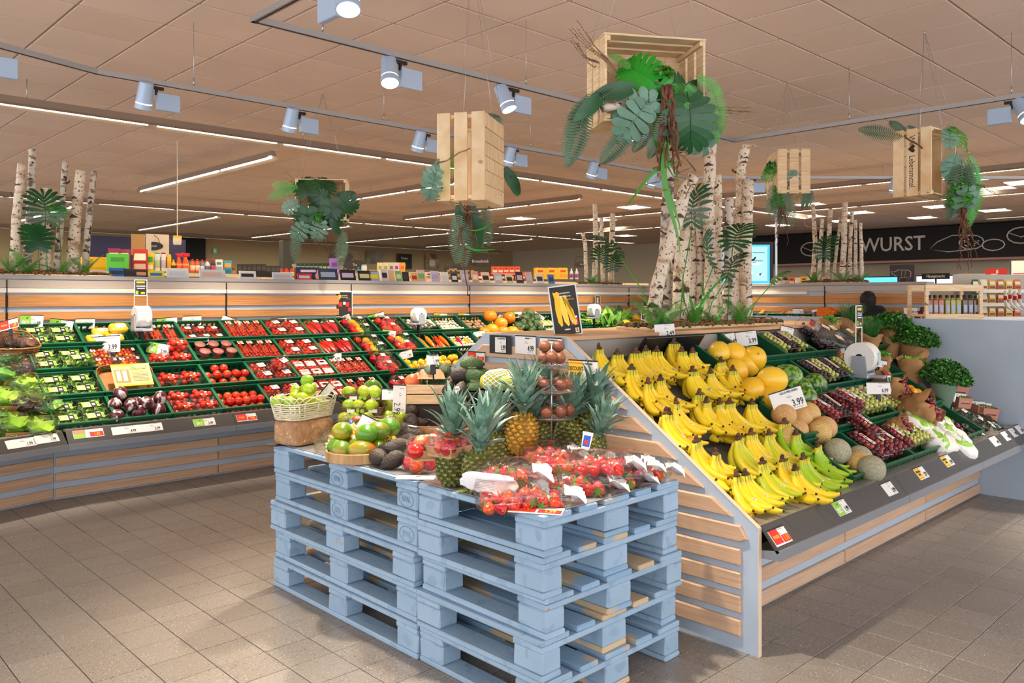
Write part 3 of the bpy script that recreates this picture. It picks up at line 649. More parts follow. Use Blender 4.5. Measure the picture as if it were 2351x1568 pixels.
def openbox(w,d,h,t=.002,fl=.92):
    mb = MB(); a,b = w / 2,d / 2
    mb.add([(-a * fl,-b * fl,0),(a * fl,-b * fl,0),(a * fl,b * fl,0),(-a * fl,b * fl,0),(-a,-b,h),(a,-b,h),(a,b,h),(-a,b,h)],[(0,3,2,1),(0,1,5,4),(1,2,6,5),(2,3,7,6),(3,0,4,7)])
    for (x0,y0,x1,y1) in ((-a - .003,-b - .003,a + .003,-b),(-a - .003,b,a + .003,b + .003),(-a - .003,-b,-a,b),(a,-b,a + .003,b)): mb.box(x0,y0,h - .002,x1,y1,h + .001)
    return mb
def filmtop(w,d,h,seed,bulge=.008,n=7):
    r_ = random.Random(seed); vs = []; fs = []
    for j in range(n):
        for i in range(n):
            u,v = i / (n - 1) * 2 - 1,j / (n - 1) * 2 - 1; vs.append((u * w / 2,v * d / 2,h + bulge * (1 - u * u) * (1 - v * v) + (r_.uniform(-.0025,.0025) if abs(u) < .99 and abs(v) < .99 else 0)))
    for j in range(n - 1):
        for i in range(n - 1): fs.append((j * n + i,j * n + i + 1,(j + 1) * n + i + 1,(j + 1) * n + i))
    return MB().add(vs,fs)
def pack(name,w,d,h,cont,lab=None,labm=None,film_=FILM,tray=TRAYC,seed=1,bulge=.008,lid=None):
    ch = [Nd('tray',openbox(w,d,h).mesh('tray',tray,False)),Nd(cont.name,cont,None,kind='stuff'),Nd(lid or 'film',filmtop(w,d,h,seed,bulge).mesh('film',film_))]
    if lab: ch.append(Nd('label',lab,labm if labm is not None else T(0,0,h + bulge * .9 + .0015)))
    return Nd(name,None,None,ch)
CHRY = [mat('cherry_tomato_red','#c81e0c',.18,coat=.4),mat('cherry_tomato_bright','#dd3a14',.18,coat=.4)]
CHRM = CHRY + [mat('cherry_tomato_orange','#f09018',.2,coat=.3),mat('cherry_tomato_dark','#7a1e12',.2,coat=.3)]
SALG = [mat('salad_leaf_green','#5f9a2a',.5),mat('salad_leaf_light','#94bf4a',.5),mat('salad_leaf_deep','#2f6a24',.5)]
LABS = {}
def wl(w=.075,d=.05): return labelcard(w,d,BAR + [(-.85,.5,.1,.8,REDP)])
P_TOM = pack('tomato_punnet',.175,.125,.06,berries(26,.16,.11,.05,.0155,CHRY,3),wl(.07,.055),T(.015,0,.069) @ RZ(8),seed=3)
P_TOM2 = pack('tomato_punnet',.175,.125,.06,berries(11,.165,.115,.05,.024,CHRY,4),labelcard(.06,.05,[(-.9,-.2,.9,.8,mat('pink_print','#e88a78',.5))] + BAR[:3]),T(.02,0,.069),seed=4)
P_SAL = pack('salad_box',.17,.13,.05,leafbits(150,.15,.11,.045,SALG,5),MB().box(-.06,-.03,0,.06,.03,.0008).box(-.052,-.025,.0008,.0,.025,.0011,1).box(.0,-.03,.0008,.04,.03,.0012,2).box(.01,-.012,.0012,.03,.01,.0014,3).mesh('label',[GRNP,mat('paper_tan_print','#c9b48c',.6),BLACKT,WHITE],False),T(-.01,0,.054),film_=CLEAR,seed=5,bulge=.003,lid='lid')
P_MIX = pack('mini_tomato_box',.185,.13,.045,berries(40,.17,.115,.04,.0135,CHRM,6),MB().prism([(.022 * math.cos(a * .5236),.022 * math.sin(a * .5236)) for a in range(12)],0,.0008).mesh('label',WHITE,False),T(-.06,.03,.049),film_=CLEAR,seed=6,bulge=.002,lid='lid')
P_MIX.ch.append(Nd('barcode',labelcard(.022,.035,[(-.8,-.8,.8,-.5,BLACKT),(-.8,-.3,.8,-.1,BLACKT),(-.8,.1,.8,.5,BLACKT)]),T(.065,.03,.048)))
P_VIN = pack('vine_tomato_pack',.085,.27,.045,berries(30,.075,.25,.04,.0145,CHRY,7),labelcard(.05,.045,[(-.9,-.3,.9,.8,mat('kraft_label_print','#c9905a',.6)),(-.5,-.8,.5,-.4,BLACKT)]),T(0,.1,.055),seed=7)
P_VIN.ch.append(Nd('vine',MB().tube([(0,-.11,.045),(.01,0,.05),(0,.1,.047)],.002,5).tube([(0,-.05,.047),(.025,-.035,.043)],.0015,4).tube([(.005,.03,.049),(-.025,.05,.043)],.0015,4).mesh('vine',CALYX)))
P_SNK = pack('snack_tomato_box',.11,.14,.055,berries(60,.1,.13,.05,.011,CHRY,8),labelcard(.085,.07,[(-.9,-.2,.9,.75,mat('pink_print','#e88a78',.5)),(-.5,-.1,.5,.5,WHITE),(-.8,-.6,.8,-.45,BLACKT)]),T(0,-.01,.0605),film_=CLEAR,seed=8,bulge=.003,lid='lid')
cupm = MB().lathe([(.03,0),(.043,.075),(.047,.076),(.047,.08)],16)
P_CUP = Nd('tomato_cup',None,None,[Nd('cup',cupm.mesh('cup',mat('pink_clear_cup','#d8938c',.2,trans=.6))),Nd('fruit',MB().add([],[]).ell((0,0,.05),(.036,.036,.02),10,5,0).ell((.015,.01,.068),.011,7,5,1).ell((-.015,.012,.068),.011,7,5).ell((0,-.016,.068),.011,7,5,1).ell((.02,-.014,.066),.01,7,5).ell((-.02,-.01,.066),.01,7,5).ell((0,.022,.066),.01,7,5).mesh('fruit',CHRY),kind='stuff')])
GRPG = [mat('green_grape','#b4bf52',.25,coat=.3,sss=.0),mat('green_grape_yellowish','#c9c868',.25,coat=.3)]
GRPR = [mat('red_grape','#8a2430',.25,coat=.3),mat('red_grape_dark','#5c1422',.25,coat=.3),mat('pink_grape','#b8483c',.25,coat=.3)]
GRPB = [mat('dark_grape','#2c1420',.28,coat=.3),mat('dark_grape_purple','#471c2c',.28,coat=.3)]
def gpack(mts,seed,lab,w=.105,d=.19): return pack('grape_punnet',w,d,.055,berries(60,w * .93,d * .93,.05,.0125,mts,seed),lab,T(0,.02,.0675) @ RZ(0),film_=CLEAR,seed=seed,bulge=.01,lid='lid')
GLAB = labelcard(.03,.085,[(-.7,.4,.6,.8,REDP),(-.6,-.8,.6,-.5,GRNP),(-.7,.2,.7,.26,BLACKT),(-.7,0,.7,.06,BLACKT)])
GLABO = labelcard(.026,.1,[(-.95,-.95,-.1,.95,mat('orange_brown_print','#b8682c',.5)),(.1,-.7,.4,.7,WHITE)])
P_GG = gpack(GRPG,11,GLAB); P_GR = gpack(GRPR,12,GLAB); P_GB = gpack(GRPB,13,GLABO); P_GGO = gpack(GRPG,14,GLABO)
P_GRC = gpack([GRPR[2],GRPR[0]],16,GLAB)
def bag(name,w,d,h,fruit_nd,pos,seed,lab=None,labm=None,film_=FILM,wob=.05):
    """fruit sealed in a film pouch: the fruit are parts of the bag"""
    ch = [Nd(fruit_nd_.name,fruit_nd_.mesh,m,fruit_nd_.ch[:1]) for fruit_nd_,m in ((fruit_nd[i % len(fruit_nd)],m) for i,m in enumerate(pos))]
    ch.append(Nd('film',sbox(MB(),w,d,h,18,8,.5,wob,seed=seed).mesh('film',film_),T(0,0,h / 2)))
    if lab: ch.append(Nd('label',lab,labm if labm is not None else T(0,0,h + .001)))
    return Nd(name,None,None,ch)
def scat(n,w,d,r,seed,z=.004,lay=.035,rot=True,per=None):
    r_ = random.Random(seed); out = []; nx = max(1,round(w / (2 * r))); ny = max(1,round(d / (2 * r))); k = 0; L = 0
    while k < n and L < 6:
        for j in range(ny):
            for i in range(nx):
                if k >= n: break
                sh = .5 * (L % 2); a = (i + .5 + sh - .25) / nx - .5; b = (j + .5 + sh - .25) / ny - .5
                out.append(T(a * w * (1 - .12 * L) + r_.uniform(-.15,.15) * r,b * d * (1 - .12 * L) + r_.uniform(-.15,.15) * r,z + L * lay) @ ((RZ(r_.uniform(0,360)) @ RX(r_.uniform(-35,35))) if rot else RZ(r_.uniform(-20,20)))); k += 1
        L += 1
    return out
B_PEPM = [bag('pepper_bag',.25,.16,.11,[BELL['r'],BELL['y'],BELL['g']],scat(6,.22,.14,.036,s,0,.03),s,wl(.05,.04),T(.05,.0,.108)) for s in (21,22)]
B_PEPR = [bag('pepper_bag',.25,.16,.11,[BELL['r']],scat(6,.22,.14,.036,s,0,.03),s,wl(.05,.04),T(-.02,.0,.108)) for s in (23,24)]
B_POI = bag('pointed_pepper_bag',.17,.27,.08,[POI['r']],[T(-.05,0,0) @ RZ(8),T(-.015,.01,.012),T(.025,-.01,0) @ RZ(-6),T(.055,.01,.008) @ RZ(-14),T(0,-.02,.035) @ RZ(5)],25,wl(.05,.04),T(.03,.06,.082))
B_BROC = bag('wrapped_broccoli',.15,.13,.12,[Nd('floret',MB().ell((0,0,.03),.034,12,8,wob=.12).mesh('floret',mat('broccoli_green','#4a6b3a',.8,col2='#6b8a52',ns=60,bump=1,bs=90)))],scat(6,.12,.1,.03,26,.02,.035),26)
YB = mat('yellow_bag_film','#f2b42c',.3,coat=.3)
B_CHIC = Nd('yellow_chicory_bag',sbox(MB(),.15,.1,.055,16,8,.5,.05,seed=27,c=(0,0,.028)).mesh('bag',YB),None,[Nd('label',labelcard(.08,.045,BAR),T(.01,0,.056))])
def strawberry():
    pr = [(.0005,-.026),(.005,-.023),(.0115,-.011),(.0165,.002),(.0165,.009),(.011,.014),(.0005,.0145)]
    me = MB().lathe(pr,12,m=RX(90)).mesh('strawberry',mat('strawberry_skin','#d4160c',.3,col2='#d83a20',ns=12,hue=.01,rnd=.06,coat=.35,bump=.6,bs=120,spk=('#eaa850',170,.66)))
    cal = MB()
    for k in range(6):
        a = k * 1.047; cal.add([(0,-.0155,0),(.007 * math.cos(a - .5),-.0165,.007 * math.sin(a - .5)),(.024 * math.cos(a),-.013,.024 * math.sin(a)),(.007 * math.cos(a + .5),-.0165,.007 * math.sin(a + .5))],[(0,1,2,3)])
    return me,cal.mesh('calyx',mat('strawberry_leaf','#5a9a3a',.5,rnd=.1))
SBM,SBC = strawberry()
def sb_pack(seed,n=14,s=1.25):
    r_ = random.Random(seed); ch = []
    for m in scat(n,.165,.11,.021,seed,.024,.022): ch.append(Nd('strawberry',SBM,m @ SCL(s),[Nd('calyx',SBC)]))
    ch.append(Nd('tray',openbox(.175,.115,.045).mesh('tray',TRAYC,False)))
    ch.append(Nd('film',sbox(MB(),.23,.135,.085,20,8,.55,.045,seed=seed,c=(0,0,.043)).mesh('film',FILM)))
    vs = []; fs = []
    for j in range(5):
        for i in range(9):
            u = i / 8 - .5; vs.append((.085 + j * .017 + r_.uniform(-.004,.004),u * (.15 + .05 * j / 4) * .8 + r_.uniform(-.003,.003),.05 - j * .005 + .012 * math.sin(i * 2.2 + j) + r_.uniform(-.004,.006)))
    for j in range(4):
        for i in range(8): fs.append((j * 9 + i,j * 9 + i + 1,(j + 1) * 9 + i + 1,(j + 1) * 9 + i))
    ch.append(Nd('white_wrapper_end',MB().add(vs,fs).mesh('white_wrapper_end',mat('white_wrapper','#ecebea',.35))))
    return Nd('strawberry_pack',None,None,ch)
SBP = [sb_pack(s) for s in (31,32,33)]
def nect_pack(seed,wood=True):
    ch = [Nd('nectarine',NECT.mesh,m,kind=None) for m in scat(7,.19,.11,.032,seed,.008,.03)]
    for c in ch: c.props = {}
    ch.append(Nd('tray',openbox(.21,.13,.04).mesh('tray',mat('thin_wood_tray','#c99a68',.6,col2='#b98650',ns=8,st=(1,1,8)) if wood else TRAYC,False)))
    ch.append(Nd('film',sbox(MB(),.25,.15,.09,20,8,.5,.05,seed=seed,c=(0,0,.045)).mesh('film',FILM)))
    ch.append(Nd('label',labelcard(.06,.035,[(-.8,-.6,.3,-.2,ORAP),(-.6,.2,.6,.4,BLACKT)]),T(-.03,0,.0905)))
    return Nd('nectarine_pack',None,None,ch)
def lime_pack(seed):
    ch = [Nd('lime',LIME.mesh,m) for m in scat(6,.17,.1,.028,seed,.012,.03)]
    tr = openbox(.19,.115,.032); tr2 = MB()
    ch.append(Nd('tray',tr.mesh('tray',mat('brown_card_tray','#6b4632',.6),False)))
    d = MB().box(-.07,-.0585,.008,-.035,-.0575,.024).box(.03,-.0585,.008,.07,-.0575,.024).prism([(.0 + .01 * math.cos(a * .785),.016 + .01 * math.sin(a * .785)) for a in range(8)],.0575,.0585,1,RX(90)).prism([(-.02 + .008 * math.cos(a * .785),.018 + .01 * math.sin(a * .785)) for a in range(8)],.0575,.0585,1,RX(90))
    ch.append(Nd('printed_label',d.mesh('printed_label',[WHITE,GRNP],False)))
    ch.append(Nd('film',filmtop(.19,.115,.034,seed,.032,9).mesh('film',FILM)))
    return Nd('lime_pack',None,None,ch)
# --- pineapple
PSK = mat('pineapple_green_skin','#4c5c1e',.6,col2='#6b6a24',ns=9); PEY = mat('pineapple_eye_tan','#b0935a',.65,col2='#8a7a3a',ns=30,rnd=.05); PSG = mat('pineapple_gold_skin','#8a6a18',.6,col2='#b98a22',ns=8); PEG = mat('pineapple_eye_gold','#d09a34',.6,col2='#a87a28',ns=30)
PLF = mat('pineapple_leaf','#7f9f92',.45,col2='#567a62',ns=7,st=(6,1,6),rnd=.12,hue=.02,spk=('#a8a45c',9,.72))
def pine_leaf(L,w,b0,b1,n=7):
    vs = []; fs = []; q = V((0,0,0))
    for i in range(n):
        t = i / (n - 1); a = rad(b0 + (b1 - b0) * t * t); ww = w * (1 - t ** 1.6) * (.75 + .5 * min(1,t * 3)) + .0004
        nx = V((0,-math.sin(a),math.cos(a)))
        vs += [q + V((-ww,0,0)) + nx * ww * .45,q.copy(),q + V((ww,0,0)) + nx * ww * .45]
        q = q + V((0,math.cos(a),math.sin(a))) * (L / (n - 1))
    for i in range(n - 1):
        b = i * 3; fs += [(b,b + 1,b + 4,b + 3),(b + 1,b + 2,b + 5,b + 4)]
    return MB().add(vs,fs).mesh('leaf',PLF)
LFS = [pine_leaf(.16,.017,82,66),pine_leaf(.19,.019,70,38),pine_leaf(.16,.019,54,10),pine_leaf(.1,.016,36,-5)]
def pineapple(seed,gold=False,H=.17,W=.062,nl=38,lean=0):
    r_ = random.Random(seed); sk,ey = (PSG,PEG) if gold else (PSK,PEY)
    prf = lambda t: W * (max(0.,1 - abs(2 * t - .96) ** 3.2)) ** .5
    mb = MB().lathe([(max(.004,prf(t / 12)) * .97,H * t / 12) for t in range(13)],20)
    eyes = MB(); rows = 11; per = 12
    for j in range(rows):
        t = (j + .7) / (rows + .5); rr = prf(t); z = H * t; sl = (prf(t + .02) - prf(t - .02)) / (.04 * H); nrm_z = -sl
        for i in range(per):
            a = 2 * math.pi * (i + .5 * (j % 2)) / per + .05 * j; c = V((rr * math.cos(a),rr * math.sin(a),z)); out = V((math.cos(a),math.sin(a),nrm_z)).normalized()
            m = frame(c - out * .002,V((-math.sin(a),math.cos(a),0)),out.cross(V((-math.sin(a),math.cos(a),0))),out); s_ = rr * math.pi / per * .86; hh = H / rows * .56
            ring = [(s_ * math.cos(k * 1.047 + .52),hh * math.sin(k * 1.047 + .52),0) for k in range(6)]; ring2 = [(x * .62,y * .62,.0075) for x,y,_ in ring]
            eyes.add(ring + ring2 + [(0,-.002,.0085)],[(k,(k + 1) % 6,6 + (k + 1) % 6,6 + k) for k in range(6)] + [(6 + k,6 + (k + 1) % 6,12) for k in range(6)],0,m)
            eyes.m[-6:] = [1] * 6
            eyes.add([(-.004,-hh * .2,.006),(.004,-hh * .2,.006),(0,hh * .75,.0135)],[(0,1,2)],0,m)
    ch = [Nd('core_skin',mb.mesh('core_skin',sk)),Nd('eyes',eyes.mesh('eyes',[sk,ey],False),None,kind='stuff')]
    lv = []
    for k in range(nl):
        f = k / nl; a = k * 137.5; me = LFS[min(3,int((1 - f) * 4))] if f < .92 else LFS[0]
        lv.append(Nd('leaf',me,RZ(a + r_.uniform(-8,8)) @ T(0,.004 + .014 * (1 - f),.002 + .055 * f) @ RX(r_.uniform(-9,7)) @ SCL(r_.uniform(.85,1.2))))
    ch.append(Nd('crown',MB().lathe([(.02,-.012),(.016,.02),(.006,.06)],10).mesh('crown',PLF),T(0,0,H - .004) @ RX(lean),lv))
    return Nd('pineapple',None,None,ch)
PIN = [pineapple(1),pineapple(2,lean=8),pineapple(3,True,.18,.066),pineapple(4)]
PTAG = Nd('paper_tag',MB().prism([(-.014,-.03),(.014,-.03),(.018,.03),(-.018,.03)],0,.0006).box(-.012,-.02,.0006,.012,.018,.0009,1).box(-.006,-.012,.0009,.006,.002,.0012,2).mesh('paper_tag',[WHITE,mat('blue_print','#2450b4',.5),REDP],False))
# ------------------------------------------------------------------ leaves, ferns, trunks
LGN = mat('leaf_fresh_green','#3f8a1e',.45,rnd=.08,hue=.01); LDK = mat('leaf_dark_green','#16401f',.42,col2='#1f5a2a',ns=6,coat=.08,rnd=.1)
LSG = mat('leaf_sage_green','#6f9480',.6,col2='#5a8068',ns=9,rnd=.08); LFN = mat('fern_green','#4f9a3a',.5,rnd=.12,hue=.015); LFS_ = mat('fern_grey_green','#5c7458',.55,rnd=.12); BRT = mat('brown_root','#7a4a30',.8,col2='#4f2e1c',ns=20); TWG = mat('dry_twig','#a8835c',.8,col2='#6b4f3a',ns=14)
def bend(p,k):
    """curl a flat leaf lying along +Y downwards"""
    y = p[1]
    if abs(k) < 1e-5: return p
    a = y * k; r = 1 / k; return (p[0],math.sin(a) * (r + p[2]),(math.cos(a) - 1) * (r + p[2]) + p[2] + 0)
def frond(L,w,n,k,mt,droop=.0):
    mb = MB(); pts = [bend((0,L * i / 10,0),k) for i in range(11)]; mb.tube(pts,[.0022 * (1 - i / 14) for i in range(11)],4)
    vs = []; fs = []
    for i in range(n):
        t = .08 + .9 * i / n; y = L * t; ll = w * math.sin(math.pi * min(1,t * .9 + .12)) ** .7 + .004; hw = L / n * .42
        for s in (-1,1):
            b = len(vs); vs += [bend(q,k) for q in ((0,y - hw * .6,0),(s * ll * .5,y - hw * .2 + ll * .14,.0 - droop * ll),(s * ll,y + ll * .35,-.004 - droop * ll * 2),(s * ll * .45,y + hw + ll * .16,0),(0,y + hw * .6,0))]
            fs.append((b,b + 1,b + 2,b + 3,b + 4))
    return mb.add(vs,fs).mesh('fern_frond',mt)
def blade(L,w,k,mt,name='strap_leaf',tw=0.,sway=0.):
    vs = []; fs = []; n = 9
    for i in range(n):
        t = i / (n - 1); ww = w * math.sin(math.pi * (t * .88 + .1)) ** .8; a = tw * t
        for s in (-1,0,1): vs.append(bend((s * ww * math.cos(a) + sway * math.sin(t * 4.4),L * t,abs(s) * ww * .2 + s * ww * math.sin(a)),k))
    for i in range(n - 1):
        b = i * 3; fs += [(b,b + 1,b + 4,b + 3),(b + 1,b + 2,b + 5,b + 4)]
    return MB().add(vs,fs).mesh(name,mt)
def lobed(L,W,n,mt,k=2.2,name='split_leaf',wf=.5,root=.5):
    """deeply cut leaf (monstera / philodendron): lobes fan out left and right of a midrib"""
    mb = MB(); vs = []; fs = []; st = L * .78 / n
    for i in range(2 * n + 1):
        s,j = (0,n) if i == 2 * n else ((-1,1)[i % 2],i // 2); t = j / n; an = rad(118 - 92 * t) * (1 if s else 0); e = (W * (.78 + .5 * math.sin(math.pi * min(1,t * 1.05)) ) if s else L * .32)
        r = V((0,L * .12 + st * j * .95,0)); d = V((s * math.sin(an),math.cos(an),0)); q = V((d.y,-d.x,0)); b = len(vs); wi = st * wf * (1.25 if s else 1)
        for f,w,z in ((0,root,0),(.35,1.0,.006),(.7,1.25,.004),(.9,.8,-.004),(1,0,-.01),(.9,-.8,-.004),(.7,-1.25,.004),(.35,-1.0,.006),(0,-root,0)):
            vs.append(bend(tuple(r + d * (e * f) + q * (wi * w) + V((0,0,z + .0006 * (i % 3)))),k / L * .35))
        f = tuple(b + m_ for m_ in range(9)); fs.append(f)
    mb.add(vs,fs); mb.tube([bend((0,L * i / 6 - .1 * L * (i == 0),.003),k / L * .35) for i in range(7)],.0028,4)
    return mb.mesh(name,mt)
FR = {'g': frond(.22,.035,26,3.5,LFN),'gl': frond(.3,.05,30,2.8,LFN),'s': frond(.3,.05,24,4.5,LFS_,.2),'sl': frond(.34,.06,24,3,LFS_,.25),'h': frond(.26,.045,24,1.2,LFS_)}
MON = lobed(.26,.13,8,LDK,name='monstera_leaf',wf=.52,root=.9); MONG = lobed(.2,.1,8,mat('monstera_bright_green','#1c8f1c',.35,coat=.1),name='monstera_leaf',wf=.5,root=.9); PHI = lobed(.2,.11,8,LDK,name='philodendron_leaf',wf=.36); PHS = lobed(.19,.07,5,LSG,name='lobed_leaf',wf=.42,root=.7); PHG = lobed(.15,.085,8,LGN,name='philodendron_leaf',wf=.36)
STR = {'g': blade(.4,.012,1.2,LGN,tw=.8,sway=.035),'d': blade(.34,.035,4,LDK),'b': blade(.26,.05,2.5,LDK,'broad_leaf'),'s': blade(.16,.02,4,LSG)}
def wavy_tube(p0,p1,r,mt,name,seed,w=.02,n=9,taper=.4):
    r_ = random.Random(seed); a,b = V(p0),V(p1); pts = [a.lerp(b,i / n) + (V((r_.uniform(-w,w),r_.uniform(-w,w),r_.uniform(-w,w) * .4)) if 0 < i else V()) for i in range(n + 1)]
    return MB().tube(pts,[r * (1 - (1 - taper) * i / n) for i in range(n + 1)],5).mesh(name,mt)
def roots(n,L,seed,mt=BRT,spread=.04,r=.004):
    r_ = random.Random(seed); return [Nd('root_strand',wavy_tube((r_.uniform(-.02,.02),r_.uniform(-.02,.02),0),(r_.uniform(-spread,spread),r_.uniform(-spread,spread),-L * r_.uniform(.5,1)),r,mt,'root_strand',seed + i,.015)) for i in range(n)]
def twigs(n,L,seed,spread=14,mt=TWG):
    """dry catkin twigs fanning along +Y"""
    r_ = random.Random(seed); ch = []
    for i in range(n):
        mb = MB(); Li = L * r_.uniform(.6,1); pts = [V((0,Li * t / 8,.012 * math.sin(t))) for t in range(9)]; mb.tube(pts,[.0028 * (1 - t / 12) for t in range(9)],4)
        for k in range(16):
            y = Li * (.25 + .75 * k / 16); mb.ell((r_.uniform(-.004,.004),y,.012 * math.sin(8 * y / Li) + r_.uniform(-.004,.004)),(.0025,.005,.0025),5,3)
        ch.append(Nd('dry_twig',mb.mesh('dry_twig',mt),RZ(r_.uniform(-spread,spread)) @ RX(r_.uniform(-spread,spread) * .6)))
    return ch
BIR = mat('birch_bark','#dccab2',.7,col2='#a8855e',ns=9,st=(1,1,2.2),lo=.5,hi=.72,rnd=.05,bump=.3,bs=20,spk=[('#6b5240',55,.62)])
BIRG = mat('grey_birch_bark','#c4b8a8',.75,col2='#6b5c4c',ns=16,st=(1,1,1.6),lo=.48,hi=.6,rnd=.06,bump=.5,bs=26,spk=('#2c221a',26,.66))
KNOT = mat('dark_birch_knot','#4a3626',.85); CUT = mat('cut_birch_end','#c9a878',.8,col2='#a8845a',ns=8)
def trunk(pts,rs,mt,label,group,seed,kn=5):
    r_ = random.Random(seed); P = []; RR = []
    pts = [V(p) for p in pts]
    for i in range(len(pts) - 1):
        for k in range(5):
            t = k / 5; P.append(pts[i].lerp(pts[i + 1],t) + V((r_.uniform(-.003,.003),r_.uniform(-.003,.003),0))); RR.append((rs[i] + (rs[i + 1] - rs[i]) * t) * r_.uniform(.95,1.06))
    P.append(pts[-1]); RR.append(rs[-1]); o = P[0].copy(); P = [p - o for p in P]
    ch = [Nd('cut_end',MB().tube([P[-1] - V((0,0,.001)),P[-1] + V((0,0,.004))],RR[-1] * .93,10).mesh('cut_end',CUT))]
    for k in range(kn):
        i = r_.randrange(2,len(P) - 2); c = P[i]; a = r_.uniform(0,6.28); rr = RR[i]
        # a knot: dark wedge wrapping part of the stem
        vs = []; fs = []; m_ = 7; sp = r_.uniform(.35,1.1); hh = rr * r_.uniform(.15,.75)
        fa = math.atan2(-FW.y,-FW.x) + r_.uniform(-1.2,1.2)
        for q in range(m_):
            u = q / (m_ - 1) * 2 - 1; an = fa + u * sp; d = V((math.cos(an),math.sin(an),0)); e = rr * 1.035; vs += [c + d * e + V((0,0,-.12 * hh)),c + d * (e + .002) + V((0,0,hh * (1 - abs(u)) + .002))]
        for q in range(m_ - 1): fs.append((2 * q,2 * q + 2,2 * q + 3,2 * q + 1))
        ch.append(Nd('knot',MB().add(vs,fs).mesh('knot',KNOT)))
    if r_.random() < .6:
        i = r_.randrange(len(P) // 2,len(P) - 2); an = math.atan2(-RT.y,-RT.x) + r_.choice((0,math.pi)); d = V((math.cos(an),math.sin(an),0))
        ch.append(Nd('branch_stub',MB().tube([P[i] + d * RR[i] * .6,P[i] + d * (RR[i] + .02) + V((0,0,.015)),P[i] + d * (RR[i] + .03) + V((0,0,.03))],[.009,.007,.006],6).mesh('branch_stub',KNOT)))
    return spawn(Nd('birch_trunk',MB().tube(P,RR,12).mesh('bark',mt),None,ch),T(o),label,'trunk',group)
def moss_bed(m,L,W,seed,label):
    r_ = random.Random(seed); mb = MB(); mt = [mat('dry_moss_brown','#5c4426',.95,bump=1,bs=60),mat('dry_moss_green','#55602a',.95,bump=1,bs=60),mat('dry_moss_rust','#8a5a34',.95)]
    for i in range(int(L * W * 5200)):
        x,y = r_.uniform(-L / 2,L / 2),r_.uniform(-W / 2,W / 2); mb.ell((x,y,r_.uniform(.004,.022)),(r_.uniform(.008,.02),r_.uniform(.008,.02),r_.uniform(.006,.014)),5,3,r_.randrange(3),wob=.25)
    for i in range(int(L * 14)):
        x = r_.uniform(-L / 2,L / 2); mb.tube([(x,r_.uniform(-W / 2,W / 2),.03),(x + r_.uniform(-.1,.1),r_.uniform(-W / 2,W / 2),.045),(x + r_.uniform(-.16,.16),r_.uniform(-W / 2,W / 2),.025)],.004,4,2)
    return spawn(Nd('moss_planter',None,None,[Nd('moss',mb.mesh('moss',mt),None,kind='stuff'),Nd('tray',MB().cbox(-L / 2,-W / 2,-.012,L / 2,W / 2,.006,.003).mesh('tray',PINE,False))]),m,label,'planter')
def plant(name,parts,m,label,cat='plant',group=None): return spawn(Nd(name,None,None,parts),m,label,cat,group)
def rosette(me,n,seed,up=(35,75),s=(.8,1.2)):
    r_ = random.Random(seed); return [Nd(me.name.split('.')[0],me,RZ(360 * i / n + r_.uniform(-20,20)) @ RX(r_.uniform(*up)) @ SCL(r_.uniform(*s))) for i in range(n)]
def stalk(me,h,tilt,yaw,s=1.,mt=LGN,face=60):
    """one leaf on a stalk"""
    st_ = MB().tube([(0,0,0),(0,.3 * h * math.sin(rad(tilt)),h * .5),(0,h * math.sin(rad(tilt)),h)],.0035,5).mesh('leaf_stalk',mt)
    return [Nd('leaf_stalk',st_,RZ(yaw)),Nd(me.name.split('.')[0],me,RZ(yaw) @ T(0,h * math.sin(rad(tilt)),h) @ RX(face) @ SCL(s))]
# ------------------------------------------------------------------ goods on the wall counter
def wx(k): return 1.845 + .41 * k
LINE = {1: ['only'],2: ['front','rear'],3: ['front','middle','rear']}
def fill(M,nx,ny,nds,desc,cat,group,where,z=.012,w=.37,d=.27,rz=0,jit=.004,tl=0,skip=(),sx=1.):
    c = 0
    for j in range(ny):
        for i in range(nx):
            if (i,j) in skip: continue
            nd = nds[c % len(nds)] if isinstance(nds,list) else nds; c += 1
            m = M @ T(-w / 2 + w * (i + .5) / nx + R.uniform(-jit,jit),-d / 2 + d * (j + .5) / ny + R.uniform(-jit,jit),z + R.uniform(0,jit)) @ RZ(rz + R.uniform(-3,3)) @ RX(tl + R.uniform(-2,2)) @ SCL(sx)
            spawn(nd,m,f'{desc}, {nth(i)} in {LINE[ny][j]} line, {where}',cat,group)
def heap(M,n,nds,r,desc,cat,group,where,w=.34,d=.24,z=.01,lay=None,same=False,rot=True,seed=0,sx=1.):
    for k,m in enumerate(scat(n,w,d,r,seed,z,lay or r * 1.3,rot)):
        nd = nds[k % len(nds)] if isinstance(nds,list) else nds
        spawn(nd,M @ m @ SCL(sx),f'{desc} {where}' if same else f'{desc}, {nth(k)} counted from the near corner, {where}',cat,group)
COLN = ['with the salad boxes','above the radicchio','beside the Chicoree sign','with the tomato cups','with vine tomato packs','with white-labelled punnets','with pointed pepper bags','with mixed pepper bags','with red pepper bags','with the mushroom boxes','with loose white mushrooms','with dark mushroom bags']
RN = ['front row','second row','third row','back row']
for k in range(0,17):
    for r in range(4):
        if k > 9 and r < 2: continue
        w = COLN[k] if k < 12 else 'in the %s column after the mushrooms' % nth(k - 12)
        spawn(CRATE,crateM(WL,wx(k),r),f'dark green plastic crate, {RN[r]}, column {w}','crate','green crates on the wall counter')
CW = lambda k,r: crateM(WL,wx(k),r)
for r,nm in ((3,'upper crate'),(2,'lower upper crate'),(1,'third crate down'),(0,'front crate')):
    fill(CW(0,r),2,2,P_SAL,'clear salad box with lime green label','salad box','boxed salads on the wall counter',nm + ' of salads',.03)
spawn(P_SAL,CW(0,2) @ T(.12,-.09,.1) @ RZ(4),'single salad box lying on top of the other salad boxes, tilted','salad box','boxed salads on the wall counter')
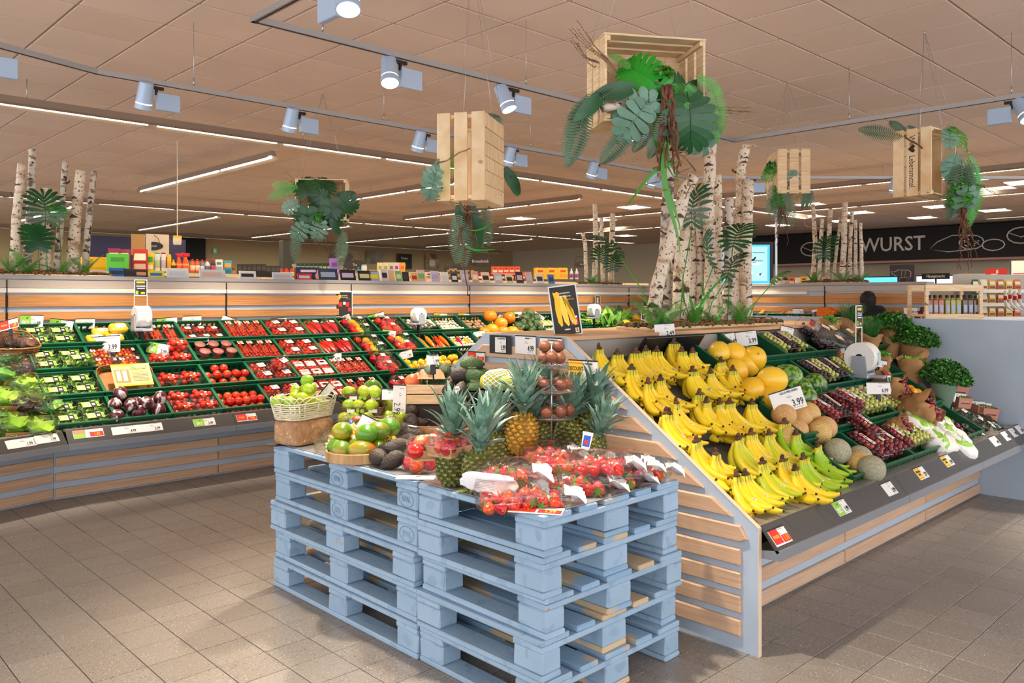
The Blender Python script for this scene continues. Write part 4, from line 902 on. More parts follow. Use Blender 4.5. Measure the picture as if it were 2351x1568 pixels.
for i,(x,y,z,rz,rx) in enumerate([(-.09,-.05,.03,8,0),(.06,-.04,.03,-6,0),(.1,.03,.085,4,10),(-.02,.05,.03,3,0)]):
    spawn(B_CHIC,CW(1,3) @ T(x,y,z) @ RZ(rz) @ RX(rx),'yellow film bag of chicory with white label, %s in its crate' % ['at the near side','beside the price card','topmost','behind the price card'][i],'bag','yellow chicory bags')
fill(CW(1,2),2,2,P_MIX,'clear box of mixed mini tomatoes','tomato box','boxes of mini tomatoes','below the yellow bags',.03)
# basket with the Chicoree sign, radicchio below
WICK = mat('honey_wicker','#b9782c',.6,col2='#8a5418',ns=9,bump=.5,bs=40)
def wicker(w,d,h,mt,nst=26,rows=7,arcs=False,open_=1.):
    """woven basket: rings over stakes"""
    mb = MB(); per = []
    n = nst * 2
    for k in range(n):
        a = 2 * math.pi * k / n; sg = lambda v: math.copysign(abs(v) ** .45,v); per.append((w / 2 * sg(math.cos(a)),d / 2 * sg(math.sin(a))))
    for j in range(rows):
        f = open_ * (.86 + .14 * j / rows); z = h * (j + .5) / rows
        mb.tube([V((per[k % n][0] * f,per[k % n][1] * f,z)) * 1 + V((0,0,.0015 * (1 if (k + j) % 2 else -1))) for k in range(n + 1)],h / rows * .36,4,cap=False)
    for k in range(0,n,2):
        mb.tube([(per[k][0] * .86 * open_,per[k][1] * .86 * open_,0),(per[k][0],per[k][1],h)],.003,4)
        if arcs:
            q = (k + 4) % n; a,b = V((*per[k],h)),V((*per[q],h)); mb.tube([a,a.lerp(b,.25) * 1.03 + V((0,0,.018)),a.lerp(b,.5) * 1.04 + V((0,0,.024)),a.lerp(b,.75) * 1.03 + V((0,0,.018)),b],.0028,4)
    bt = MB().prism([(x * .86,y * .86) for x,y in per],0,.004)
    return [Nd('weave',mb.mesh('weave',mt)),Nd('basket_base',bt.mesh('basket_base',mt,False))]
bm = CW(1,1) @ T(0,.04,.03) @ RX(22)
spawn(Nd('wicker_tray',None,None,wicker(.44,.3,.06,WICK,22,4)),bm,'honey-coloured wicker tray tilted up behind the radicchio heads','basket')
def flatsign(name,w,h,base,prints,m,label,cat='sign',frame_=None,texts=(),group=None):
    """board standing in local XZ, facing -Y; prints: (x0, z0, x1, z1, material); texts: (string, size, x, z, material, sx)"""
    ch = [Nd('board',MB().cbox(-w / 2,0,0,w / 2,.004,h,.0008).mesh('board',base,False))]
    if prints:
        mb = MB(); mts = []
        for i,(x0,z0,x1,z1,c) in enumerate(prints):
            if c not in mts: mts.append(c)
            mb.box(x0,-.0008 - .0002 * i,z0,x1,-.0001,z1,mts.index(c))
        ch.append(Nd('printed_area',mb.mesh('printed_area',mts,False)))
    for t in texts:
        s_,sz,x,z,c,sx = t[:6]; ch.append(Nd('lettering',text_mesh(s_,sz,c,sx,t[6] if len(t) > 6 else 'CENTER',.012),T(x,-.0025,z) @ RX(90)))
    if frame_:
        mt,fw = frame_; mb = MB()
        for (x0,z0,x1,z1) in ((-w / 2 - fw,-fw,w / 2 + fw,0),(-w / 2 - fw,h,w / 2 + fw,h + fw),(-w / 2 - fw,0,-w / 2,h),(w / 2,0,w / 2 + fw,h)): mb.box(x0,-.004,z0,x1,.007,z1)
        ch.append(Nd('sign_frame',mb.mesh('sign_frame',mt,False)))
    return spawn(Nd(name,None,None,ch),m,label,cat,group)
PY_ = mat('pale_yellow_card','#f0e08a',.5)
flatsign('paper_sign',.29,.2,PY_,[(-.145,.18,.02,.2,YELP),(-.145,0,.145,.015,YELP),(-.13,.03,-.02,.15,mat('photo_olive_print','#a8904a',.6)),(-.115,.05,-.085,.14,mat('chicory_cream_print','#f3ead0',.6)),(-.07,.045,-.04,.14,mat('chicory_cream_print','#f3ead0',.6))] + [(.0,.12 - .013 * i,.12,.123 - .013 * i,mat('grey_print','#a09a78',.6)) for i in range(7)],
         CW(1,1) @ T(.02,-.11,.105) @ RX(-66),'pale yellow paper card about chicory on the wicker tray','sign',texts=[('Chicoree!',.034,.055,.155,mat('olive_print','#8f9a2c',.6),.85)])
heap(CW(1,0),10,RADI,.058,'white-veined dark radicchio head','radicchio','loose radicchio heads','before the wicker tray',.4,.26,.04,.06,seed=5)
spawn(RADI,CW(2,0) @ T(-.13,-.17,.02) @ RX(80) @ SCL(.8),'small radicchio head lying apart by the tray strip','radicchio','loose radicchio heads')
fill(CW(2,3),3,1,P_VIN,'film pack of vine tomatoes','tomato pack','vine tomato packs','behind the bag roll stand',.02)
fill(CW(2,2),2,2,P_TOM2,'clear punnet of large tomatoes','tomato punnet','large tomato punnets','right under the bag roll stand',.03,skip=[(0,1)])
spawn(P_TOM2,CW(2,2) @ T(.09,.06,.09),'tomato punnet stacked highest under the bag roll stand','tomato punnet','large tomato punnets')
fill(CW(2,1),2,1,P_TOM2,'flat clear punnet of tomatoes','tomato punnet','large tomato punnets','half-empty dark crate',.02,d=.16)
fill(CW(2,0),2,2,P_TOM2,'clear punnet of large tomatoes','tomato punnet','large tomato punnets','next to the radicchio',.03)
fill(CW(3,3),3,2,P_TOM,'film-wrapped punnet of dark small tomatoes','tomato punnet','small tomato punnets','above the pink cups',.02,sx=.72)
fill(CW(3,2),3,2,P_CUP,'pink clear cup of cherry tomatoes','cup','cups of cherry tomatoes','between the tomato crates',.045,w=.36,d=.24)
heap(CW(3,1),14,TOMATO,.045,'loose round red tomato','tomato','loose tomatoes','in the upper loose crate',.36,.2,.02,.045,rot=False,seed=8)
heap(CW(3,0),22,TOMATO,.04,'loose red vine tomato','tomato','loose tomatoes','in the front loose crate',.37,.26,.02,.04,rot=False,seed=9)
for r in (3,2): fill(CW(4,r),4,1,P_VIN,'long kraft-labelled vine tomato pack','tomato pack','vine tomato packs','beside the %s' % ('top of the cup column' if r == 3 else 'pink cups'),.04)
for r in (1,0): fill(CW(4,r),2,2,P_TOM,'white-labelled film punnet of red tomatoes','tomato punnet','white-label tomato punnets','beside the %s loose tomatoes' % ('upper' if r else 'front'),.035)
spawn(P_TOM,CW(4,1) @ T(.09,.03,.1) @ RZ(20) @ RX(8),'white-label tomato punnet stacked on top of its neighbours beside the loose tomatoes','tomato punnet','white-label tomato punnets')
for r in (3,2): fill(CW(5,r),2,2,P_TOM,'brownish film punnet of small tomatoes','tomato punnet','white-label tomato punnets','%s crate' % ('top' if r == 3 else 'lower'),.04)
for r in (1,0): fill(CW(5,r),3,2,P_SNK,'small pink-labelled snack tomato box','tomato box','snack tomato boxes','%s snack crate' % ('upper' if r else 'front'),.03,sx=1.05)
fill(CW(6,3),2,1,B_POI,'film bag of pointed red peppers','pepper bag','pointed pepper bags','crate touching the slatted wall',.03)
fill(CW(6,2),2,1,B_POI,'film bag of pointed red peppers','pepper bag','pointed pepper bags','crate behind the 4.99 card',.03)
fill(CW(6,1),4,1,P_VIN,'narrow tomato pack with orange label','tomato pack','vine tomato packs','below the 4.99 card',.03)
fill(CW(6,0),3,1,P_VIN,'narrow tomato pack with orange label','tomato pack','vine tomato packs','front crate behind the limes',.03)
for r in (3,2): fill(CW(7,r),1,2,B_PEPM,'film bag of three-coloured bell peppers','pepper bag','bell pepper bags','%s mixed pepper crate' % ('upper' if r == 3 else 'lower'),.03)
fill(CW(7,1),1,2,B_PEPR,'film bag of red bell peppers','pepper bag','bell pepper bags','below the mixed peppers',.03)
fill(CW(7,0),1,1,B_PEPR,'film bag of red bell peppers','pepper bag','bell pepper bags','front row behind the mangoes',.03)
fill(CW(8,3),1,2,B_PEPR,'shiny bag of dark red bell peppers','pepper bag','bell pepper bags','behind the green BIO card',.03)
fill(CW(8,2),1,2,[B_PEPR[0],B_PEPM[1]],'bag of bell peppers','pepper bag','bell pepper bags','in front of the green BIO card',.03)
heap(CW(8,1),8,BELL['y'],.042,'loose yellow bell pepper','pepper','loose yellow peppers','behind the wooden crate',.36,.24,.03,.05,seed=11)
P_MSH = pack('mushroom_box',.12,.16,.05,berries(14,.11,.15,.05,.02,[MUSH.mesh.materials[0]],41,.8),labelcard(.1,.06,[(-.3,-.3,.3,.3,PY_)]),T(0,0,.06),seed=41)
fill(CW(9,3),3,1,P_MSH,'boxed white mushrooms with pale card','mushroom box','mushroom boxes','behind the grey bag roll stand',.04)
heap(CW(9,2),9,[POI['o'],POI['r'],POI['o']],.05,'loose orange-red pointed pepper','pepper','loose pointed peppers','under the bag roll stand',.34,.2,.03,.035,seed=12,rot=False)
heap(CW(10,2),7,[POI['r'],BELL['y']],.05,'loose pepper','pepper','loose pointed peppers','below the loose white mushrooms',.3,.2,.0,.04,seed=16,rot=False)
heap(CW(9,1),8,BELL['y'],.042,'loose small yellow pepper','pepper','loose yellow peppers','next to the pomegranate card',.3,.2,.03,.05,seed=13)
for r in (3,2): heap(CW(10,r),60,MUSH,.023,'loose white mushroom in the open crate beside the pointed peppers','mushroom','loose white mushrooms','',.38,.28,.02,.026,True,seed=14 + r)
heap(CW(11,3),24,MUSHB,.03,'dark brown mushroom','mushroom','brown mushrooms','crate beside the pumpkins',.36,.26,.02,.03,False,seed=18,sx=1.3)
heap(CW(11,2),24,MUSHB,.03,'brown mushroom','mushroom','brown mushrooms','crate under the grey card',.36,.26,.02,.03,False,seed=19,sx=1.3)
for k,(px,py) in enumerate([(1127,733),(1170,737),(1152,750),(1135,757),(1160,762),(1182,762),(1200,768),(1117,762),(1150,771)]):
    x,s = on_slope(px,py,WL,.11); spawn(PUMP,slope(WL,x,s,.02 + (.05 if k in (0,1,2) else 0)) @ RX(-25) @ RZ(40 * k) @ SCL(.95 if k < 6 else .85),'orange hokkaido pumpkin, %s from the back of the pumpkin heap' % nth(k),'pumpkin','orange pumpkins')
for k,(px,py) in enumerate([(1212,722),(1228,733),(1198,745),(1215,752),(1232,748),(1205,735),(1190,753)]):
    x,s = on_slope(px,py,WL,.1); spawn(B_BROC,slope(WL,x,s,.05) @ RZ(33 * k),'film-wrapped head of broccoli, %s from the back beside the pumpkins' % nth(k),'broccoli','wrapped broccoli heads')
ZUC = Nd('courgette',MB().tube([(0,-.1,.02),(0,-.09,.022),(0,0,.024),(.004,.07,.02),(.006,.1,.018)],[.008,.02,.02,.015,.008],10).mesh('skin',mat('courgette_skin','#24481a',.35,col2='#3d6a28',ns=14)))
for k in range(5):
    x,s = on_slope(1222 + k * 6,768,WL,.05); spawn(ZUC,slope(WL,x,s,.03) @ RZ(8 * k - 10),'dark green courgette, %s in the row behind the grey gable' % nth(k),'courgette','courgettes')
PRSN = Nd('parsnip',MB().tube([(0,.1,.03),(0,.09,.03),(0,.0,.024),(0,-.1,.01),(0,-.15,.004)],[.02,.026,.022,.011,.002],10).mesh('root',mat('parsnip_skin','#e6d2a0',.6,col2='#d6b878',ns=12)),None,[Nd('leaf_stub',MB().tube([(0,.1,.03),(0,.13,.034)],[.014,.01],6).mesh('leaf_stub',SALG[1]))])
for k in range(9):
    x,s = on_slope(1246 + (k % 5) * 8,752 + (k // 5) * 10,WL,.06); spawn(PRSN,slope(WL,x,s,.05 - .02 * (k // 5)) @ RZ(20 - 6 * (k % 5)),'pale parsnip, %s in the heap behind the banana poster' % nth(k),'parsnip','parsnips')
CEL = [Nd('stalk',MB().tube([(.02 * (i - 2),-.16,.02),(.017 * (i - 2),.0,.03),(.022 * (i - 2),.14,.03)],[.012,.012,.008],6).mesh('stalk',mat('celery_stalk','#a8c23a',.5,rnd=.1))) for i in range(5)] + [Nd('leaves',leafbits(50,.1,.08,.05,SALG,44,.025),T(0,.17,.02),kind='stuff')]
CELN = Nd('celery',None,None,CEL)
for k in range(6):
    x,s = on_slope(1340 + (k % 3) * 16,735 + (k // 3) * 12,WL,.06); spawn(CELN,slope(WL,x,s,.05 - .02 * (k // 3)) @ RZ(75),'light green celery bunch, %s in the heap by the banana poster' % nth(k),'celery','celery bunches')
ROM = Nd('leafy_greens',None,None,[Nd('leaf',blade(.26,.045,1.5,SALG[i % 3],'leaf',.3),RZ(i * 51) @ RX(50 - 6 * (i % 3))) for i in range(9)])
for k in range(9):
    x,s = on_slope(1388 + (k % 3) * 22,728 + (k // 3) * 13,WL,.08); spawn(ROM,slope(WL,x,s,.01) @ RZ(40 * k) @ RX(-20),'bunch of leafy greens, %s in the heap behind the island top board' % nth(k),'greens','leafy greens')
for k,(px,py) in enumerate([(1457,730),(1478,738),(1437,745),(1467,752)]):
    x,s = on_slope(px,py,WL,.1); spawn(MEL,slope(WL,x,s,.02) @ SCL(.95) @ RZ(50 * k),'pale yellow-green melon, %s from the leafy greens' % nth(k),'melon','melons by the leafy greens')
# ---- salads on the angled end
FRIL = [mat('frilly_lettuce_green','#93c42c',.5,col2='#b8dc44',ns=9,rnd=.08),mat('frilly_lettuce_red','#5a2a20',.5,col2='#7a4a2a',ns=9,rnd=.1),mat('batavia_green','#4f8f2c',.5,col2='#79b03c',ns=8,rnd=.08)]
def lettuce(mt,seed,r=.1):
    r_ = random.Random(seed); ch = []
    for k in range(16):
        vs = []; fs = []; n = 7; tl = 12 + 62 * (k / 16)
        for j in range(n):
            for i in range(n):
                u,v = i / (n - 1) * 2 - 1,j / (n - 1); w = r * (.35 + .75 * v); fr = .016 * v * v * math.sin(u * 13 + k) + r_.uniform(-.004,.004) * v
                vs.append((u * w,v * r * 1.1 + fr * .3,fr + .03 * u * u - .02 * v))
        for j in range(n - 1):
            for i in range(n - 1): fs.append((j * n + i,j * n + i + 1,(j + 1) * n + i + 1,(j + 1) * n + i))
        ch.append(Nd('leaf',MB().add(vs,fs).mesh('leaf',mt),RZ(137.5 * k) @ RX(84 - tl)))
    return ch
LETR = [Nd('lettuce_head',None,None,lettuce(FRIL[i],50 + i) + [Nd('film',sbox(MB(),.24,.22,.15,18,8,.7,.07,seed=50 + i,c=(0,0,.07)).mesh('film',FILM))] + ([Nd('paper_sleeve',MB().add([(-.07,-.11,.02),(.05,-.115,.02),(.07,-.12,.06),(-.08,-.115,.07)],[(0,1,2,3)]).mesh('paper_sleeve',mat('kraft_paper','#b98a58',.7,col2='#a87848',ns=8,bump=.4)))] if i != 1 else [])) for i in (0,1,2)]
SP = [(95,985,0,'fresh green, nearest the rail joint'),(30,975,0,'bright green, lowest by the rail cards'),(-20,960,2,'cut by the picture edge, lowest'),(60,925,1,'red and green, in the middle of the heap'),(110,935,2,'in brown paper beside the salad boxes'),(10,915,0,'with a brown paper sleeve, second row'),(60,880,0,'light green, above the red one'),(85,905,0,'in glossy film, touching the salad boxes'),(55,845,1,'dark red, in glossy film, upper heap'),(5,860,2,'dark green, upper heap at the picture edge'),(20,820,2,'green, under the wicker basket'),(75,835,1,'dark red, beside the upper salad boxes')]
for px,py,c,w in SP:
    cm_ = WLL if px < 100 else WL; x,s = on_slope(px,py,cm_,.08); spawn(LETR[c],slope(cm_,x,s,.0) @ RX(-15) @ RZ(R.uniform(-60,60)),'bagged lettuce head, ' + w,'lettuce','bagged lettuce heads')
x,s = on_slope(25,795,WLL,.08); spawn(Nd('wicker_basket',None,None,wicker(.36,.3,.14,mat('dark_wicker','#8a5a2c',.6,bump=.5,bs=40),20,7)),slope(WLL,x,s,.0) @ RX(-8),'brown wicker basket tipped at the salad end under the 1.49 card','basket')
for k in range(3): spawn(LETR[1],slope(WLL,x,s,.06) @ T(-.08 + .08 * k,-.02 * k,.03) @ SCL(.62),'dark lollo rosso in film inside the tipped basket, %s' % nth(k),'lettuce','bagged lettuce heads')
# ---- along the far partition
CR_ = lambda k,r: crateM(WR,1.1 + .41 * k,r)
SQ = Nd('butternut_squash',MB().lathe([(.0005,0),(.05,.01),(.062,.05),(.045,.1),(.033,.14),(.03,.19),(.0005,.2)],14,m=RX(90)).mesh('skin',mat('squash_skin','#b97a2c',.5,rnd=.1)))
ON = {'r': fruit('onion',(.034,.034,.032),mat('red_onion_skin','#6a1c3a',.35,rnd=.12),nu=12,nv=8),'w': fruit('onion',(.032,.032,.03),mat('white_onion_skin','#e0d2b8',.5),nu=12,nv=8)}
TANG = fruit('tangerine',(.036,.036,.032),mat('tangerine_skin','#ee7a14',.4,rnd=.05,bump=.3,bs=90),nu=12,nv=8)
for k in range(7):
    for r in (3,2): spawn(CRATE,CR_(k,r),'green crate below the far slats, %s along, %s' % (nth(k),RN[r]),'crate','green crates at the far partition')
def far(px,py,nd,h,label,cat,group,sc=1.):
    x,s = on_slope(px,py,WR,h); spawn(nd,slope(WR,x,s,h * .3) @ RZ(R.uniform(0,360)) @ SCL(sc),label,cat,group)
for k in range(8): far(1730 + 11 * (k % 4) + 50 * (k // 4),722 - 3 * (k % 2),SQ if k < 4 else SQ,.08,'brownish squash, %s along the far crate row' % nth(k),'squash','far squashes',.7)
for k in range(10): far(1812 + 7 * (k % 5),722 - 5 * (k // 5),ON['w'],.06,'white onion, %s in the far crate beside the tangerine pyramid' % nth(k),'onion','far white onions')
for k in range(16): far(1872 + 8 * (k % 6) - 0 * k + 3 * (k // 6),722 - 6 * (k // 6),TANG,.07,'tomato-orange fruit, %s in the far pyramid under the slats' % nth(k),'tangerine','far fruit pyramid',1.15)
for k in range(9): far(1936 + 5 * (k % 5),723 - 5 * (k // 5),ON['r'],.06,'red onion, %s in the far crate beside the hooded shopper' % nth(k),'onion','far red onions')
for k in range(8): far(2036 + 6 * (k % 4),727 - 5 * (k // 4),TANG,.07,'orange fruit right of the hooded shopper in the far row, %s' % nth(k) if 0 else 'orange fruit beside the hooded shopper, %s in the far row' % nth(k),'tangerine','far oranges')
for k in range(14): far(2098 + 6 * (k % 5),724 - 9 * (k // 5),ON['r' if k % 3 else 'w'],.1,'onion, %s in the net heap beside the bottle rack' % nth(k),'onion','onion heap by the bottle rack',1.1)
# ------------------------------------------------------------------ goods on the island
TIER = ['top','second','third','fourth','lowest']
BL = [[(1380,803,'y',3),(1432,815,'y',4),(1474,812,'y',5),(1500,806,'y',4),(1520,808,'b',4),(1560,790,'b',5),(1580,808,'b',4),(1607,810,'b',4)],
      [(1465,850,'y',4),(1505,882,'y',3),(1535,874,'y',4),(1606,854,'b',5),(1650,857,'b',4),(1672,832,'b',5),(1697,852,'b',4)],
      [(1505,962,'y',3),(1543,952,'y',5),(1572,928,'y',3),(1622,908,'y',5),(1642,925,'y',4),(1672,928,'y',5),(1694,928,'y',5),(1740,930,'y',4)],
      [(1605,1020,'y',5),(1662,1047,'y',3),(1717,1010,'g',5),(1743,1000,'y',5),(1785,1000,'g',5),(1817,975,'G',5),(1846,1000,'G',4)],
      [(1690,1112,'y',3),(1735,1102,'y',4),(1774,1070,'g',5),(1820,1067,'y',5),(1868,1063,'G',5),(1900,1028,'G',5),(1850,1095,'y',4)]]
CN = {'y': 'ripe yellow','b': 'yellow, blue-stickered','g': 'greenish yellow','G': 'green unripe'}
for t,row in enumerate(BL):
    for i,(px,py,c,n) in enumerate(row):
        x,s = on_slope(px,py,IS,.15); hh = .02 + max(0,.22 - s) * .28
        key = (c,1 + i % 2,n) if c == 'y' else (c,1,max(4,n))
        spawn(BUN[key],slope(IS,max(3.14,x),s - .07,hh) @ RX(-19 - max(0,.25 - s) * 70) @ RZ(R.uniform(-10,14)),f'{CN[c]} banana bunch, {nth(i)} from the gable board in the {TIER[t]} tier','banana','banana bunches on the island')
for t in range(5):
    one('banana_shelf',MB().cbox(3.05,-.01,-.02,4.02,.2,.0,.003).box(3.05,-.012,-.02,4.02,-.006,.012),mat('grey_felt_shelf','#4c4844',.9),slope(IS,0,.04 + .245 * t) @ RX(-10) @ T(0,0,.028),label='dark lined step under the %s banana tier' % TIER[4 - t],cat='shelf',group='banana steps')
one('divider_tray',MB().cbox(3.42,0,0,3.98,.02,.12,.003).add([(3.42,0,.0),(3.3,-.16,.0),(3.42,0,.12)],[(0,1,2),(2,1,0)]),DARK,slope(IS,.1,1.14,.04),label='black plastic stop plate behind the top banana tier',cat='divider')
for k in range(6):
    for r in range(4):
        if k == 5 and r < 3: continue
        spawn(CRATE,crateM(IS,4.24 + .41 * k,r),'dark green island crate, %s column from the bananas, %s' % (nth(k),RN[r]),'crate','green crates on the island')
MP = [('y',1650,810,0),('y',1680,808,.02),('y',1678,838,0),('y',1710,836,.0),('y',1733,824,.06),('y',1728,893,0),('y',1752,884,.0),('y',1781,874,.07),('y',1772,915,0),('y',1790,925,0),
      ('w',1748,808,.03),('w',1712,802,0),('w',1793,834,.04),('w',1766,848,0),('w',1790,852,0),('w',1831,872,.05),('w',1858,870,0),('w',1842,907,0),('w',1868,893,0),
      ('g',1814,957,.03),('g',1838,956,0),('g',1860,952,.0),('g',1815,993,0),('g',1850,990,0),('g',1876,986,.02),('g',1902,985,0),('c',1932,1042,0),('c',1960,1038,0),('c',1998,1072,.03),('g',1975,1065,0)]
cnt = {}
for c,px,py,up in MP:
    nd,r,nm = {'y': (MEL,.078,'bright yellow honeydew melon'),'w': (WAT,.088,'small striped watermelon'),'g': (GAL,.068,'tan netted melon'),'c': (CAN,.072,'grey-green netted cantaloupe')}[c]
    x,s = on_slope(px,py,IS,r + .02 + up); i = cnt.get(c,0); cnt[c] = i + 1; e = .86 if c in 'yw' and up < .05 else .95
    spawn(nd,slope(IS,x,s,.02 + up + r * (1 - e)) @ RZ(R.uniform(0,360)) @ RX(R.uniform(-50,30) if c != 'w' else R.uniform(40,100)) @ T(0,0,0) @ SCL(e),f'{nm}, {nth(i)} counted down from the top of its crates','melon',nm + 's on the island')
IC = lambda k,r: crateM(IS,4.24 + .41 * k,r)
# recentre rolled melons is not needed: they are nearly round
fill(IC(2,3),3,1,[P_GGO,P_GB],'long grape punnet with orange-brown label','grapes','grape punnets','top crate beside the watermelons',.04,sx=1.1)
fill(IC(2,2),3,1,[P_GB,P_GGO],'long grape punnet with orange-brown label','grapes','grape punnets','second watermelon-side crate',.05,sx=1.1)
fill(IC(1,1),3,1,[P_GRC,P_GB,P_GR],'clear punnet of red and dark grapes','grapes','grape punnets','below the watermelons',.05,sx=1.15)
fill(IC(1,0),3,1,P_GR,'clear punnet of dark red grapes','grapes','grape punnets','front crate by the cantaloupes',.05,sx=1.15)
spawn(P_GR,IC(1,1) @ T(.12,-.02,.11) @ RZ(12),'clear punnet of pink grapes stacked on top below the roll stand','grapes','grape punnets')
spawn(P_GR,IC(1,0) @ T(-.02,.1,.11) @ RZ(-8),'clear punnet of red grapes stacked over the front crate','grapes','grape punnets')
fill(IC(2,1),3,1,P_GG,'green grape punnet with red-white label','grapes','grape punnets','behind the roll stand pole',.06,sx=1.15)
fill(IC(2,0),4,1,[P_GR,P_GG,P_GG,P_GG],'clear grape punnet with red-white label','grapes','grape punnets','before the white paper bags',.06)
fill(IC(3,1),2,1,P_GG,'clear punnet of green grapes','grapes','grape punnets','directly under the 6.99 card',.02,w=.25)
BAGG = [bag('bagged_grapes',.3,.16,.1,[Nd('grape_cluster',berries(50,.22,.12,.06,.013,GRPB,s),None)],[T(0,0,0)],s,labelcard(.06,.05,[(-.8,-.8,.8,0,YELP)]),T(.05,.02,.1)) for s in (61,62)]
for i,(px,py) in enumerate([(1865,772),(1900,800),(1890,780),(1935,790)]):
    x,s = on_slope(px,py,IS,.06); spawn(BAGG[i % 2],slope(IS,x,s,.06) @ RZ(-50 + 20 * i),'film bag of dark grapes, %s from the slanted red-white card' % nth(i),'grapes','bagged dark grapes')
x,s = on_slope(1945,850,IS,.05); fill(slope(IS,x,s,.02),3,1,P_GGO,'green grape punnet','grapes','grape punnets','behind the big white bag roll',.03)
# paper bags with herbs and fruit
KRAFT = mat('kraft_paper_bag','#b98a58',.7,col2='#a87848',ns=8,bump=.5,bs=18,rnd=.08)
def paper_bag(w,d,h,seed,crush=.012,flare=1.15):
    r_ = random.Random(seed); n = 20; vs = []; fs = []; L = 8
    sg = lambda v: math.copysign(abs(v) ** .6,v)
    for j in range(L + 1):
        t = j / L; f = .72 + (flare - .72) * t
        for i in range(n):
            a = 2 * math.pi * i / n; z = h * t + (h * .09 * math.sin(a * 3 + seed) * t * t); cr = r_.uniform(-crush,crush) * (.3 + t)
            vs.append(((w / 2 * f + cr) * sg(math.cos(a)),(d / 2 * f + cr) * sg(math.sin(a)),z))
    for j in range(L):
        for i in range(n): fs.append((j * n + i,j * n + (i + 1) % n,(j + 1) * n + (i + 1) % n,(j + 1) * n + i))
    fs.append(tuple(range(n))[::-1])
    return MB().add(vs,fs).mesh('paper_bag_wall',KRAFT)
def herb_clump(n,R0,H,mts,seed,s=.016,curly=False):
    """stems with many small leaves on a domed crown"""
    r_ = random.Random(seed); mb = MB()
    for k in range(n):
        u = r_.random(); ph = math.acos(1 - u * .95); th = r_.uniform(0,6.28); rr = r_.uniform(.72,1)
        c = V((R0 * rr * math.sin(ph) * math.cos(th),R0 * rr * math.sin(ph) * math.sin(th),H * .35 + H * .65 * rr * math.cos(ph)))
        m = T(c) @ RZ(r_.uniform(0,360)) @ RX(r_.uniform(-70,70)) @ RY(r_.uniform(-70,70)); a = s * r_.uniform(.6,1.25); mi = r_.randrange(len(mts))
        if curly: mb.add([(-a,0,a * .4),(-a * .3,a * .3,-a * .2),(0,a,a * .5),(a * .35,a * .3,-a * .25),(a,0,a * .4),(a * .2,-a * .5,0),(-a * .3,-a * .5,.2 * a)],[(0,1,5,6),(1,2,3),(1,3,5),(3,4,5)],mi,m)
        else: mb.add([(0,-a * .3,0),(a * .5,a * .1,a * .15),(a * .3,a * .5,0),(0,a,.1 * a),(-a * .3,a * .5,0),(-a * .5,a * .1,a * .15)],[(0,1,2,5),(5,2,3,4)],mi,m)
    return mb.mesh('foliage',mts)
HBG = [mat('parsley_green','#2c6a1c',.5),mat('parsley_light','#4a8f2a',.5),mat('parsley_deep','#1a4a14',.5)]
BASG = [mat('basil_green','#5aa82a',.4),mat('basil_light','#7fc23c',.4)]
def chives(n,L,seed):
    r_ = random.Random(seed); mb = MB()
    for k in range(n):
        a = r_.uniform(0,6.28); q = r_.uniform(.01,.05); e = r_.uniform(.04,.11); mb.tube([(q * math.cos(a),q * math.sin(a),0),(q * 1.3 * math.cos(a),q * 1.3 * math.sin(a),L * .6),(e * math.cos(a),e * math.sin(a),L * r_.uniform(.8,1.1))],[.0014,.0013,.0005],3,cap=False)
    return mb.mesh('chive_stems',mat('chive_green','#2f7a2c',.5))
def herb(name,fol,w,d,h,seed,zf,kd='foliage'):
    return Nd(name,None,None,[Nd('paper_bag',paper_bag(w,d,h,seed),None,[Nd('printed_patch',MB().box(-.02,-d * .5 - .012,h * .55,.012,-d * .5 - .011,h * .68).mesh('printed_patch',DGRNP,False))]),Nd(kd,fol,T(0,0,zf),kind='stuff')])
HB = {'par': herb('potted_parsley',herb_clump(1500,.15,.2,HBG,71,.016),.14,.14,.2,71,.12),'cur': Nd('curly_parsley',None,None,[Nd('pot_sleeve',MB().lathe([(.05,0),(.075,.15),(.078,.151)],18).mesh('pot_sleeve',mat('mint_green_sleeve','#9ab89a',.5)),None,[Nd('white_print',MB().ell((.04,-.057,.08),(.018,.006,.03),8,6).mesh('white_print',WHITE))]),Nd('foliage',herb_clump(2400,.15,.2,HBG,72,.011,True),T(0,0,.09),kind='stuff')]),
      'bas': herb('potted_basil',herb_clump(160,.075,.07,BASG,73,.024),.15,.14,.19,73,.13),'chi': herb('potted_chives',chives(150,.2,74),.14,.13,.17,74,.08,'chive_stems'),'cor': herb('potted_coriander',herb_clump(200,.085,.1,BASG + HBG[1:2],75,.018),.15,.13,.18,75,.12)}
for key,px,py,h,sc,rz,lb in [('cor',1910,770,.06,.9,0,'brown bag of coriander behind the small white 2.99 card'),('chi',1955,775,.06,1.1,0,'tall chives in a brown bag behind the info stand'),('cor',2010,768,.06,.9,60,'coriander in a brown bag by the top of the divider'),('chi',1998,805,.05,1.0,90,'feathery dill-like herb in brown paper, upper middle'),('par',2090,800,.05,1.1,40,'flat parsley spilling from an open brown bag against the divider'),
                               ('cor',2050,810,.05,.9,120,'brown paper herb bag with a green patch'),('par',2120,845,.03,1.15,80,'large bushy flat parsley leaning on the divider'),('bas',2095,880,.05,1.15,10,'basil pot in brown paper in front of the parsley'),('cur',2160,935,.02,1.25,0,'curly parsley in a mint green sleeve, lowest herb'),('cor',2030,850,.04,.8,200,'crumpled brown herb bag over the 6.99 card')]:
    x,s = on_slope(px,py,IS,h); x = min(x,6.56); spawn(HB[key],slope(IS,x,s,.0) @ RX(-26) @ RZ(rz) @ SCL(sc),lb,'herb','potted herbs at the end of the island')
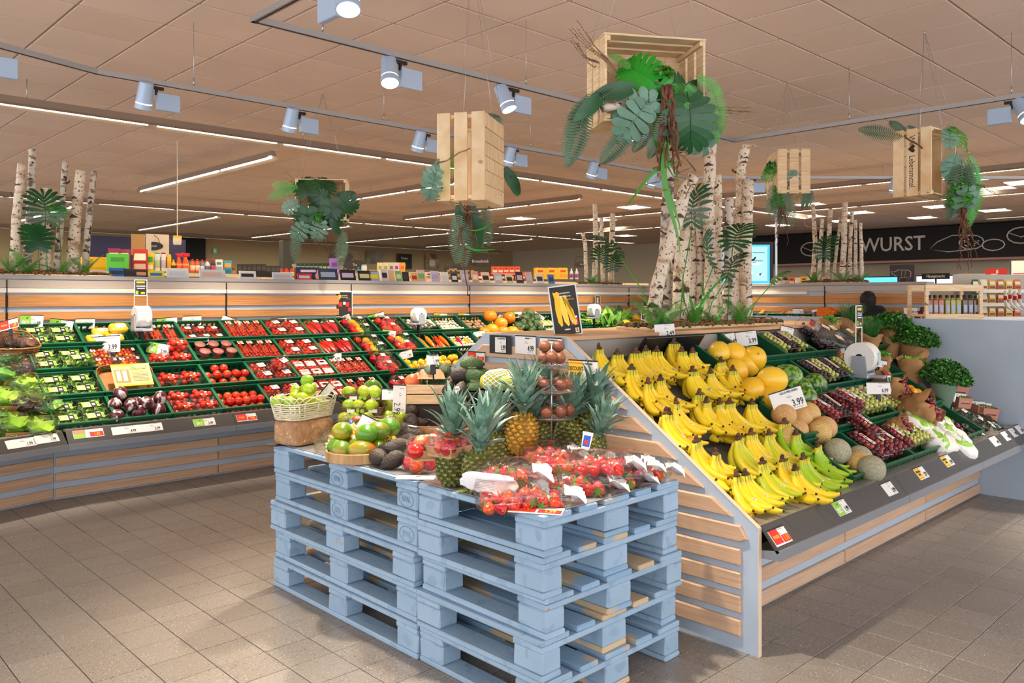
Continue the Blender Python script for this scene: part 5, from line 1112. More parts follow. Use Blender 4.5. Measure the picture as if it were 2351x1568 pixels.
for i,(px,py,sc) in enumerate([(2030,905,1.15),(2075,955,1.5),(2040,985,.9),(2000,880,1.)]):
    x,s = on_slope(px,py,IS,.05)
    spawn(Nd('paper_bag',paper_bag(.16,.14,.15,80 + i,.018,.85),None,[Nd('grapes',berries(30,.11,.09,.06,.0135,GRPR,80 + i),T(0,0,.09),kind='stuff')]),slope(IS,x,s,.03) @ RX(30) @ RZ(25 * i) @ SCL(sc),'crumpled brown paper bag of red grapes, %s under the 6.99 card' % nth(i),'bag','paper bags of grapes')
YPL = fruit('yellow_plum',(.03,.032,.029),mat('yellow_plum_skin','#f0a818',.3,coat=.3,hue=.01),nu=12,nv=8)
for k in range(11):
    x,s = on_slope(2088 + 5 * (k % 4) + 6 * (k // 4),895 + 9 * (k % 3) + 11 * (k // 3),IS,.05); spawn(YPL,slope(IS,x,s,.03 + .01 * (k % 2)),'yellow plum, %s down the strip beside the brown grape bags' % nth(k),'plum','yellow plums')
for k in range(34):
    px,py = 2125 + 14 * (k % 10) * .95 + R.uniform(-3,3) ,950 + 9.2 * (k % 10) + 12 * (k // 10) - 14 + R.uniform(-3,3)
    x,s = on_slope(px - 12 * (k // 10),py,IS,.04); spawn(PLUM,slope(IS,x,s,.02 + .01 * (k % 3)) @ RZ(k * 40),'dark red plum, %s down the long crate beside the white paper bags' % nth(k),'plum','dark plums')
WPAP = mat('crumpled_white_paper','#ecebe2',.6,col2='#e2e0d2',ns=9,bump=1,bs=26)
for i,(px,py) in enumerate([(2100,965),(2150,985),(2125,1005),(2175,1010),(2150,1025),(2100,985),(2190,1030)]):
    x,s = on_slope(px,py,IS,.05)
    nd = Nd('white_paper_bag',sbox(MB(),.19,.15,.1,22,10,.7,.11,seed=90 + i).mesh('paper',WPAP),None,[Nd('lime_print',sbox(MB(),.07,.152,.102,10,8,.7,.08,seed=90 + i,c=(.03,0,.002)).mesh('lime_print',GRNP))])
    spawn(nd,slope(IS,x,s,.07) @ RZ(40 * i) @ SCL(1.35),'crumpled white paper bag of green grapes, %s from the top of the heap' % nth(i),'bag','white paper bags of grapes')
# clear herb bags and cress boxes at the far end
HERBF = Nd('herb_sprigs',leafbits(120,.2,.12,.05,[mat('grey_herb','#6b6a4c',.6),mat('brown_herb','#7a6a4a',.6),HBG[0]],95,.02),None)
for i,(px,py) in enumerate([(2215,960),(2250,975),(2225,985),(2270,985),(2240,1000),(2295,975)]):
    x,s = on_slope(px,py,IS,.03); x = min(x,6.5)
    spawn(bag('clear_herb_bag',.22,.15,.06,[HERBF],[T(0,0,.003)],96 + i,labelcard(.06,.035,BAR),T(-.03,.02,.06) @ RZ(20)),slope(IS,x,s,.02) @ RZ(-15 + 17 * i),'crinkled clear bag of fresh herbs, %s in the heap by the last price cards' % nth(i),'bag','clear herb bags')
CRS = mat('pink_brown_card','#c98a72',.6)
CRES = Nd('cress_box',openbox(.1,.07,.07).mesh('box',CRS,False),None,[Nd('cress',leafbits(90,.085,.055,.03,BASG,99,.008),T(0,0,.045),kind='stuff'),Nd('lettering',text_mesh('GARTEN KRESSE',.011,BLACKT,.8),T(0,-.0362,.035) @ RX(90)),Nd('white_lining',MB().box(-.05,.033,.05,.05,.035,.085).mesh('white_lining',WHITE,False))])
for i,(px,py,sc) in enumerate([(2255,948,1.1),(2290,950,1.3),(2222,885,1.5),(2205,905,1.4),(2210,930,1.1)]):
    x,s = on_slope(px,py,IS,.05); x = min(x,6.6); spawn(CRES,slope(IS,x,s,.03) @ RX(-25) @ RZ(-35) @ SCL(sc),'pinkish cardboard cress box, %s from the price rail upward' % nth(i),'box','cress boxes')
# ------------------------------------------------------------------ fruit on the pallet table
def tz(px,py,h=0.): return hz(px,py,PZ + h)
def put(nd,px,py,h,r,label,cat,group=None,rz=0.,sc=1.,rx=0.,ry=0.,off=0.):
    """thing whose centre (r above its base) is seen at the pixel, its base h above the table sheet"""
    p = hz(px,py,PZ + h + r); return spawn(nd,T(p.x,p.y,PZ + h + off) @ T(0,0,r) @ RZ(rz) @ RX(rx) @ RY(ry) @ T(0,0,-r) @ SCL(sc),label,cat,group)
# tuff block and lime basket
def rock(w,d,h,seed):
    mb = MB(); r_ = random.Random(seed); n = 12; vs = []; fs = []
    sbox(mb,w,d,h,44,22,.32,.012,seed=seed,c=(0,0,h / 2)); return mb.mesh('tuff',mat('tuff_stone','#c2976e',.9,col2='#a87a54',ns=22,bump=2.2,bs=45,spk=[('#8f5a38',9,.66),('#e0c2a0',60,.68)]),False)
p = tz(676,1008); BX = T(2.115,3.735,PZ) @ RZ(12)
spawn(Nd('stone_block',rock(.27,.18,.13,3)),BX,'rough brown tuff block carrying the white wicker basket','stone')
BK = BX @ T(0,0,.132) @ RZ(6)
spawn(Nd('wicker_basket',None,None,wicker(.34,.2,.085,mat('cream_wicker','#e8e0c4',.45,bump=.2),20,8,True)),BK,'cream white wicker basket with looped rim on the tuff block','basket')
for k,m in enumerate([(-.13,-.02,.03),(-.09,-.05,.05),(-.04,-.05,.05),(.01,-.05,.04),(.06,-.05,.05),(.115,-.03,.05),(-.1,.03,.07),(-.05,.01,.095),(.0,.02,.11),(.05,.0,.10),(.1,.03,.085),(-.01,-.03,.085),(.02,-.01,.125),(-.12,.04,.04),(0,.05,.07),(.08,-.01,.03),(-.07,-.02,.03)]):
    spawn(LIME,BK @ T(0,0,.03) @ T(*m) @ RZ(k * 47) @ RX(k * 31) @ SCL(1.05),'loose yellow-green lime, %s in the white basket' % nth(k),'lime','limes in the white basket')
# lime packs in three layers
LP = [lime_pack(i) for i in (1,2)]
for k,(x,y,z,rz) in enumerate([(2.34,3.56,0,38),(2.52,3.44,0,36),(2.34,3.56,.062,36),(2.53,3.45,.062,40),(2.37,3.57,.124,38),(2.40,3.60,.186,42)]):
    spawn(LP[k % 2],T(x,y,PZ + .02 + z) @ RZ(rz - 82) @ SCL(1.1),'brown card tray of film-wrapped limes, %s in the stack behind the basket' % ['lowest near','lowest far','second layer near','second layer far','third layer','topmost'][k],'lime pack','stacked lime packs')
one('lime_pack_riser',MB().cbox(2.24,3.36,PZ,2.66,3.66,PZ + .019,.003),PINE,label='flat wooden riser under the stacked lime packs',cat='riser')
# bags of small bananas
MINIB = [banana_mesh(.13,0,-25,25,(0,.06,.01),BY,.015)[0]]
def mini_bag(seed,red=True):
    r_ = random.Random(seed); ms = [T(-.05 + .025 * i,r_.uniform(-.01,.01),.008 + .014 * (i % 2)) @ RZ(r_.uniform(-12,12)) for i in range(5)] + [T(-.035 + .03 * i,.01,.035) @ RZ(r_.uniform(-16,16)) for i in range(3)]
    ch = [Nd('banana',MINIB[0],m) for m in ms]
    ch.append(Nd('film',sbox(MB(),.19,.24,.085,18,9,.55,.06,seed=seed,c=(0,0,.042)).mesh('film',FILM)))
    pr = MB(); bl = mat('blue_print','#2450b4',.5)
    if red:
        pr.ell((.0,.03,.083),(.03,.022,.006),12,5,0).ell((-.035,-.0,.08),(.012,.03,.005),8,4,1).ell((.04,-.03,.08),(.014,.02,.005),8,4,1).box(-.012,.027,.088,.012,.033,.0905,2)
    else: pr.box(-.08,-.12,.012,.08,-.108,.04,2).box(-.06,-.1215,.016,-.02,-.12,.036,1).box(.0,-.1215,.018,.05,-.12,.034,1)
    ch.append(Nd('printed_patch',pr.mesh('printed_patch',[REDP,bl,WHITE])))
    return Nd('banana_bag',None,None,ch)
for k,(x,y,z,rz,rx,red) in enumerate([(2.11,3.38,0,40,0,False),(2.22,3.40,.06,-30,14,True),(2.38,3.32,.01,-20,10,True),(2.30,3.30,.05,-25,22,True),(2.20,3.50,.01,60,0,True)]):
    spawn(mini_bag(100 + k,red),T(x,y,PZ + z) @ RZ(rz) @ RX(rx),'clear printed bag of small bananas, ' + ['lowest, with blue and white foot','leaning on the lowest bag','with red and blue print behind the green mangoes','upright, red and blue, beside the white card','under the white basket end'][k],'banana bag','bags of small bananas')
# round wooden tray with mangoes
OAKR = mat('round_oak_tray','#c9a06c',.5,col2='#b08350',ns=5,st=(8,8,1),bump=.1)
TRC = tz(822,1046,.02); TRM = T(TRC.x + .02,TRC.y + .02,PZ)
spawn(Nd('round_tray',MB().lathe([(.001,0),(.148,0),(.152,.004),(.152,.044),(.148,.048),(.143,.044),(.142,.008),(.001,.008)],36).mesh('round_tray',OAKR,'auto')),TRM,'round pale wooden tray filled with green mangoes','tray')
for k,(x,y,z,rz,rx,red) in enumerate([(-.07,-.07,.01,30,0,0),(.03,-.09,.01,100,0,1),(-.1,.02,.01,-20,0,0),(.0,.0,.012,60,0,0),(.09,-.02,.01,10,0,0),(.04,.08,.01,50,0,0),(-.04,.1,.01,-50,0,0),(-.09,.05,.075,20,0,0),(.085,.0,.085,70,0,0),(.05,.1,.085,110,0,0),(.04,-.045,.08,40,0,0),(.12,.1,.09,40,10,0)]):
    spawn(MANGOR if red else MANGO,TRM @ RZ(-44) @ T(x,y,z) @ RZ(rz) @ RX(rx),'%s mango, %s in the round wooden tray' % ('orange-tinged' if red else 'green',nth(k)),'mango','mangoes in the round tray')
# upright mangoes in a small wooden tray behind
spawn(Nd('wooden_tray',openbox(.26,.18,.05).mesh('tray',mat('thin_wood_tray','#c99a68'),False)),T(2.55,3.19,PZ + .06) @ RZ(-50),'shallow thin wooden tray under the upright mangoes','tray')
one('tray_support',MB().cbox(-.1,-.07,0,.1,.07,.058,.004),PINE,T(2.55,3.19,PZ) @ RZ(-50),label='small wooden block under the shallow mango tray',cat='riser')
put(MANGOR,876,935,.11,.045,'green mango with a red shoulder in front of the 2.9 card','mango','upright mangoes',30,1.15,35)
put(MANGO,856,900,.16,.045,'tall green mango standing on end beside the lime packs','mango','upright mangoes',120,1.2,70)
put(MANGO,905,920,.11,.045,'mango with orange sticker behind the grey price card','mango','upright mangoes',-30,1.1,60)
put(MANGO,893,963,.05,.045,'green mango resting above the round tray pile','mango','upright mangoes',60,1.1)
put(MANGO,938,975,.03,.04,'small light green mango wedged between tray and avocados','mango','upright mangoes',10,.8)
# avocado heap
AV = [(948,945,.12,0,1.15),(975,960,.06,0,1.),(1005,945,.1,1,1.),(1035,925,.13,0,1.05),(1040,955,.06,0,1.05),(985,938,.11,2,1.05),(960,975,.06,0,1.05),(940,985,.05,0,1.05),(1020,985,.0,0,1.),(1000,960,.05,3,1.1),(980,985,.03,0,1.15),(1000,985,.02,0,1.),(914,992,.04,0,1.1),(945,970,.08,0,1.05),(950,1002,.03,3,1.15),(985,1000,.01,0,.95),(870,1052,0,0,1.1),(902,1058,0,0,1.05),(893,1032,.02,0,1.),(915,1025,.03,0,1.05),(935,1015,.01,0,1.1),(975,940,.1,0,.9),(1060,940,.06,0,1.),(1058,965,.02,0,1.),(930,955,.05,1,.9),(1025,965,.03,0,1.05),(1015,930,.11,0,.95)]
for k,(px,py,h,c,sc) in enumerate(AV):
    put([AVO,AVOGS,AVO2,AVOS][c],px,py,h,.036,'%s avocado, %s in the heap between mangoes and nectarines' % (['dark brown','green stickered','dark green','dark stickered'][c],nth(k)),'avocado','heaped avocados',R.uniform(0,360),sc,R.uniform(-25,40))
one('avocado_crate',MB().cbox(-.15,-.11,0,.15,.11,.045,.004),PINE,T(2.42,2.92,PZ) @ RZ(-44),label='low wooden tray board under the heaped avocados',cat='riser')
# small wooden crate with wrapped fruit
wc = MB(); WCH = []
for (x0,y0,x1,y1) in ((-.13,-.09,.13,-.082),(-.13,.082,.13,.09),(-.13,-.09,-.122,.09),(.122,-.09,.13,.09)):
    for z in (0,.052): WCH.append(Nd('slat',MB().cbox(x0,y0,z,x1,y1,z + .046,.0015).mesh('slat',PINE,False)))
p = hx(992,920,2.6); WCM = T(p.x + .03,p.y + .03,PZ + .2) @ RZ(-44)
spawn(Nd('small_crate',MB().box(-.13,-.09,0,.13,.09,.004).mesh('floor_board',PINE,False),None,WCH),WCM,'small pale wooden slatted crate standing above the avocados','crate')
one('crate_riser',MB().cbox(-.12,-.08,0,.12,.08,.196,.004),mat('dark_riser','#2c2622',.7),WCM @ T(0,0,-.2),label='dark stand block under the small pale crate',cat='riser')
POM = fruit('pomegranate',(.042,.042,.04),mat('pomegranate_skin','#c8383a',.35,col2='#e0803c',ns=5))
for k,(x,y,z) in enumerate([(-.07,0,.05),(.02,.03,.06),(.08,-.02,.05)]): spawn(AVO2,WCM @ T(x,y,z) @ RZ(70 * k),'wrapped green avocado, %s in the small pale crate' % nth(k),'avocado','avocados in the crate')
spawn(Nd('card_sleeve',MB().add([(-.09,-.07,0),(.07,-.07,0),(.05,0,.045),(-.06,0,.045),(.07,.07,0),(-.09,.07,0)],[(0,1,2,3),(3,2,4,5)]).mesh('card_sleeve',mat('kraft_paper','#b98a58',.7))),WCM @ T(0,0,.125),'folded brown card sleeve on top of the small pale crate','packaging')
spawn(bag('fruit_bag',.2,.15,.08,[AVO2],[T(-.04,0,0),T(.04,0,0)],120),WCM @ T(.02,.02,.12) @ RZ(10),'crinkled clear bag of avocados lying over the small pale crate','bag')
for k,(x,y) in enumerate([(-.08,.05),(-.1,-.04)]): spawn(POM,WCM @ T(x,y,.07),'pomegranate in the small pale crate, %s from the price card' % nth(k),'pomegranate','pomegranates')
spawn(bag('fruit_bag',.22,.15,.08,[AVO2,AVO],[T(-.06,0,0),T(.01,.01,0),T(.07,0,0)],121),T(2.75,3.16,PZ + .13) @ RZ(-30),'crinkled bag with card tray behind the grey price card','bag')
# black bowl of avocados on a stand, papayas in nets
BLKW = mat('black_wood_bowl','#1a1512',.4,spec=.6); BIN = mat('bowl_inside_wood','#8a4f2c',.5)
def bowl(m,R_,label,legs=.09):
    ch = [Nd('bowl',MB().lathe([(.03,0),(R_ * .55,.008),(R_ * .85,.032),(R_,.062)],28).mesh('bowl',BLKW)),Nd('bowl_inside',MB().lathe([(R_,.062),(R_ * .96,.062),(R_ * .8,.036),(R_ * .5,.014),(.001,.01)],28).mesh('bowl_inside',BIN))]
    for a in (30,150,270): ch.append(Nd('leg',MB().tube([(R_ * .4 * math.cos(rad(a)),R_ * .4 * math.sin(rad(a)),.012),(R_ * .5 * math.cos(rad(a)),R_ * .5 * math.sin(rad(a)),-legs)],[.014,.01],8).mesh('leg',BLKW)))
    return spawn(Nd('footed_bowl',None,None,ch),m,label,'bowl','black footed bowls')
p = hx(1078,893,2.62); B1 = T(p.x,p.y,p.z - .062); bowl(B1,.135,'black footed wooden bowl heaped with avocados',B1.translation.z - PZ)
for k,(x,y,z,c,rz,rx) in enumerate([(-.085,-.03,.03,0,20,-60),(-.03,-.06,.03,3,160,-50),(.04,-.05,.025,1,80,0),(.085,0,.03,2,40,0),(.03,.05,.03,0,90,0),(-.06,.04,.03,0,60,0),(-.035,.0,.09,0,100,0),(.025,-.01,.085,1,70,0),(.06,.04,.085,2,90,0),(.01,.035,.14,2,95,0)]):
    spawn([AVO,AVOGS,AVO2,AVOS][c],B1 @ RZ(-44) @ T(x,y,z) @ RZ(rz) @ RX(rx) @ SCL(1.12),'%s avocado, %s in the black footed bowl' % (['dark','green stickered','green','dark stickered'][c],nth(k)),'avocado','avocados in the black bowl')
PAPM = mat('papaya_skin','#7f9c34',.4,col2='#b9b23c',ns=5); NETM = mat('white_foam_net','#f2eee4',.7)
def papaya(seed):
    pr = [(.0005,-.105),(.03,-.098),(.052,-.06),(.062,0),(.056,.05),(.036,.088),(.012,.104),(.0005,.106)]
    net = MB()
    for s in (-1,1):
        for k in range(18):
            pts = []
            for j in range(13):
                z = -.07 + .16 * j / 12; i = max(q for q in range(7) if pr[q][1] <= z); f = (z - pr[i][1]) / (pr[i + 1][1] - pr[i][1]); rr = pr[i][0] + (pr[i + 1][0] - pr[i][0]) * f + .002
                a = 6.283 * k / 18 + s * j * .14; pts.append((rr * math.cos(a),rr * math.sin(a),z))
            net.tube(pts,.0021,3,cap=False)
    m = T(0,0,.062) @ RX(90)
    return Nd('papaya',MB().lathe(pr,20,m=m).mesh('skin',PAPM),None,[Nd('foam_net',net.mesh('foam_net',NETM),m)])
PAP = papaya(1)
p = hx(1172,893,2.62); B2 = T(p.x,p.y,p.z - .062); bowl(B2,.14,'black footed wooden bowl holding papayas in foam nets',B2.translation.z - PZ)
spawn(PAP,B2 @ RZ(-44) @ T(-.045,.0,.03) @ RZ(60),'papaya in a white foam net, green end showing','papaya','papayas in foam nets')
spawn(PAP,B2 @ RZ(-44) @ T(.05,-.02,.03) @ RZ(110),'papaya in a white foam net, right behind the pineapple leaves'.replace('right ','half hidden '),'papaya','papayas in foam nets')
# tiered stand of passion fruit
GLS = film('glass_plate',rough=.03,base=.2,bump=.3,ns=60)
STX = hx(1266,838,2.62); SM = T(STX.x,STX.y,PZ)
spawn(Nd('tiered_stand',None,None,[Nd('pole',MB().tube([(0,0,0),(0,0,.53)],.004,8).mesh('pole',STEEL))] + [Nd('glass_plate',MB().lathe([(.02,z),(rr * .8,z + .004),(rr,z + .016),(rr,z + .02),(rr * .8,z + .009),(.001,z + .006)],26).mesh('glass_plate',GLS)) for z,rr in ((.2,.115),(.315,.115),(.43,.078))]),SM,'glass tiered stand carrying passion fruit before the gable board','stand')
PF = [(-.035,-.02,.45),(.035,-.02,.45),(0,.03,.45),(.0,-.035,.455),(-.03,-.01,.5),(.03,-.005,.5)] + [(.07 * math.cos(a),.07 * math.sin(a),.335) for a in (0,1,2.1,3.1,4.2,5.3)] + [(.08 * math.cos(a),.08 * math.sin(a),.22) for a in (4.4,5.2,5.9,.4)]
for k,q in enumerate(PF): spawn(PASS,SM @ RZ(-44) @ T(*q) @ RZ(70 * k) @ SCL(1.05),'wrinkled brown passion fruit, %s on the %s glass plate' % (nth(k if k < 6 else k - 6 if k < 12 else k - 12),'top' if k < 6 else 'middle' if k < 12 else 'lowest'),'passion fruit','passion fruit on the stand')
# nectarine packs and loose nectarines
for k,(px,py,h) in enumerate([(1022,990,.04),(1044,975,.09),(1060,985,.05),(1035,1000,.04),(1010,1000,.04),(1068,975,.08),(1052,1005,.03)]):
    put(NECT,px,py,h,.03,'loose shiny red nectarine, %s beside the pineapple leaves' % nth(k),'nectarine','loose nectarines',50 * k,1.1,30 * k)
NP = [nect_pack(201),nect_pack(202),nect_pack(203,False)]
for k,(px,py,h,rz) in enumerate([(978,1060,.0,-20),(990,1030,.095,-35),(1035,1020,.12,10)]):
    p = hz(px,py,PZ + h + .045); spawn(NP[2 - k],T(p.x + .04,p.y + .02,PZ + h) @ RZ(rz),'film pack of yellow-red nectarines, %s' % ['lowest, in front','middle, in a thin wooden tray','topmost, against the pineapples'][k],'nectarine pack','nectarine packs')
# pineapples
for k,(px,py,h,v,rz,rx,sc) in enumerate([(1040,1068,0,0,0,0,1.02),(1100,1085,0,1,60,0,1.0),(1193,1000,.06,2,120,4,1.05),(1238,1012,.02,3,200,-6,1.05),(1300,1005,.0,0,250,6,1.05),(1352,985,.03,3,310,10,1.08),(1150,1030,0,1,20,-6,.95),(1290,960,.04,1,80,0,1.05),(1345,1030,0,3,10,16,.9)]):
    p = hz(px,py,PZ + h + .08); nm = ['lowest, green, beside the nectarine packs','green, behind the white wrapper','golden yellow, lifted above the others','dark-leaved, beside the golden one','silvery-leaved, behind the strawberries','dark, touching the gable board','half hidden behind the two front ones','tall leaved, under the passion fruit stand','with the blue-white paper tag'][k]
    nd = PIN[v]; o = spawn(nd,T(min(2.93,p.x),p.y,PZ + h) @ RX(rx) @ RY(rx * .7) @ RZ(rz) @ SCL(sc),'pineapple, ' + nm,'pineapple','pineapples on the pallets')
pt = hz(1347,1012,PZ + .13); spawn(Nd('paper_tag',PTAG.mesh),T(pt) @ CAMYAW @ RX(78) @ RZ(-12) @ SCL(1.25),'white and blue paper tag dangling before the dark pineapple','tag')
spawn(Nd('black_tag',MB().cbox(-.022,-.03,0,.022,.03,.002,.0008).ell((0,0,.002),(.009,.011,.001),10,4,1).mesh('black_tag',[BLACKT,ORAP])),T(hz(1077,1040,PZ + .1)) @ CAMYAW @ RX(85) @ RZ(-8),'black hang tag between the two front pineapples','tag')
# strawberry packs
SB = [(1165,1135,0,0,-25),(1282,1145,0,1,-38),(1165,1085,.06,2,-38),(1235,1105,.0,0,-35),(1290,1065,.05,1,-38),(1390,1120,.0,2,-40),(1415,1070,.06,0,-36),(1330,1050,.0,1,-40),(1470,1105,0,2,-34),(1520,1085,0,0,-42),(1500,1080,.04,1,-30),(1345,1085,.0,2,-50),(1260,1040,.04,0,-20)]
SBW = ['lying on its side with printed white wrapper in front','frontmost, above the red price card','stacked against the green pineapple','low, between the two front ones','stacked in the middle of the heap','with green leaves showing, near the pallet edge','topmost near the gable board','low at the back, half hidden','low near the far pallet edge','last on the pallet corner by the gable board','stacked over the corner pack','low under the stacked middle ones','at the back beside the dark pineapple']
for k,(px,py,h,v,rz) in enumerate(SB):
    p = hz(px,py,PZ + h + .04); spawn(SBP[v],T(min(p.x,2.86),max(p.y,2.03),PZ + h) @ RZ(rz - 5) @ RX(R.uniform(-5,5) + (20 if k == 0 else 0)) @ SCL(1.08),'film pack of strawberries ' + SBW[k],'strawberry pack','strawberry packs on the pallets')
pl = hz(1120,1130,PZ + .05)
one('printed_wrapper',sbox(MB(),.2,.022,.07,18,8,.6,.09,seed=5,c=(0,.012,.03)).add([(-.05,-.001,.012 + .006 * i) for i in range(6)] + [(.02,-.0015,.012 + .006 * i) for i in range(6)] + [(-.05,-.001,.0145 + .006 * i) for i in range(6)] + [(.02,-.0015,.0145 + .006 * i) for i in range(6)],[(i,6 + i,18 + i,12 + i) for i in range(6)],1),[mat('white_wrapper','#ecebea'),mat('grey_small_print','#a8a8ac',.6)],T(pl) @ CAMYAW @ RX(10) @ RY(8),label='white wrapper with grey small print at the front of the strawberries',cat='wrapper')
one('leaf_scrap',MB().ell((0,0,.006),(.028,.012,.005),10,5,wob=.1),mat('pale_green_leaf','#c2d65a',.5),T(tz(1062,1130)) @ RZ(-20),label='torn pale green leaf lying on the sheet before the pineapple',cat='leaf')
# black card clip between the avocados
one('card_clip',MB().cbox(-.03,-.02,0,.03,.02,.03,.006).tube([(-.02,0,.03),(-.03,0,.06),(0,0,.07),(.03,0,.05)],.006,6).cbox(-.008,-.03,.01,.05,-.02,.04,.003),DARK,T(hz(1020,965,PZ + .1)) @ CAMYAW @ RY(-25),label='black plastic card clip lying on the avocados',cat='clip')
# ------------------------------------------------------------------ hanging crates, planters
def slat_crate(m,label,hang,foliage=None,text=None,hole=True):
    """local X: 0.5 long, Y: 0.3 deep (opening at -Y, base boards at +Y), Z: 0.4 high ; origin in the centre"""
    L,D,H = .25,.15,.2; ch = []
    def sl(a,b,c,d,e,f,ex=()): ch.append(Nd('slat',MB().cbox(a,b,c,d,e,f,.0015).mesh('slat',PINE,False),None,ex))
    for i in range(6):                                  # base boards
        x = -L + i * (2 * L / 6); sl(x + .002,D - .01,-H,x + 2 * L / 6 - .004,D,H)
    for s in (-1,1):                                   # long sides: three boards along X
        for j,y in enumerate((-D,-D + .107,-D + .214)):
            z = s * (H + .005); sl(-L - .01,y,z - .005,L + .01,y + .082,z + .005)
        for j,y in enumerate((-D,-D + .107,-D + .214)):   # ends: three boards along Z
            x = s * L; kids = []
            sl(x - .006,y,-H,x + .006,y + .082,H)
        for q in (-1,1):                               # corner posts and end battens
            sl(s * L - .012 * s - .011,-D,q * (H - .014) - .012,s * L - .012 * s + .011,D - .01,q * (H - .014) + .012)
    o = spawn(Nd('wooden_crate',None,None,ch),m,label,'crate','wooden crates hanging from the ceiling')
    top = m.translation.copy(); an = V((top.x,top.y,CH))
    mi = m.inverted(); ai = mi @ an
    for x in (-L,L):
        for y in (-D,D):
            # wires run from the upper corners to the ceiling hook
            cs = [V((x,y,q * H)) for q in (-1,1)] + [V((q * L,y,x / L * H)) for q in (-1,1)]
            c = max([V((sx * L,sy * D,sz * H)) for sx in (-1,1) for sy in (-1,1) for sz in (-1,1) if (sx * x >= 0)],key=lambda p: (m @ p).z + .0 * p.y + (.001 if p.y * y > 0 else 0))
            w = spawn(Nd('wire',MB().tube([c,ai],.0012,3).mesh('wire',STEEL)),None,parent=o)
    spawn(Nd('ceiling_hook',MB().ell(ai - (mi.to_3x3() @ V((0,0,.01))),.01,8,5).mesh('ceiling_hook',STEEL)),None,parent=o)
    return o
def cmat(px,py,Z,ex,ey,ez):
    """crate frame from its axes in shop space (right, forward, up)"""
    f = lambda a: RT * a[0] + FW * a[1] + V((0,0,a[2])); return frame(hd(px,py,Z),f(ex),f(ey),f(ez))
# big crate, opening to the viewer
A = rad(-11.4); K1 = cmat(1478,205,4.05,(math.cos(A),-math.sin(A) * -1 * -1,0),(math.sin(A),math.cos(A),0),(0,0,1))
K1 = cmat(1480,200,4.05,(math.cos(A),-math.sin(A),0),(math.sin(A),math.cos(A),0),(0,0,1))
slat_crate(K1,'largest hanging pine crate, open front with monstera leaves and dry twigs',4)
def fol(m,parts,label): spawn(Nd('hanging_foliage',None,None,parts),m,label,'artificial plants','plants in the hanging crates')
def at(x,y,z,rz=0,rx=0,ry=0,s=1.): return T(x,y,z) @ RZ(rz) @ RY(ry) @ RX(rx) @ SCL(s)
def L_(me,m,nm=None): return Nd(nm or me.name.split('.')[0],me,m)
def Ld(me,x,z,ang,y=-.16,s=1.,face=0,yaw=0): 
    """leaf lying in the viewer-facing plane: points along ang degrees (0 = right, 90 = up), its blade towards the viewer"""
    return Nd(me.name.split('.')[0],me,T(x,y,z) @ RZ(yaw) @ RX(90) @ RZ(ang - 90) @ RX(face) @ SCL(s))
P1 = [Ld(MON,.12,-.1,-82,-.25,.95,10),Ld(MON,.02,-.06,15,-.15,.6,10),Ld(MONG,-.02,-.03,140,-.2,.95,-10),Ld(MONG,.0,-.02,-70,-.19,.8),Ld(PHS,-.02,-.12,200,-.22,1.2),Ld(PHS,-.08,-.14,235,-.23,1.1),Ld(PHS,.12,-.12,20,-.15,1.),Ld(PHS,.2,-.1,-65,-.14,1.4),
      Ld(FR['g'],.0,.0,75,-.2,.9,-25),Ld(FR['g'],-.12,.04,140,-.15,.7),Ld(FR['gl'],.05,-.06,-5,-.22,1.0,-20),Ld(FR['gl'],.1,-.04,-30,-.24,.9,-15),Ld(FR['g'],.1,-.12,-60,-.26,.85),Ld(FR['gl'],.22,-.12,-55,-.2,.8),
      Ld(FR['s'],-.1,-.2,235,-.2,1.1),Ld(FR['s'],-.02,-.16,250,-.22,.9),Ld(FR['sl'],-.2,-.06,212,-.2,.9,10),Ld(FR['sl'],-.36,-.1,262,-.2,1.15,0),Ld(FR['s'],-.3,-.08,240,-.18,1.0),Ld(FR['gl'],.24,-.04,-62,-.24,.9),Ld(FR['g'],.16,-.0,-20,-.24,1.),Ld(FR['s'],.02,-.16,262,-.25,1.),Ld(STR['b'],-.12,-.06,192,-.2,.85,10),Ld(STR['b'],-.28,-.1,222,-.19,.75,20),
      Ld(STR['d'],-.04,.02,100,-.12,1.1,-30),Ld(STR['d'],.02,.02,60,-.1,.9,-30),Ld(STR['b'],.16,-.03,10,-.12,.9,-20),
      Ld(STR['g'],.02,-.2,-75,-.22,.9),Ld(STR['g'],.04,-.2,-82,-.2,1.45),Ld(STR['g'],.06,-.22,-88,-.21,1.6,6),Ld(STR['g'],-.03,-.18,-70,-.2,.9),Ld(STR['g'],.1,-.4,215,-.2,.9,10)]
P1 += [Nd('leafy_tuft',herb_clump(160,.045,.07,[LGN,LFN],301,.02),T(.02,-.2,-.02),kind='stuff')]
P1 += [Nd(n.name,n.mesh,T(.02,-.23,-.05) @ (n.m or MX.Identity(4))) for n in roots(18,.42,305,spread=.06,r=.009)]
P1 += [Nd('bark_piece',wavy_tube((-.28,-.17,-.16),(-.12,-.2,-.13),.022,BIRG,'bark_piece',7,.006,5,.9)),Nd('bark_piece',wavy_tube((.02,-.2,-.07),(.17,-.22,-.16),.024,TWG,'bark_piece',8,.008,5,.8))]
P1 += [Nd(n.name,n.mesh,T(-.22,-.1,.03) @ RZ(35) @ RX(38) @ (n.m or MX.Identity(4))) for n in twigs(5,.34,310,10)]
P1 = [n for n in P1]
for n in twigs(5,.34,310,9): P1.append(Nd(n.name,n.mesh,T(-.2,-.16,.02) @ RX(90) @ RZ(48) @ n.m))
for n in twigs(6,.36,311,9): P1.append(Nd(n.name,n.mesh,T(.2,-.16,-.12) @ RX(90) @ RZ(-98) @ n.m))
P1 = [n for n in P1 if not (n.name == 'dry_twig' and n.m.to_euler().x > 0 and False)]
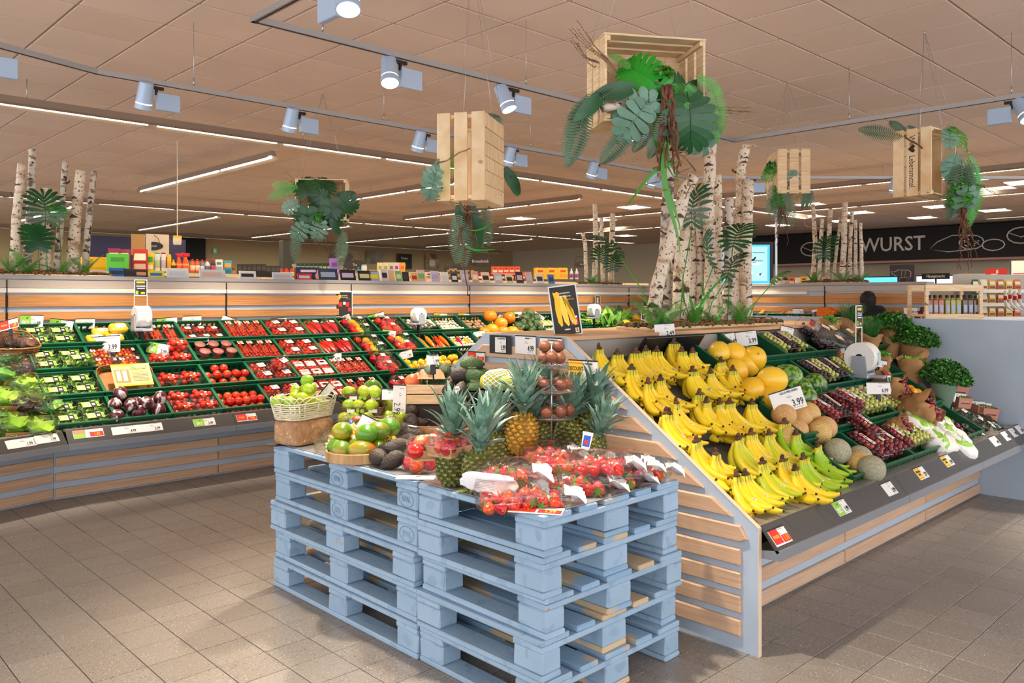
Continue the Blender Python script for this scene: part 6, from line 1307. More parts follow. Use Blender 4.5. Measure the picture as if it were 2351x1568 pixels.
for i in range(4): P1.append(Nd('wire_vine',wavy_tube((.12,-.2,-.32),(.08 + .09 * (i - 1.5),-.2,-.52 - .03 * i),.004,TWG,'wire_vine',320 + i,.04,10,.7)))
fol(K1,P1,'monstera, ferns, roots and twigs spilling from the largest hanging crate')
# second crate, standing on end, boards to the viewer
e1 = (.967,-.255,0); e2 = (.255,.967,0)
# local X (0.5) vertical; local Z (0.4) away from the viewer; local Y (0.3) across
K2 = cmat(1083,372,4.98,(0,0,1),(.967,-.255,0),(-.255,-.967,0)); K2 = K2 @ T(0,0,0)
slat_crate(K2,'pale pine crate hung on end, three boards and solid side facing the pallets',4)
U2 = frame(K2.translation,RT,FW,(0,0,1))
P2 = [Ld(PHS,-.17,-.08,215,-.24,.7),Ld(PHS,-.2,-.12,250,-.24,.8),Ld(STR['s'],-.18,-.02,250,-.24,.8),Ld(FR['s'],.02,.24,30,.1,1.,-10),Ld(FR['s'],.05,.23,5,.12,.9,-20),Ld(FR['h'],-.06,-.27,-88,.0,1.5),Ld(FR['h'],-.08,-.3,-92,-.02,1.3),Ld(FR['h'],.06,-.27,-92,.1,1.),Ld(FR['h'],.08,-.26,-85,.12,1.),
      Ld(STR['b'],.0,-.27,-85,.0,1.2),Ld(STR['b'],-.08,-.25,-80,-.02,.7),Ld(STR['g'],-.06,-.5,-15,-.03,.55),Ld(STR['g'],-.02,-.42,15,-.03,.45),Ld(STR['d'],.2,-.02,-60,.2,.7),Ld(STR['b'],.2,-.0,-60,.2,.8),Ld(FR['g'],-.1,.05,260,-.1,.7)]
P2 += [Nd(n.name,n.mesh,T(-.03,-.02,-.27) @ n.m if n.m else T(-.03,-.02,-.27)) for n in roots(8,.3,331,spread=.07,r=.006)]
P2 += [Nd('wire_vine',wavy_tube((-.2,-.26,-.06),(.02,-.26,.04),.005,TWG,'wire_vine',335,.02,8,.8)),Nd('wire_vine',wavy_tube((-.06,-.04,-.4),(-.02,-.04,-.82),.006,BRT,'wire_vine',336,.012,9,.5)),Nd('wire_vine',wavy_tube((-.2,-.2,-.22),(.0,-.05,-.34),.004,TWG,'wire_vine',337,.05,10,.8)),Nd('wire_vine',wavy_tube((.0,-.05,-.3),(.12,-.05,-.38),.004,TWG,'wire_vine',338,.04,8,.8))]
P2 += [Nd(n.name,n.mesh,T(-.16,-.18,-.18) @ RX(90) @ RZ(115) @ n.m) for n in twigs(4,.16,339,14,BRT)]
fol(U2,P2,'fern fronds and roots hanging below the pale crate on end')
# third crate, dark, over the wall counter
K3 = cmat(741,462,8.4,(.995,.1,0),(-.1,.995,0),(0,0,1)); slat_crate(K3,'small-looking crate over the wall counter, dark foliage in front',4)
P3 = [Ld(MON,.0 + .1 * (i % 4) - .12,.02 - .1 * (i // 4),[110,60,200,320,250,280,-40,200,270][i],-.2,.85) for i in range(9)] + [Ld(PHS,-.22,-.05,200,-.2,1.),Ld(PHS,-.15,-.25,235,-.2,1.2),Ld(PHS,.02,-.22,250,-.22,1.2),Ld(FR['gl'],-.2,.1,170,-.18,1.2),Ld(FR['gl'],-.24,.1,195,-.18,1.2),Ld(FR['h'],-.25,-.3,-92,-.15,1.4),Ld(FR['h'],.2,-.36,-92,-.15,1.4),Ld(FR['h'],.22,-.3,-88,-.15,1.2),Ld(STR['d'],.15,.05,10,-.15,.8),Ld(STR['b'],.1,-.2,-60,-.2,.8)]
P3 += [Nd(n.name,n.mesh,T(0,-.15,-.25) @ (n.m or MX.Identity(4))) for n in roots(7,.32,351,spread=.09,r=.006)] + [Nd(n.name,n.mesh,T(.15,-.15,-.12) @ RX(90) @ RZ(-105) @ n.m) for n in twigs(4,.36,352,8)] + [Nd(n.name,n.mesh,T(-.15,-.1,.1) @ RX(90) @ RZ(55) @ n.m) for n in twigs(4,.3,353,8)]
P3.append(Nd('leafy_tuft',herb_clump(200,.05,.2,[LGN,LFN],354,.02),T(-.02,-.2,-.32),kind='stuff'))
fol(K3,P3,'dark monstera leaves covering the crate over the wall counter')
# fourth crate, behind the birches
K4 = cmat(1808,402,7.9,(.1,.995,0),(0,0,-1) and (-.995,.1,0),(0,0,1)); slat_crate(K4,'farthest hanging crate with fern strands, between birch group and ceiling track',4)
U4 = frame(K4.translation,RT,FW,(0,0,1))
P4 = [Ld(FR['h'],-.2 + .03 * i,-.1 - .05 * (i % 3),-90 + 6 * (i % 3 - 1),-.2,1.3) for i in range(6)] + [Ld(PHG,-.18,.0,110,-.2,.7),Ld(PHG,-.2,-.05,160,-.2,.7),Ld(PHS,-.03,.0,-90,-.26,.8),Ld(FR['s'],.1,-.1,-85,-.26,1.1),Ld(FR['s'],.12,-.14,-80,-.26,.9),Ld(FR['s'],.06,-.1,60,-.26,.6)]
P4 += [Nd(n.name,n.mesh,T(-.12,-.18,-.3) @ (n.m or MX.Identity(4))) for n in roots(8,.42,361,spread=.1,r=.006)] + [Nd('leafy_tuft',herb_clump(260,.06,.4,[LGN,LFN],364,.02),T(-.16,-.2,-.5),kind='stuff'),Nd('leafy_tuft',herb_clump(160,.07,.2,[LDK,LFN],365,.025),T(-.2,-.15,-.08),kind='stuff'),Nd('wire_vine',wavy_tube((-.1,-.2,-.4),(.25,-.2,-.55),.004,TWG,'wire_vine',366,.04,8,.8))]
fol(U4,P4,'green fern strands and roots under the farthest hanging crate')
# fifth crate with burnt lettering
e1 = V((.82,-.57,0)); K5 = cmat(2122,379,6.42,(0,0,1),(-.62,.785,0),(.785,.62,0)); K5 = frame(K5.translation,V((0,0,1)),(RT * .62 - FW * .785) * -1,(RT * .785 + FW * .62) * -1)
slat_crate(K5,'hanging pine crate on end with burnt lettering Wir Lebensmittel and long fern',4)
TXM = mat('burnt_lettering','#3a2416',.8)
def k5(x,y,z): return K5 @ V((x,y,z))
# the lettered face is the long side at +Z (three boards along the vertical)

face = K5 @ T(0,-.002,.2105)
spawn(Nd('burnt_lettering',text_mesh('Wir',.066,TXM,.8)),face @ T(.165,0,0) @ RZ(180),'burnt word Wir on the middle board of the lettered crate','lettering','burnt lettering on the crate')
spawn(Nd('burnt_lettering',text_mesh('Lebensmittel.',.066,TXM,.72)),face @ T(-.075,0,0) @ RZ(180),'burnt word Lebensmittel on the middle board of the lettered crate','lettering','burnt lettering on the crate')
hp = [(.0,-.03),(.012,-.018),(.028,0),(.03,.014),(.02,.024),(.008,.022),(0,.012),(-.008,.022),(-.02,.024),(-.03,.014),(-.028,0),(-.012,-.018)]
spawn(Nd('burnt_heart',MB().prism(hp,0,.0006).mesh('burnt_heart',TXM,False)),face @ T(.105,0,0) @ RZ(180),'burnt heart between the two words on the lettered crate','lettering','burnt lettering on the crate')
U5 = frame(K5.translation,RT,FW,(0,0,1))
P5 = [Ld(FR['sl'],-.2,.2,165,-.1,1.1,10),Ld(FR['sl'],-.16,.2,100,-.05,.9,-20),Ld(FR['s'],-.1,.22,70,-.05,.8,-20),Ld(FR['sl'],.18,-.02,-70,-.25,1.6),Ld(FR['sl'],.2,.0,-60,-.25,1.5,-8),Ld(FR['sl'],.15,-.0,-85,-.26,1.6),Ld(FR['gl'],.24,.0,-75,-.22,1.8),Ld(FR['gl'],.22,.05,-50,-.2,1.3,-15),Ld(STR['g'],.18,.08,20,-.2,.8,-40),Ld(STR['g'],.2,.06,-5,-.22,.8,-40),Ld(STR['g'],.2,.1,50,-.2,.6,-40),Ld(PHS,.08,.1,80,-.22,.9),Ld(PHS,.06,.0,-60,-.22,1.),Ld(PHS,.12,.04,-100,-.24,1.),Ld(PHS,.22,-.2,-95,-.24,1.2),Ld(PHG,.12,.13,60,-.2,1.),Ld(FR['g'],.26,-.3,-90,-.2,1.3)]
P5 += [Nd(n.name,n.mesh,T(.2,-.2,-.36) @ (n.m or MX.Identity(4))) for n in roots(12,.48,371,spread=.1,r=.006)] + [Nd('leafy_tuft',herb_clump(320,.09,.45,[LGN,LFN],374,.022),T(.17,-.2,-.52),kind='stuff')] + [Nd(n.name,n.mesh,T(.3,-.2,-.18) @ RX(90) @ RZ(-105) @ n.m) for n in twigs(4,.26,372,12)] + [Nd('wire_vine',wavy_tube((-.08,-.2,-.22),(.1,-.2,-.42),.004,TWG,'wire_vine',375,.06,9,.8)),Nd('wire_vine',wavy_tube((-.25,-.2,.18),(-.1,-.2,.1),.007,BRT,'wire_vine',376,.02,5,.8))]
fol(U5,P5,'long grey-green fern, grass and roots falling from the lettered crate')
# ---- birch groups
def birch_group(bed_z,y_or_x,rows,group,where,axis='y',seed=0):
    for i,r in enumerate(rows):
        (pts,w,gm) = r; P = []; Z0 = None
        for (px,py) in pts:
            if Z0 is None:
                q = hit(px,py,(y_or_x[i % len(y_or_x)],) * 2 + (0,),(0,1,0) if axis == 'y' else (1,0,0)); q.z = max(q.z,bed_z); Z0 = project(q)[2]; q = hd(px,py,Z0)
            q = hd(px,py,Z0); P.append(q)
        P[0].z = min(P[0].z,bed_z + .01)
        r0 = w / 2 * Z0 / FPX; trunk(P,[r0 * (1.08 - .16 * k / (len(P) - 1)) for k in range(len(P))],BIRG if gm else BIR,'birch stem, %s, %s' % (nth(i) + ' counted toward the herb end' if axis == 'y' else nth(i) + ' counted from the meat sign',where),group,seed + i,6)
G1 = [([(1495,742),(1512,640),(1545,540),(1572,440),(1592,405)],30,0),([(1522,735),(1527,600),(1532,500),(1535,362)],28,1),([(1562,738),(1564,620),(1568,508)],36,0),([(1585,735),(1590,600),(1580,420)],18,0),([(1605,738),(1608,600),(1600,440)],20,0),
      ([(1627,738),(1632,600),(1624,460),(1633,330)],28,0),([(1648,728),(1652,600),(1648,402)],18,0),([(1668,735),(1676,640),(1672,560),(1674,455)],22,1),([(1690,700),(1694,520),(1702,450),(1700,385),(1714,335)],24,0),([(1714,735),(1712,600),(1718,415)],26,0),([(1542,738),(1548,640),(1556,560)],24,1)]
BZ = 1.286
c = hy(1610,745,3.05)
moss_bed(T(c.x + .02,3.02,BZ - .002),1.55,.3,5,'long moss bed under the tall birch stems on the island top')
birch_group(BZ,[2.96,3.1,2.98,3.12,3.08,3.0,3.1,2.98,3.08,3.0,3.12],G1,'tall birch stems on the island','in the tall group on the island',seed=400)
def fern_at(px,py,y,n,me,s,lb,z=None,axis='y',bed=BZ,up=(35,75)):
    q = hit(px,py,(y,y,0),(0,1,0) if axis == 'y' else (1,0,0)); spawn(Nd('fern_plant',None,None,rosette(me,n,int(px),up)),T(q.x,q.y,bed) @ SCL(s),lb,'fern','ferns in the moss beds')
for k,(px,me,n,s,lb) in enumerate([(1525,FR['g'],9,1.15,'bright green fern between the first birch stems'),(1590,FR['g'],7,1.0,'green fern beside the green strap leaf'),(1640,FR['g'],6,.8,'small fern in the middle of the birch group'),(1700,FR['g'],8,1.1,'bright green fern at the herb end of the birch group'),(1500,FR['gl'],4,.8,'low fern drooping over the 2.49 card')]):
    fern_at(px,742,2.9,n,me,s,lb)
for k,(px,me,h,t,yw,s,fc,lb) in enumerate([(1560,PHI,.62,10,170,1.2,100,'dark split leaf high between the birch stems'),(1600,PHI,.38,16,200,1.1,120,'dark split leaf pointing down in the birch group'),(1670,PHI,.5,8,150,1.05,70,'grey-green star-shaped leaf beside the dark stem'),(1620,PHI,.3,30,240,1.0,80,'flat dark leaf over the fern'),(1715,PHG,.28,40,230,.9,60,'small leaf reaching over the herb end'),(1500,PHI,.42,30,60,1.,60,'green split leaf behind the leaning stem')]):
    q = hit(px,742,(0,2.93,0),(0,1,0)); spawn(Nd('split_leaf_plant',None,None,stalk(me,h,t,yw,s,LGN,fc)),T(q.x,2.93,BZ),lb,'artificial leaf','split leaves in the moss beds')
q = hy(1592,742,2.9); spawn(Nd('strap_leaf_plant',None,None,[Nd('strap_leaf',STR['g'],RZ(a) @ RX(80 - 4 * i)) for i,a in enumerate((0,90,200,280))]),T(q.x,2.9,BZ),'glossy green strap leaf plant in the middle of the moss bed','plant')
# group on the back partition at the salad end
BZ2 = PT + .033
c = hy(112,628,7.62); moss_bed(T(c.x,7.60,BZ2),.92,.22,6,'moss bed with birch stems on the partition above the salads')
birch_group(BZ2,[7.58,7.64,7.6,7.64,7.58,7.6],[([(32,618),(38,500),(50,377)],20,0),([(62,618),(66,520),(72,430),(74,343)],17,1),([(105,618),(104,520),(108,432)],20,0),([(130,618),(140,500),(150,371)],14,1),([(165,618),(174,500),(186,392)],25,0),([(194,618),(204,500),(217,392)],14,1)],'birch stems above the salads','in the group above the salads',seed=440)
for px,s,lb in [(25,1.0,'fern over the edge at the salad end'),(60,1.2,'fern between the stems above the salads'),(140,1.2,'upright fern by the thick pale stem'),(195,1.0,'fern at the shop side of the salad birch group')]: fern_at(px,625,7.56,6,FR['g'],s,lb,bed=BZ2)
for px,h,s,fc,lb,me in [(108,.42,1.35,95,'big dark palm-like leaf before the salad birches',PHI),(90,.2,.9,80,'lower dark leaf in the salad birch group',MON),(140,.48,.9,60,'bright leaf behind the salad birches',PHG)]:
    q = hy(px,625,7.56); spawn(Nd('split_leaf_plant',None,None,stalk(me,h,8,150,s,LGN,fc)),T(q.x,7.55,BZ2),lb,'artificial leaf','split leaves in the moss beds')
# group on the back partition, middle
c = hy(1376,645,7.62); moss_bed(T(c.x,7.60,BZ2),.75,.22,8,'moss bed with thin birch stems on the partition behind the island')
birch_group(BZ2,[7.6,7.58,7.62,7.6],[([(1347,640),(1343,560),(1338,535)],9,0),([(1365,640),(1368,560),(1366,468)],12,0),([(1385,640),(1383,560),(1380,500)],10,0),([(1403,640),(1405,560),(1407,490)],13,0)],'thin birch stems on the partition','in the thin group behind the island',seed=460)
for px,h,s,lb in [(1375,.3,1.3,'dark leaf high in the thin birch group'),(1405,.2,1.2,'dark leaf low in the thin birch group')]:
    q = hy(px,640,7.55); spawn(Nd('split_leaf_plant',None,None,stalk(PHI,h,8,150,s,LGN,90)),T(q.x,7.55,BZ2),lb,'artificial leaf','split leaves in the moss beds')
fern_at(1360,640,7.55,7,FR['g'],.9,'fern at the foot of the thin birch group',bed=BZ2)
# group on the far partition under the meat sign
c = hx(1918,650,10.12); moss_bed(T(10.1,c.y,BZ2) @ RZ(90),.78,.22,9,'moss bed with birch stems under the meat counter sign')
birch_group(BZ2,[10.1,10.06,10.12],[([(1865,648),(1872,560),(1866,470)],10,0),([(1880,648),(1884,560),(1888,502)],9,0),([(1898,648),(1902,560),(1907,480)],10,0),([(1912,645),(1922,560),(1930,500)],7,0),([(1933,648),(1938,560),(1940,465)],13,0),([(1950,648),(1952,560),(1956,485)],9,0),([(1965,645),(1964,560),(1964,505)],8,0),([(1980,648),(1977,560),(1976,512)],8,0)],'birch stems under the meat sign','in the group under the meat sign','x',480)
for px,s,lb in [(1868,.9,'fern on the tangerine side of the far birches'),(1935,1.1,'fern in the middle of the far birches'),(1975,1.0,'fern at the shopper side of the far birches')]: fern_at(px,645,10.02,7,FR['g'],s,lb,axis='x',bed=BZ2)
q = hx(1893,640,10.05); spawn(Nd('split_leaf_plant',None,None,stalk(PHI,.3,4,150,1.5,LGN,90)),T(10.02,q.y,BZ2),'dark split leaf between the far birch stems','artificial leaf','split leaves in the moss beds')
# ------------------------------------------------------------------ price cards, posters, bag rolls
CARDW = mat('pale_price_card','#e9e4dd',.45); TINY = mat('tiny_grey_print','#8d8a86',.6)
def price_card(m,w,h,kind,price,label,head='',clip=True,hs=.16,psx=.72):
    """price card facing local -Y, centred on the origin"""
    b = MB().cbox(-w / 2,0,-h / 2,w / 2,.0025,h / 2,.0006).box(-w / 2,-.0012,h / 2 - .004,w / 2,.003,h / 2 + .002,1); ch = [Nd('card',b.mesh('card',[CARDW,BLACKT],False))]
    pr = MB(); mts = [TINY]
    def pbox(x0,z0,x1,z1,mt,d=.0008):
        if mt not in mts: mts.append(mt)
        pr.box(x0 * w,-d,z0 * h,x1 * w,-.0001,z1 * h,mts.index(mt))
    pbox(.0,.36,.34,.385,TINY); pbox(-.02,.1,.14,.13,TINY); pbox(-.02,.18,.1,.2,TINY); pbox(.1,-.42,.4,-.4,TINY)
    pm = BLACKT; px_ = .27
    if kind == 'bio': pbox(-.49,-.48,.0 if w < .14 else -.02,.46,GRNP); ch.append(Nd('bio_lettering',text_mesh('BIO',h * .5,WHITE,.72,'CENTER',.015),T(-w * .25,-.0014,-h * .16) @ RX(90))); ch.append(Nd('leaf_print',MB().ell((0,0,0),(h * .13,.0004,h * .06),8,4).mesh('leaf_print',DGRNP),T(-w * .18,-.0012,h * .26) @ RY(-25)))
    if kind == 'red': pbox(-.49,-.4,.0,.46,REDP); pbox(.04,-.42,.48,.02,REDP); ch.append(Nd('red_lettering',text_mesh('WOCHE',h * .27,YELP,.6,'CENTER',.02),T(-w * .25,-.0014,0) @ RX(90))); pm = YELP
    if kind == 'billig': pbox(-.49,-.46,.0,.46,YELP); ch.append(Nd('discount_lettering',text_mesh('DISCOUNT\nBILLIG',h * .24,BLACKT,.62,'CENTER',.015),T(-w * .25,-.0014,.02 * h) @ RX(90))); pbox(-.47,.36,.0,.39,REDP,.001); pbox(-.47,-.38,-.05,-.35,REDP,.001)
    if kind == 'redbio': pbox(-.49,.0,-.1,.46,mat('salmon_print','#f08a6a',.5)); pbox(-.49,-.46,-.1,-.02,GRNP); pbox(.04,-.42,.48,.1,REDP); pm = YELP
    ch.append(Nd('printed_area',pr.mesh('printed_area',mts,False)))
    if price: ch.append(Nd('price_digits',text_mesh(price,h * .44,pm,psx,'CENTER',.012),T(w * px_,-.0014,-h * .2) @ RX(90)))
    if head: ch.append(Nd('heading',text_mesh(head,h * hs,BLACKT,.7),T(w * (.1 if kind in ('plain','') else .2),-.0014,h * .36) @ RX(90)))
    if clip: ch.append(Nd('card_holder',MB().cbox(-.014,.003,-h / 2 - .05,.014,.014,-h / 2 + .02,.002).tube([(0,.008,-h / 2 - .02),(0,.02,-h / 2 - .09)],.005,6).mesh('card_holder',DARK,False)))
    return spawn(Nd('price_card',None,None,ch),m,label,'price card','price cards')
def free_card(px,py,wpx,rot,kind,price,ypl,label,ratio=.5,head='',axis='y',tilt=-8,clip=True,yaw=0):
    q = hit(px,py,(ypl,ypl,0),(0,1,0) if axis == 'y' else (1,0,0)); Z = project(q)[2]; w = wpx * Z / FPX
    return price_card(T(q) @ CAMYAW @ RZ(yaw) @ RY(rot) @ RX(tilt),w,w * ratio,kind,price,label,head,clip)
WT = 'over the wall crates'
for a in [(20,745,44,-15,'red','1.49',7.0,'red-white 1.49 card tilted up over the wicker basket'),(72,737,54,1,'bio','1.99',7.4,'green BIO 1.99 card, the level one over the salads'),(140,747,54,7,'bio','1.99',7.38,'green BIO 1.99 card tilted down, over the salads'),(195,743,45,-1,'plain','1.99',7.4,'white 1.99 card at the corner of the yellow bag crate'),(238,791,76,-4,'plain','3.99',7.1,'wide white 3.99 card lying before the yellow bags'),
          (383,741,47,-5,'bio','2.49',7.4,'olive BIO 2.49 card next to the bag roll stand'),(440,736,44,-2,'plain','2.99',7.42,'white 2.99 card, the level one against the slats'),(530,741,46,20,'plain','2.99',7.4,'bluish 2.99 card tipped down beside the joint'),(460,782,38,-1,'plain','2.99',7.15,'small white 2.99 card above the pink cups'),(363,800,52,10,'bio','2.99',7.05,'shaded BIO 2.99 card under the bag roll stand'),
          (639,739,37,-4,'red','1.99',7.4,'red-white 1.99 card over the white-label punnets'),(739,739,26,-28,'plain','2.89',7.4,'grey slanted card 2.89 over the pointed peppers'),(786,736,40,-22,'billig','2.49',7.38,'yellow discount card 2.49 under the pepper poster'),(864,729,38,-14,'bio','3.99',7.42,'green BIO 3.99 card tilted up against the slats'),(893,765,31,8,'bio','3.99',7.1,'green BIO 3.99 card among the red pepper bags'),
          (929,815,37,-16,'plain','1.99',6.8,'white 1.99 card above the yellow peppers'),(764,820,40,-2,'plain','4.99',6.85,'white 4.99 card before the pointed pepper bags'),(1011,726,30,4,'billig','2.19',7.42,'yellow discount card 2.19, first of three over the mushrooms'),(1037,728,24,4,'billig','1.89',7.4,'yellow discount card 1.89, middle of three over the mushrooms'),(1065,725,25,4,'billig','1.49',7.42,'yellow discount card 1.49, last of three over the mushrooms'),
          (1010,800,22,50,'plain','1.49',6.95,'small grey 1.49 card tipped into the pointed peppers'),(1100,766,26,-10,'plain','1.49',7.0,'shaded 1.49 card on the dark mushrooms'),(1146,725,17,4,'plain','1.99',7.35,'orange-lit little card between the pumpkins'),(1183,722,30,0,'bio','2.99',7.38,'pale BIO 2.99 card beside the pumpkins'),(1237,727,27,34,'plain','1.99',7.35,'white card tipped over the broccoli'),(1240,750,18,-20,'bio','1.99',7.1,'small green-white card on the parsnips'),(1395,747,22,-6,'bio','1.99',7.2,'pale BIO card among the leafy greens')]:
    free_card(*a[:7],a[7],yaw=0)
for a in [(1395 + 415,999,0,0,'','',0,'')][:0]: pass
for a in [(1832,714,24,0,'plain','1.99',9.4,'white 1.99 card over the white onions in the far row'),(1870,713,13,-12,'plain','1.49',9.4,'small card by the far fruit pyramid'),(1962,713,20,0,'plain','2.49',9.6,'white card half behind the hooded shopper'),(2091,713,32,0,'plain','2.09 2.49',9.5,'double price card 2.09 and 2.49 by the onion heap')]: free_card(*a,axis='x',clip=True)
# island cards
for a in [(1526,759,46,-3,'plain','2.49',2.72,'white 2.49 card clipped before the moss bed',.72),(1677,778,22,-8,'plain','2.49',2.7,'narrow shaded card beside the 3.99 card behind the honeydew melons',1.3),(1714,777,48,-7,'plain','3.99',2.7,'white 3.99 card behind the honeydew melons',.7),(1806,766,30,14,'plain','3.99',2.7,'white 3.99 card seen aslant at the grape crates',1.1),(1868,752,28,28,'red','1.49',2.7,'red-orange card standing on its corner over the dark grapes',1.0),
          (1917,757,22,6,'plain','2.99',2.7,'small white 2.99 card before the coriander bag',1.3),(1931,812,20,-6,'red','1.49',2.5,'red card edge beside the big white bag roll',1.3),(1809,919,76,-17,'plain','3.99',2.1,'large white card GALIA MELONEN 3.99 between the melons',.66,'GALIA MELONEN'),(2017,891,55,0,'plain','6.99',2.05,'cream 6.99 card under the green paper ribbon',.5),(2024,835,24,10,'plain','2.49',2.3,'brownish shaded card among the herb bags',.7)]:
    free_card(*a[:8],*a[8:],clip=a[0] != 1931)
# cards in the rails
def rail_card(cm,px,w,kind,price,label,h=.072,head=''):
    n = (cm.to_3x3() @ V((0,-.095,.08))); p0 = cm @ V((0,.04,.4875))
    q = hit(px[0],px[1],p0,n); ax = cm.to_3x3() @ V((1,0,0)); up = (cm.to_3x3() @ V((0,.08,.095))).normalized(); m = frame(q + n.normalized() * .003,ax,-n,up)
    price_card(m,w,h,kind,price,label,head,False)
for cm,px,w,kind,price,lb in [(WLL,(48,1017),.19,'plain','1.99','white 1.99 rail card, farther from the rail joint under the lettuces'),(WLL,(105,1007),.17,'plain','1.99','white 1.99 rail card touching the rail joint under the lettuces'),(WL,(203,995),.2,'redbio','1.99','rail card with salmon, green and red fields under the salad boxes'),(WL,(288,987),.19,'plain','4.99','white 4.99 rail card under the radicchio'),(WL,(346,981),.17,'plain','2.99','white rail card between radicchio and tomato punnets, 2.99'),(WL,(469,969),.17,'bio','2.49','BIO 2.49 rail card under the tomato punnets'),(WL,(566,958),.17,'red','2.49','red 2.49 rail card under the loose tomatoes'),
                               (IS,(1790,1231),.13,'red','1.11','red-yellow 1.11 rail card under the bananas'),(IS,(1931,1165),.125,'bio','1.99','green BIO 1.99 rail card under the bananas'),(IS,(2041,1122),.12,'plain','3.99','white 3.99 rail card under the cantaloupes'),(IS,(2114,1086),.13,'billig','2.29','yellow discount 2.29 rail card under the red grapes'),(IS,(2174,1058),.13,'billig','2.49','yellow discount 2.49 rail card under the green grapes'),(IS,(2225,1038),.13,'plain','4.99','white 4.99 rail card under the white paper bags'),(IS,(2283,1013),.13,'plain','4.99','white 4.99 rail card under the plums'),(IS,(2308,1001),.1,'plain','1.99','small white rail card, third from the divider board'),(IS,(2325,993),.1,'plain','1.99','small white rail card, second from the divider board'),(IS,(2340,986),.1,'plain','2.99','small white rail card nearest the divider board')]:
    rail_card(cm,px,w,kind,price,lb)
# cards on the gable board (plane x = 3.0)
GM = lambda px,py: frame(hx(px,py,2.995),(0,-1,0),(1,0,0),(0,0,1))
def gable_card(px,py,w,h,kind,price,head,label): price_card(GM(px,py),w,h,kind,price,label,head,False,.13,.62)
one('card_pocket',MB().cbox(-.085,0,-.05,.085,.004,.05,.001),DARK,GM(1148,791),label='black card pocket on the gable board, top corner',cat='card pocket')
price_card(GM(1150,791) @ T(0,-.004,0),.085,.086,'plain','1.99','narrow 1.99 card for organic avocados in the black pocket','BIO AVOCADOS HASS',False,.1,.6)
gable_card(1206,792,.15,.095,'plain','4.99','PAPAYA','white card PAPAYA 4.99 on the gable board')
gable_card(1264,797,.15,.095,'plain','2.99','PASSIONSFRUCHT','white card behind the topmost passion fruits')
gable_card(1093,818,.14,.05,'red','1.11','','red-white card low on the gable board behind the avocados')
price_card(frame(hx(1338,855,2.93),(0,-1,0),(1,0,0),(0,0,1)) @ RZ(8),.165,.115,'billig','2.29','yellow DISCOUNT BILLIG card 2.29 for ananas on the gable board','ANANAS',False,.12,.62)
# cards on the pallets
free_card(917,915,30,2,'plain','',3.3,'tall grey-blue card turned sideways with 2.9 between mangoes and avocados',2.1,clip=False,tilt=0)
q = hy(911,938,3.29); spawn(Nd('price_digits',text_mesh('2.99',.045,BLACKT,.8)),T(q) @ CAMYAW @ RY(92) @ RX(90),'sideways digits on the tall grey-blue card','lettering')
free_card(750,898,36,-50,'plain','',3.75,'grey card on a black clip tilted over the limes',.5,tilt=5)
free_card(993,825,28,-3,'plain','1.99',3.25,'little card GRANATAPFEL 1.99 over the wrapped fruit',.85,'GRANATAPFEL')
free_card(845,973,42,26,'plain','',3.2,'blank-fronted white card leaning behind the mango tray',.8,clip=False,tilt=-35)
free_card(893,905,32,0,'plain','',3.35,'cream MANGOS card behind the upright mangoes',.8,'MANGOS',clip=False)
price_card(T(tz(1232,1170,.004)) @ RZ(-58) @ RX(-86),.19,.075,'red','1.99','red and white price card lying flat at the pallet corner','',False)
price_card(T(tz(955,1095,.004)) @ RZ(-48) @ RX(-86),.16,.06,'plain','','white card lying flat before the nectarine packs','',False)
one('dark_flap',MB().cbox(-.1,-.04,0,.1,.04,.003,.001),mat('dark_card','#2c2522',.5),T(2.035,3.795,PZ) @ RZ(20),label='dark thin card sticking out under the tuff block',cat='card')
# posters
def poster(m,w,h,label,scene):
    pr = [(-w * .47,h * .62,-w * .22,h * .95,YELP)]; tx = [('Großes Einkaufserlebnis,',h * .05,.04 * w,h * .86,WHITE,.5),('überraschend kleine Preise.',h * .05,.04 * w,h * .79,WHITE,.5),('Im Markt vorrätig.',h * .03,.25 * w,h * .72,YELP,.7)]
    prn = {'ban': [],'pep': [(-w * .35,h * .4,-w * .12,h * .58,REDP),(.1 * w,h * .4,.33 * w,h * .58,REDP),(-.06 * w,h * .48,.1 * w,h * .6,WHITE),(.26 * w,.2 * h,.45 * w,.36 * h,REDP)],'grn': [(-.45 * w,.8 * h,-.2 * w,.97 * h,GRNP),(-.45 * w,.04 * h,-.2 * w,.22 * h,GRNP),(.1 * w,.06 * h,.42 * w,.2 * h,YELP),(0,.82 * h,.3 * w,.95 * h,YELP)],'mix': [(-.2 * w,.5 * h,.2 * w,.9 * h,mat('photo_beige_print','#c9b08c',.6)),(.15 * w,.2 * h,.4 * w,.5 * h,REDP)]}[scene]
    if scene == 'grn': pr = []; tx = [('Jede Woche weniger',h * .09,0,h * .66,WHITE,.6),('Weg zum Unverpackten',h * .09,0,h * .53,WHITE,.55)]
    if scene == 'mix': pr = []; tx = []
    o = flatsign('poster',w,h,CHALK,pr[:0] + prn,m,label,'poster',(mat('white_poster_frame','#dcd8d2',.4),h * .025),tx,'framed posters')
    if pr:
        hp_ = [(.0,-.16),(.07,-.08),(.11,0),(.11,.05),(.06,.09),(0,.06),(-.05,.085)]
        spawn(Nd('heart_print',MB().prism([(x * h * .85,z * h * .95) for x,z in hp_],0,.0006).mesh('heart_print',YELP,False),T(-w * .32,-.0009,h * .82) @ RX(90)),None,parent=o)
    return o
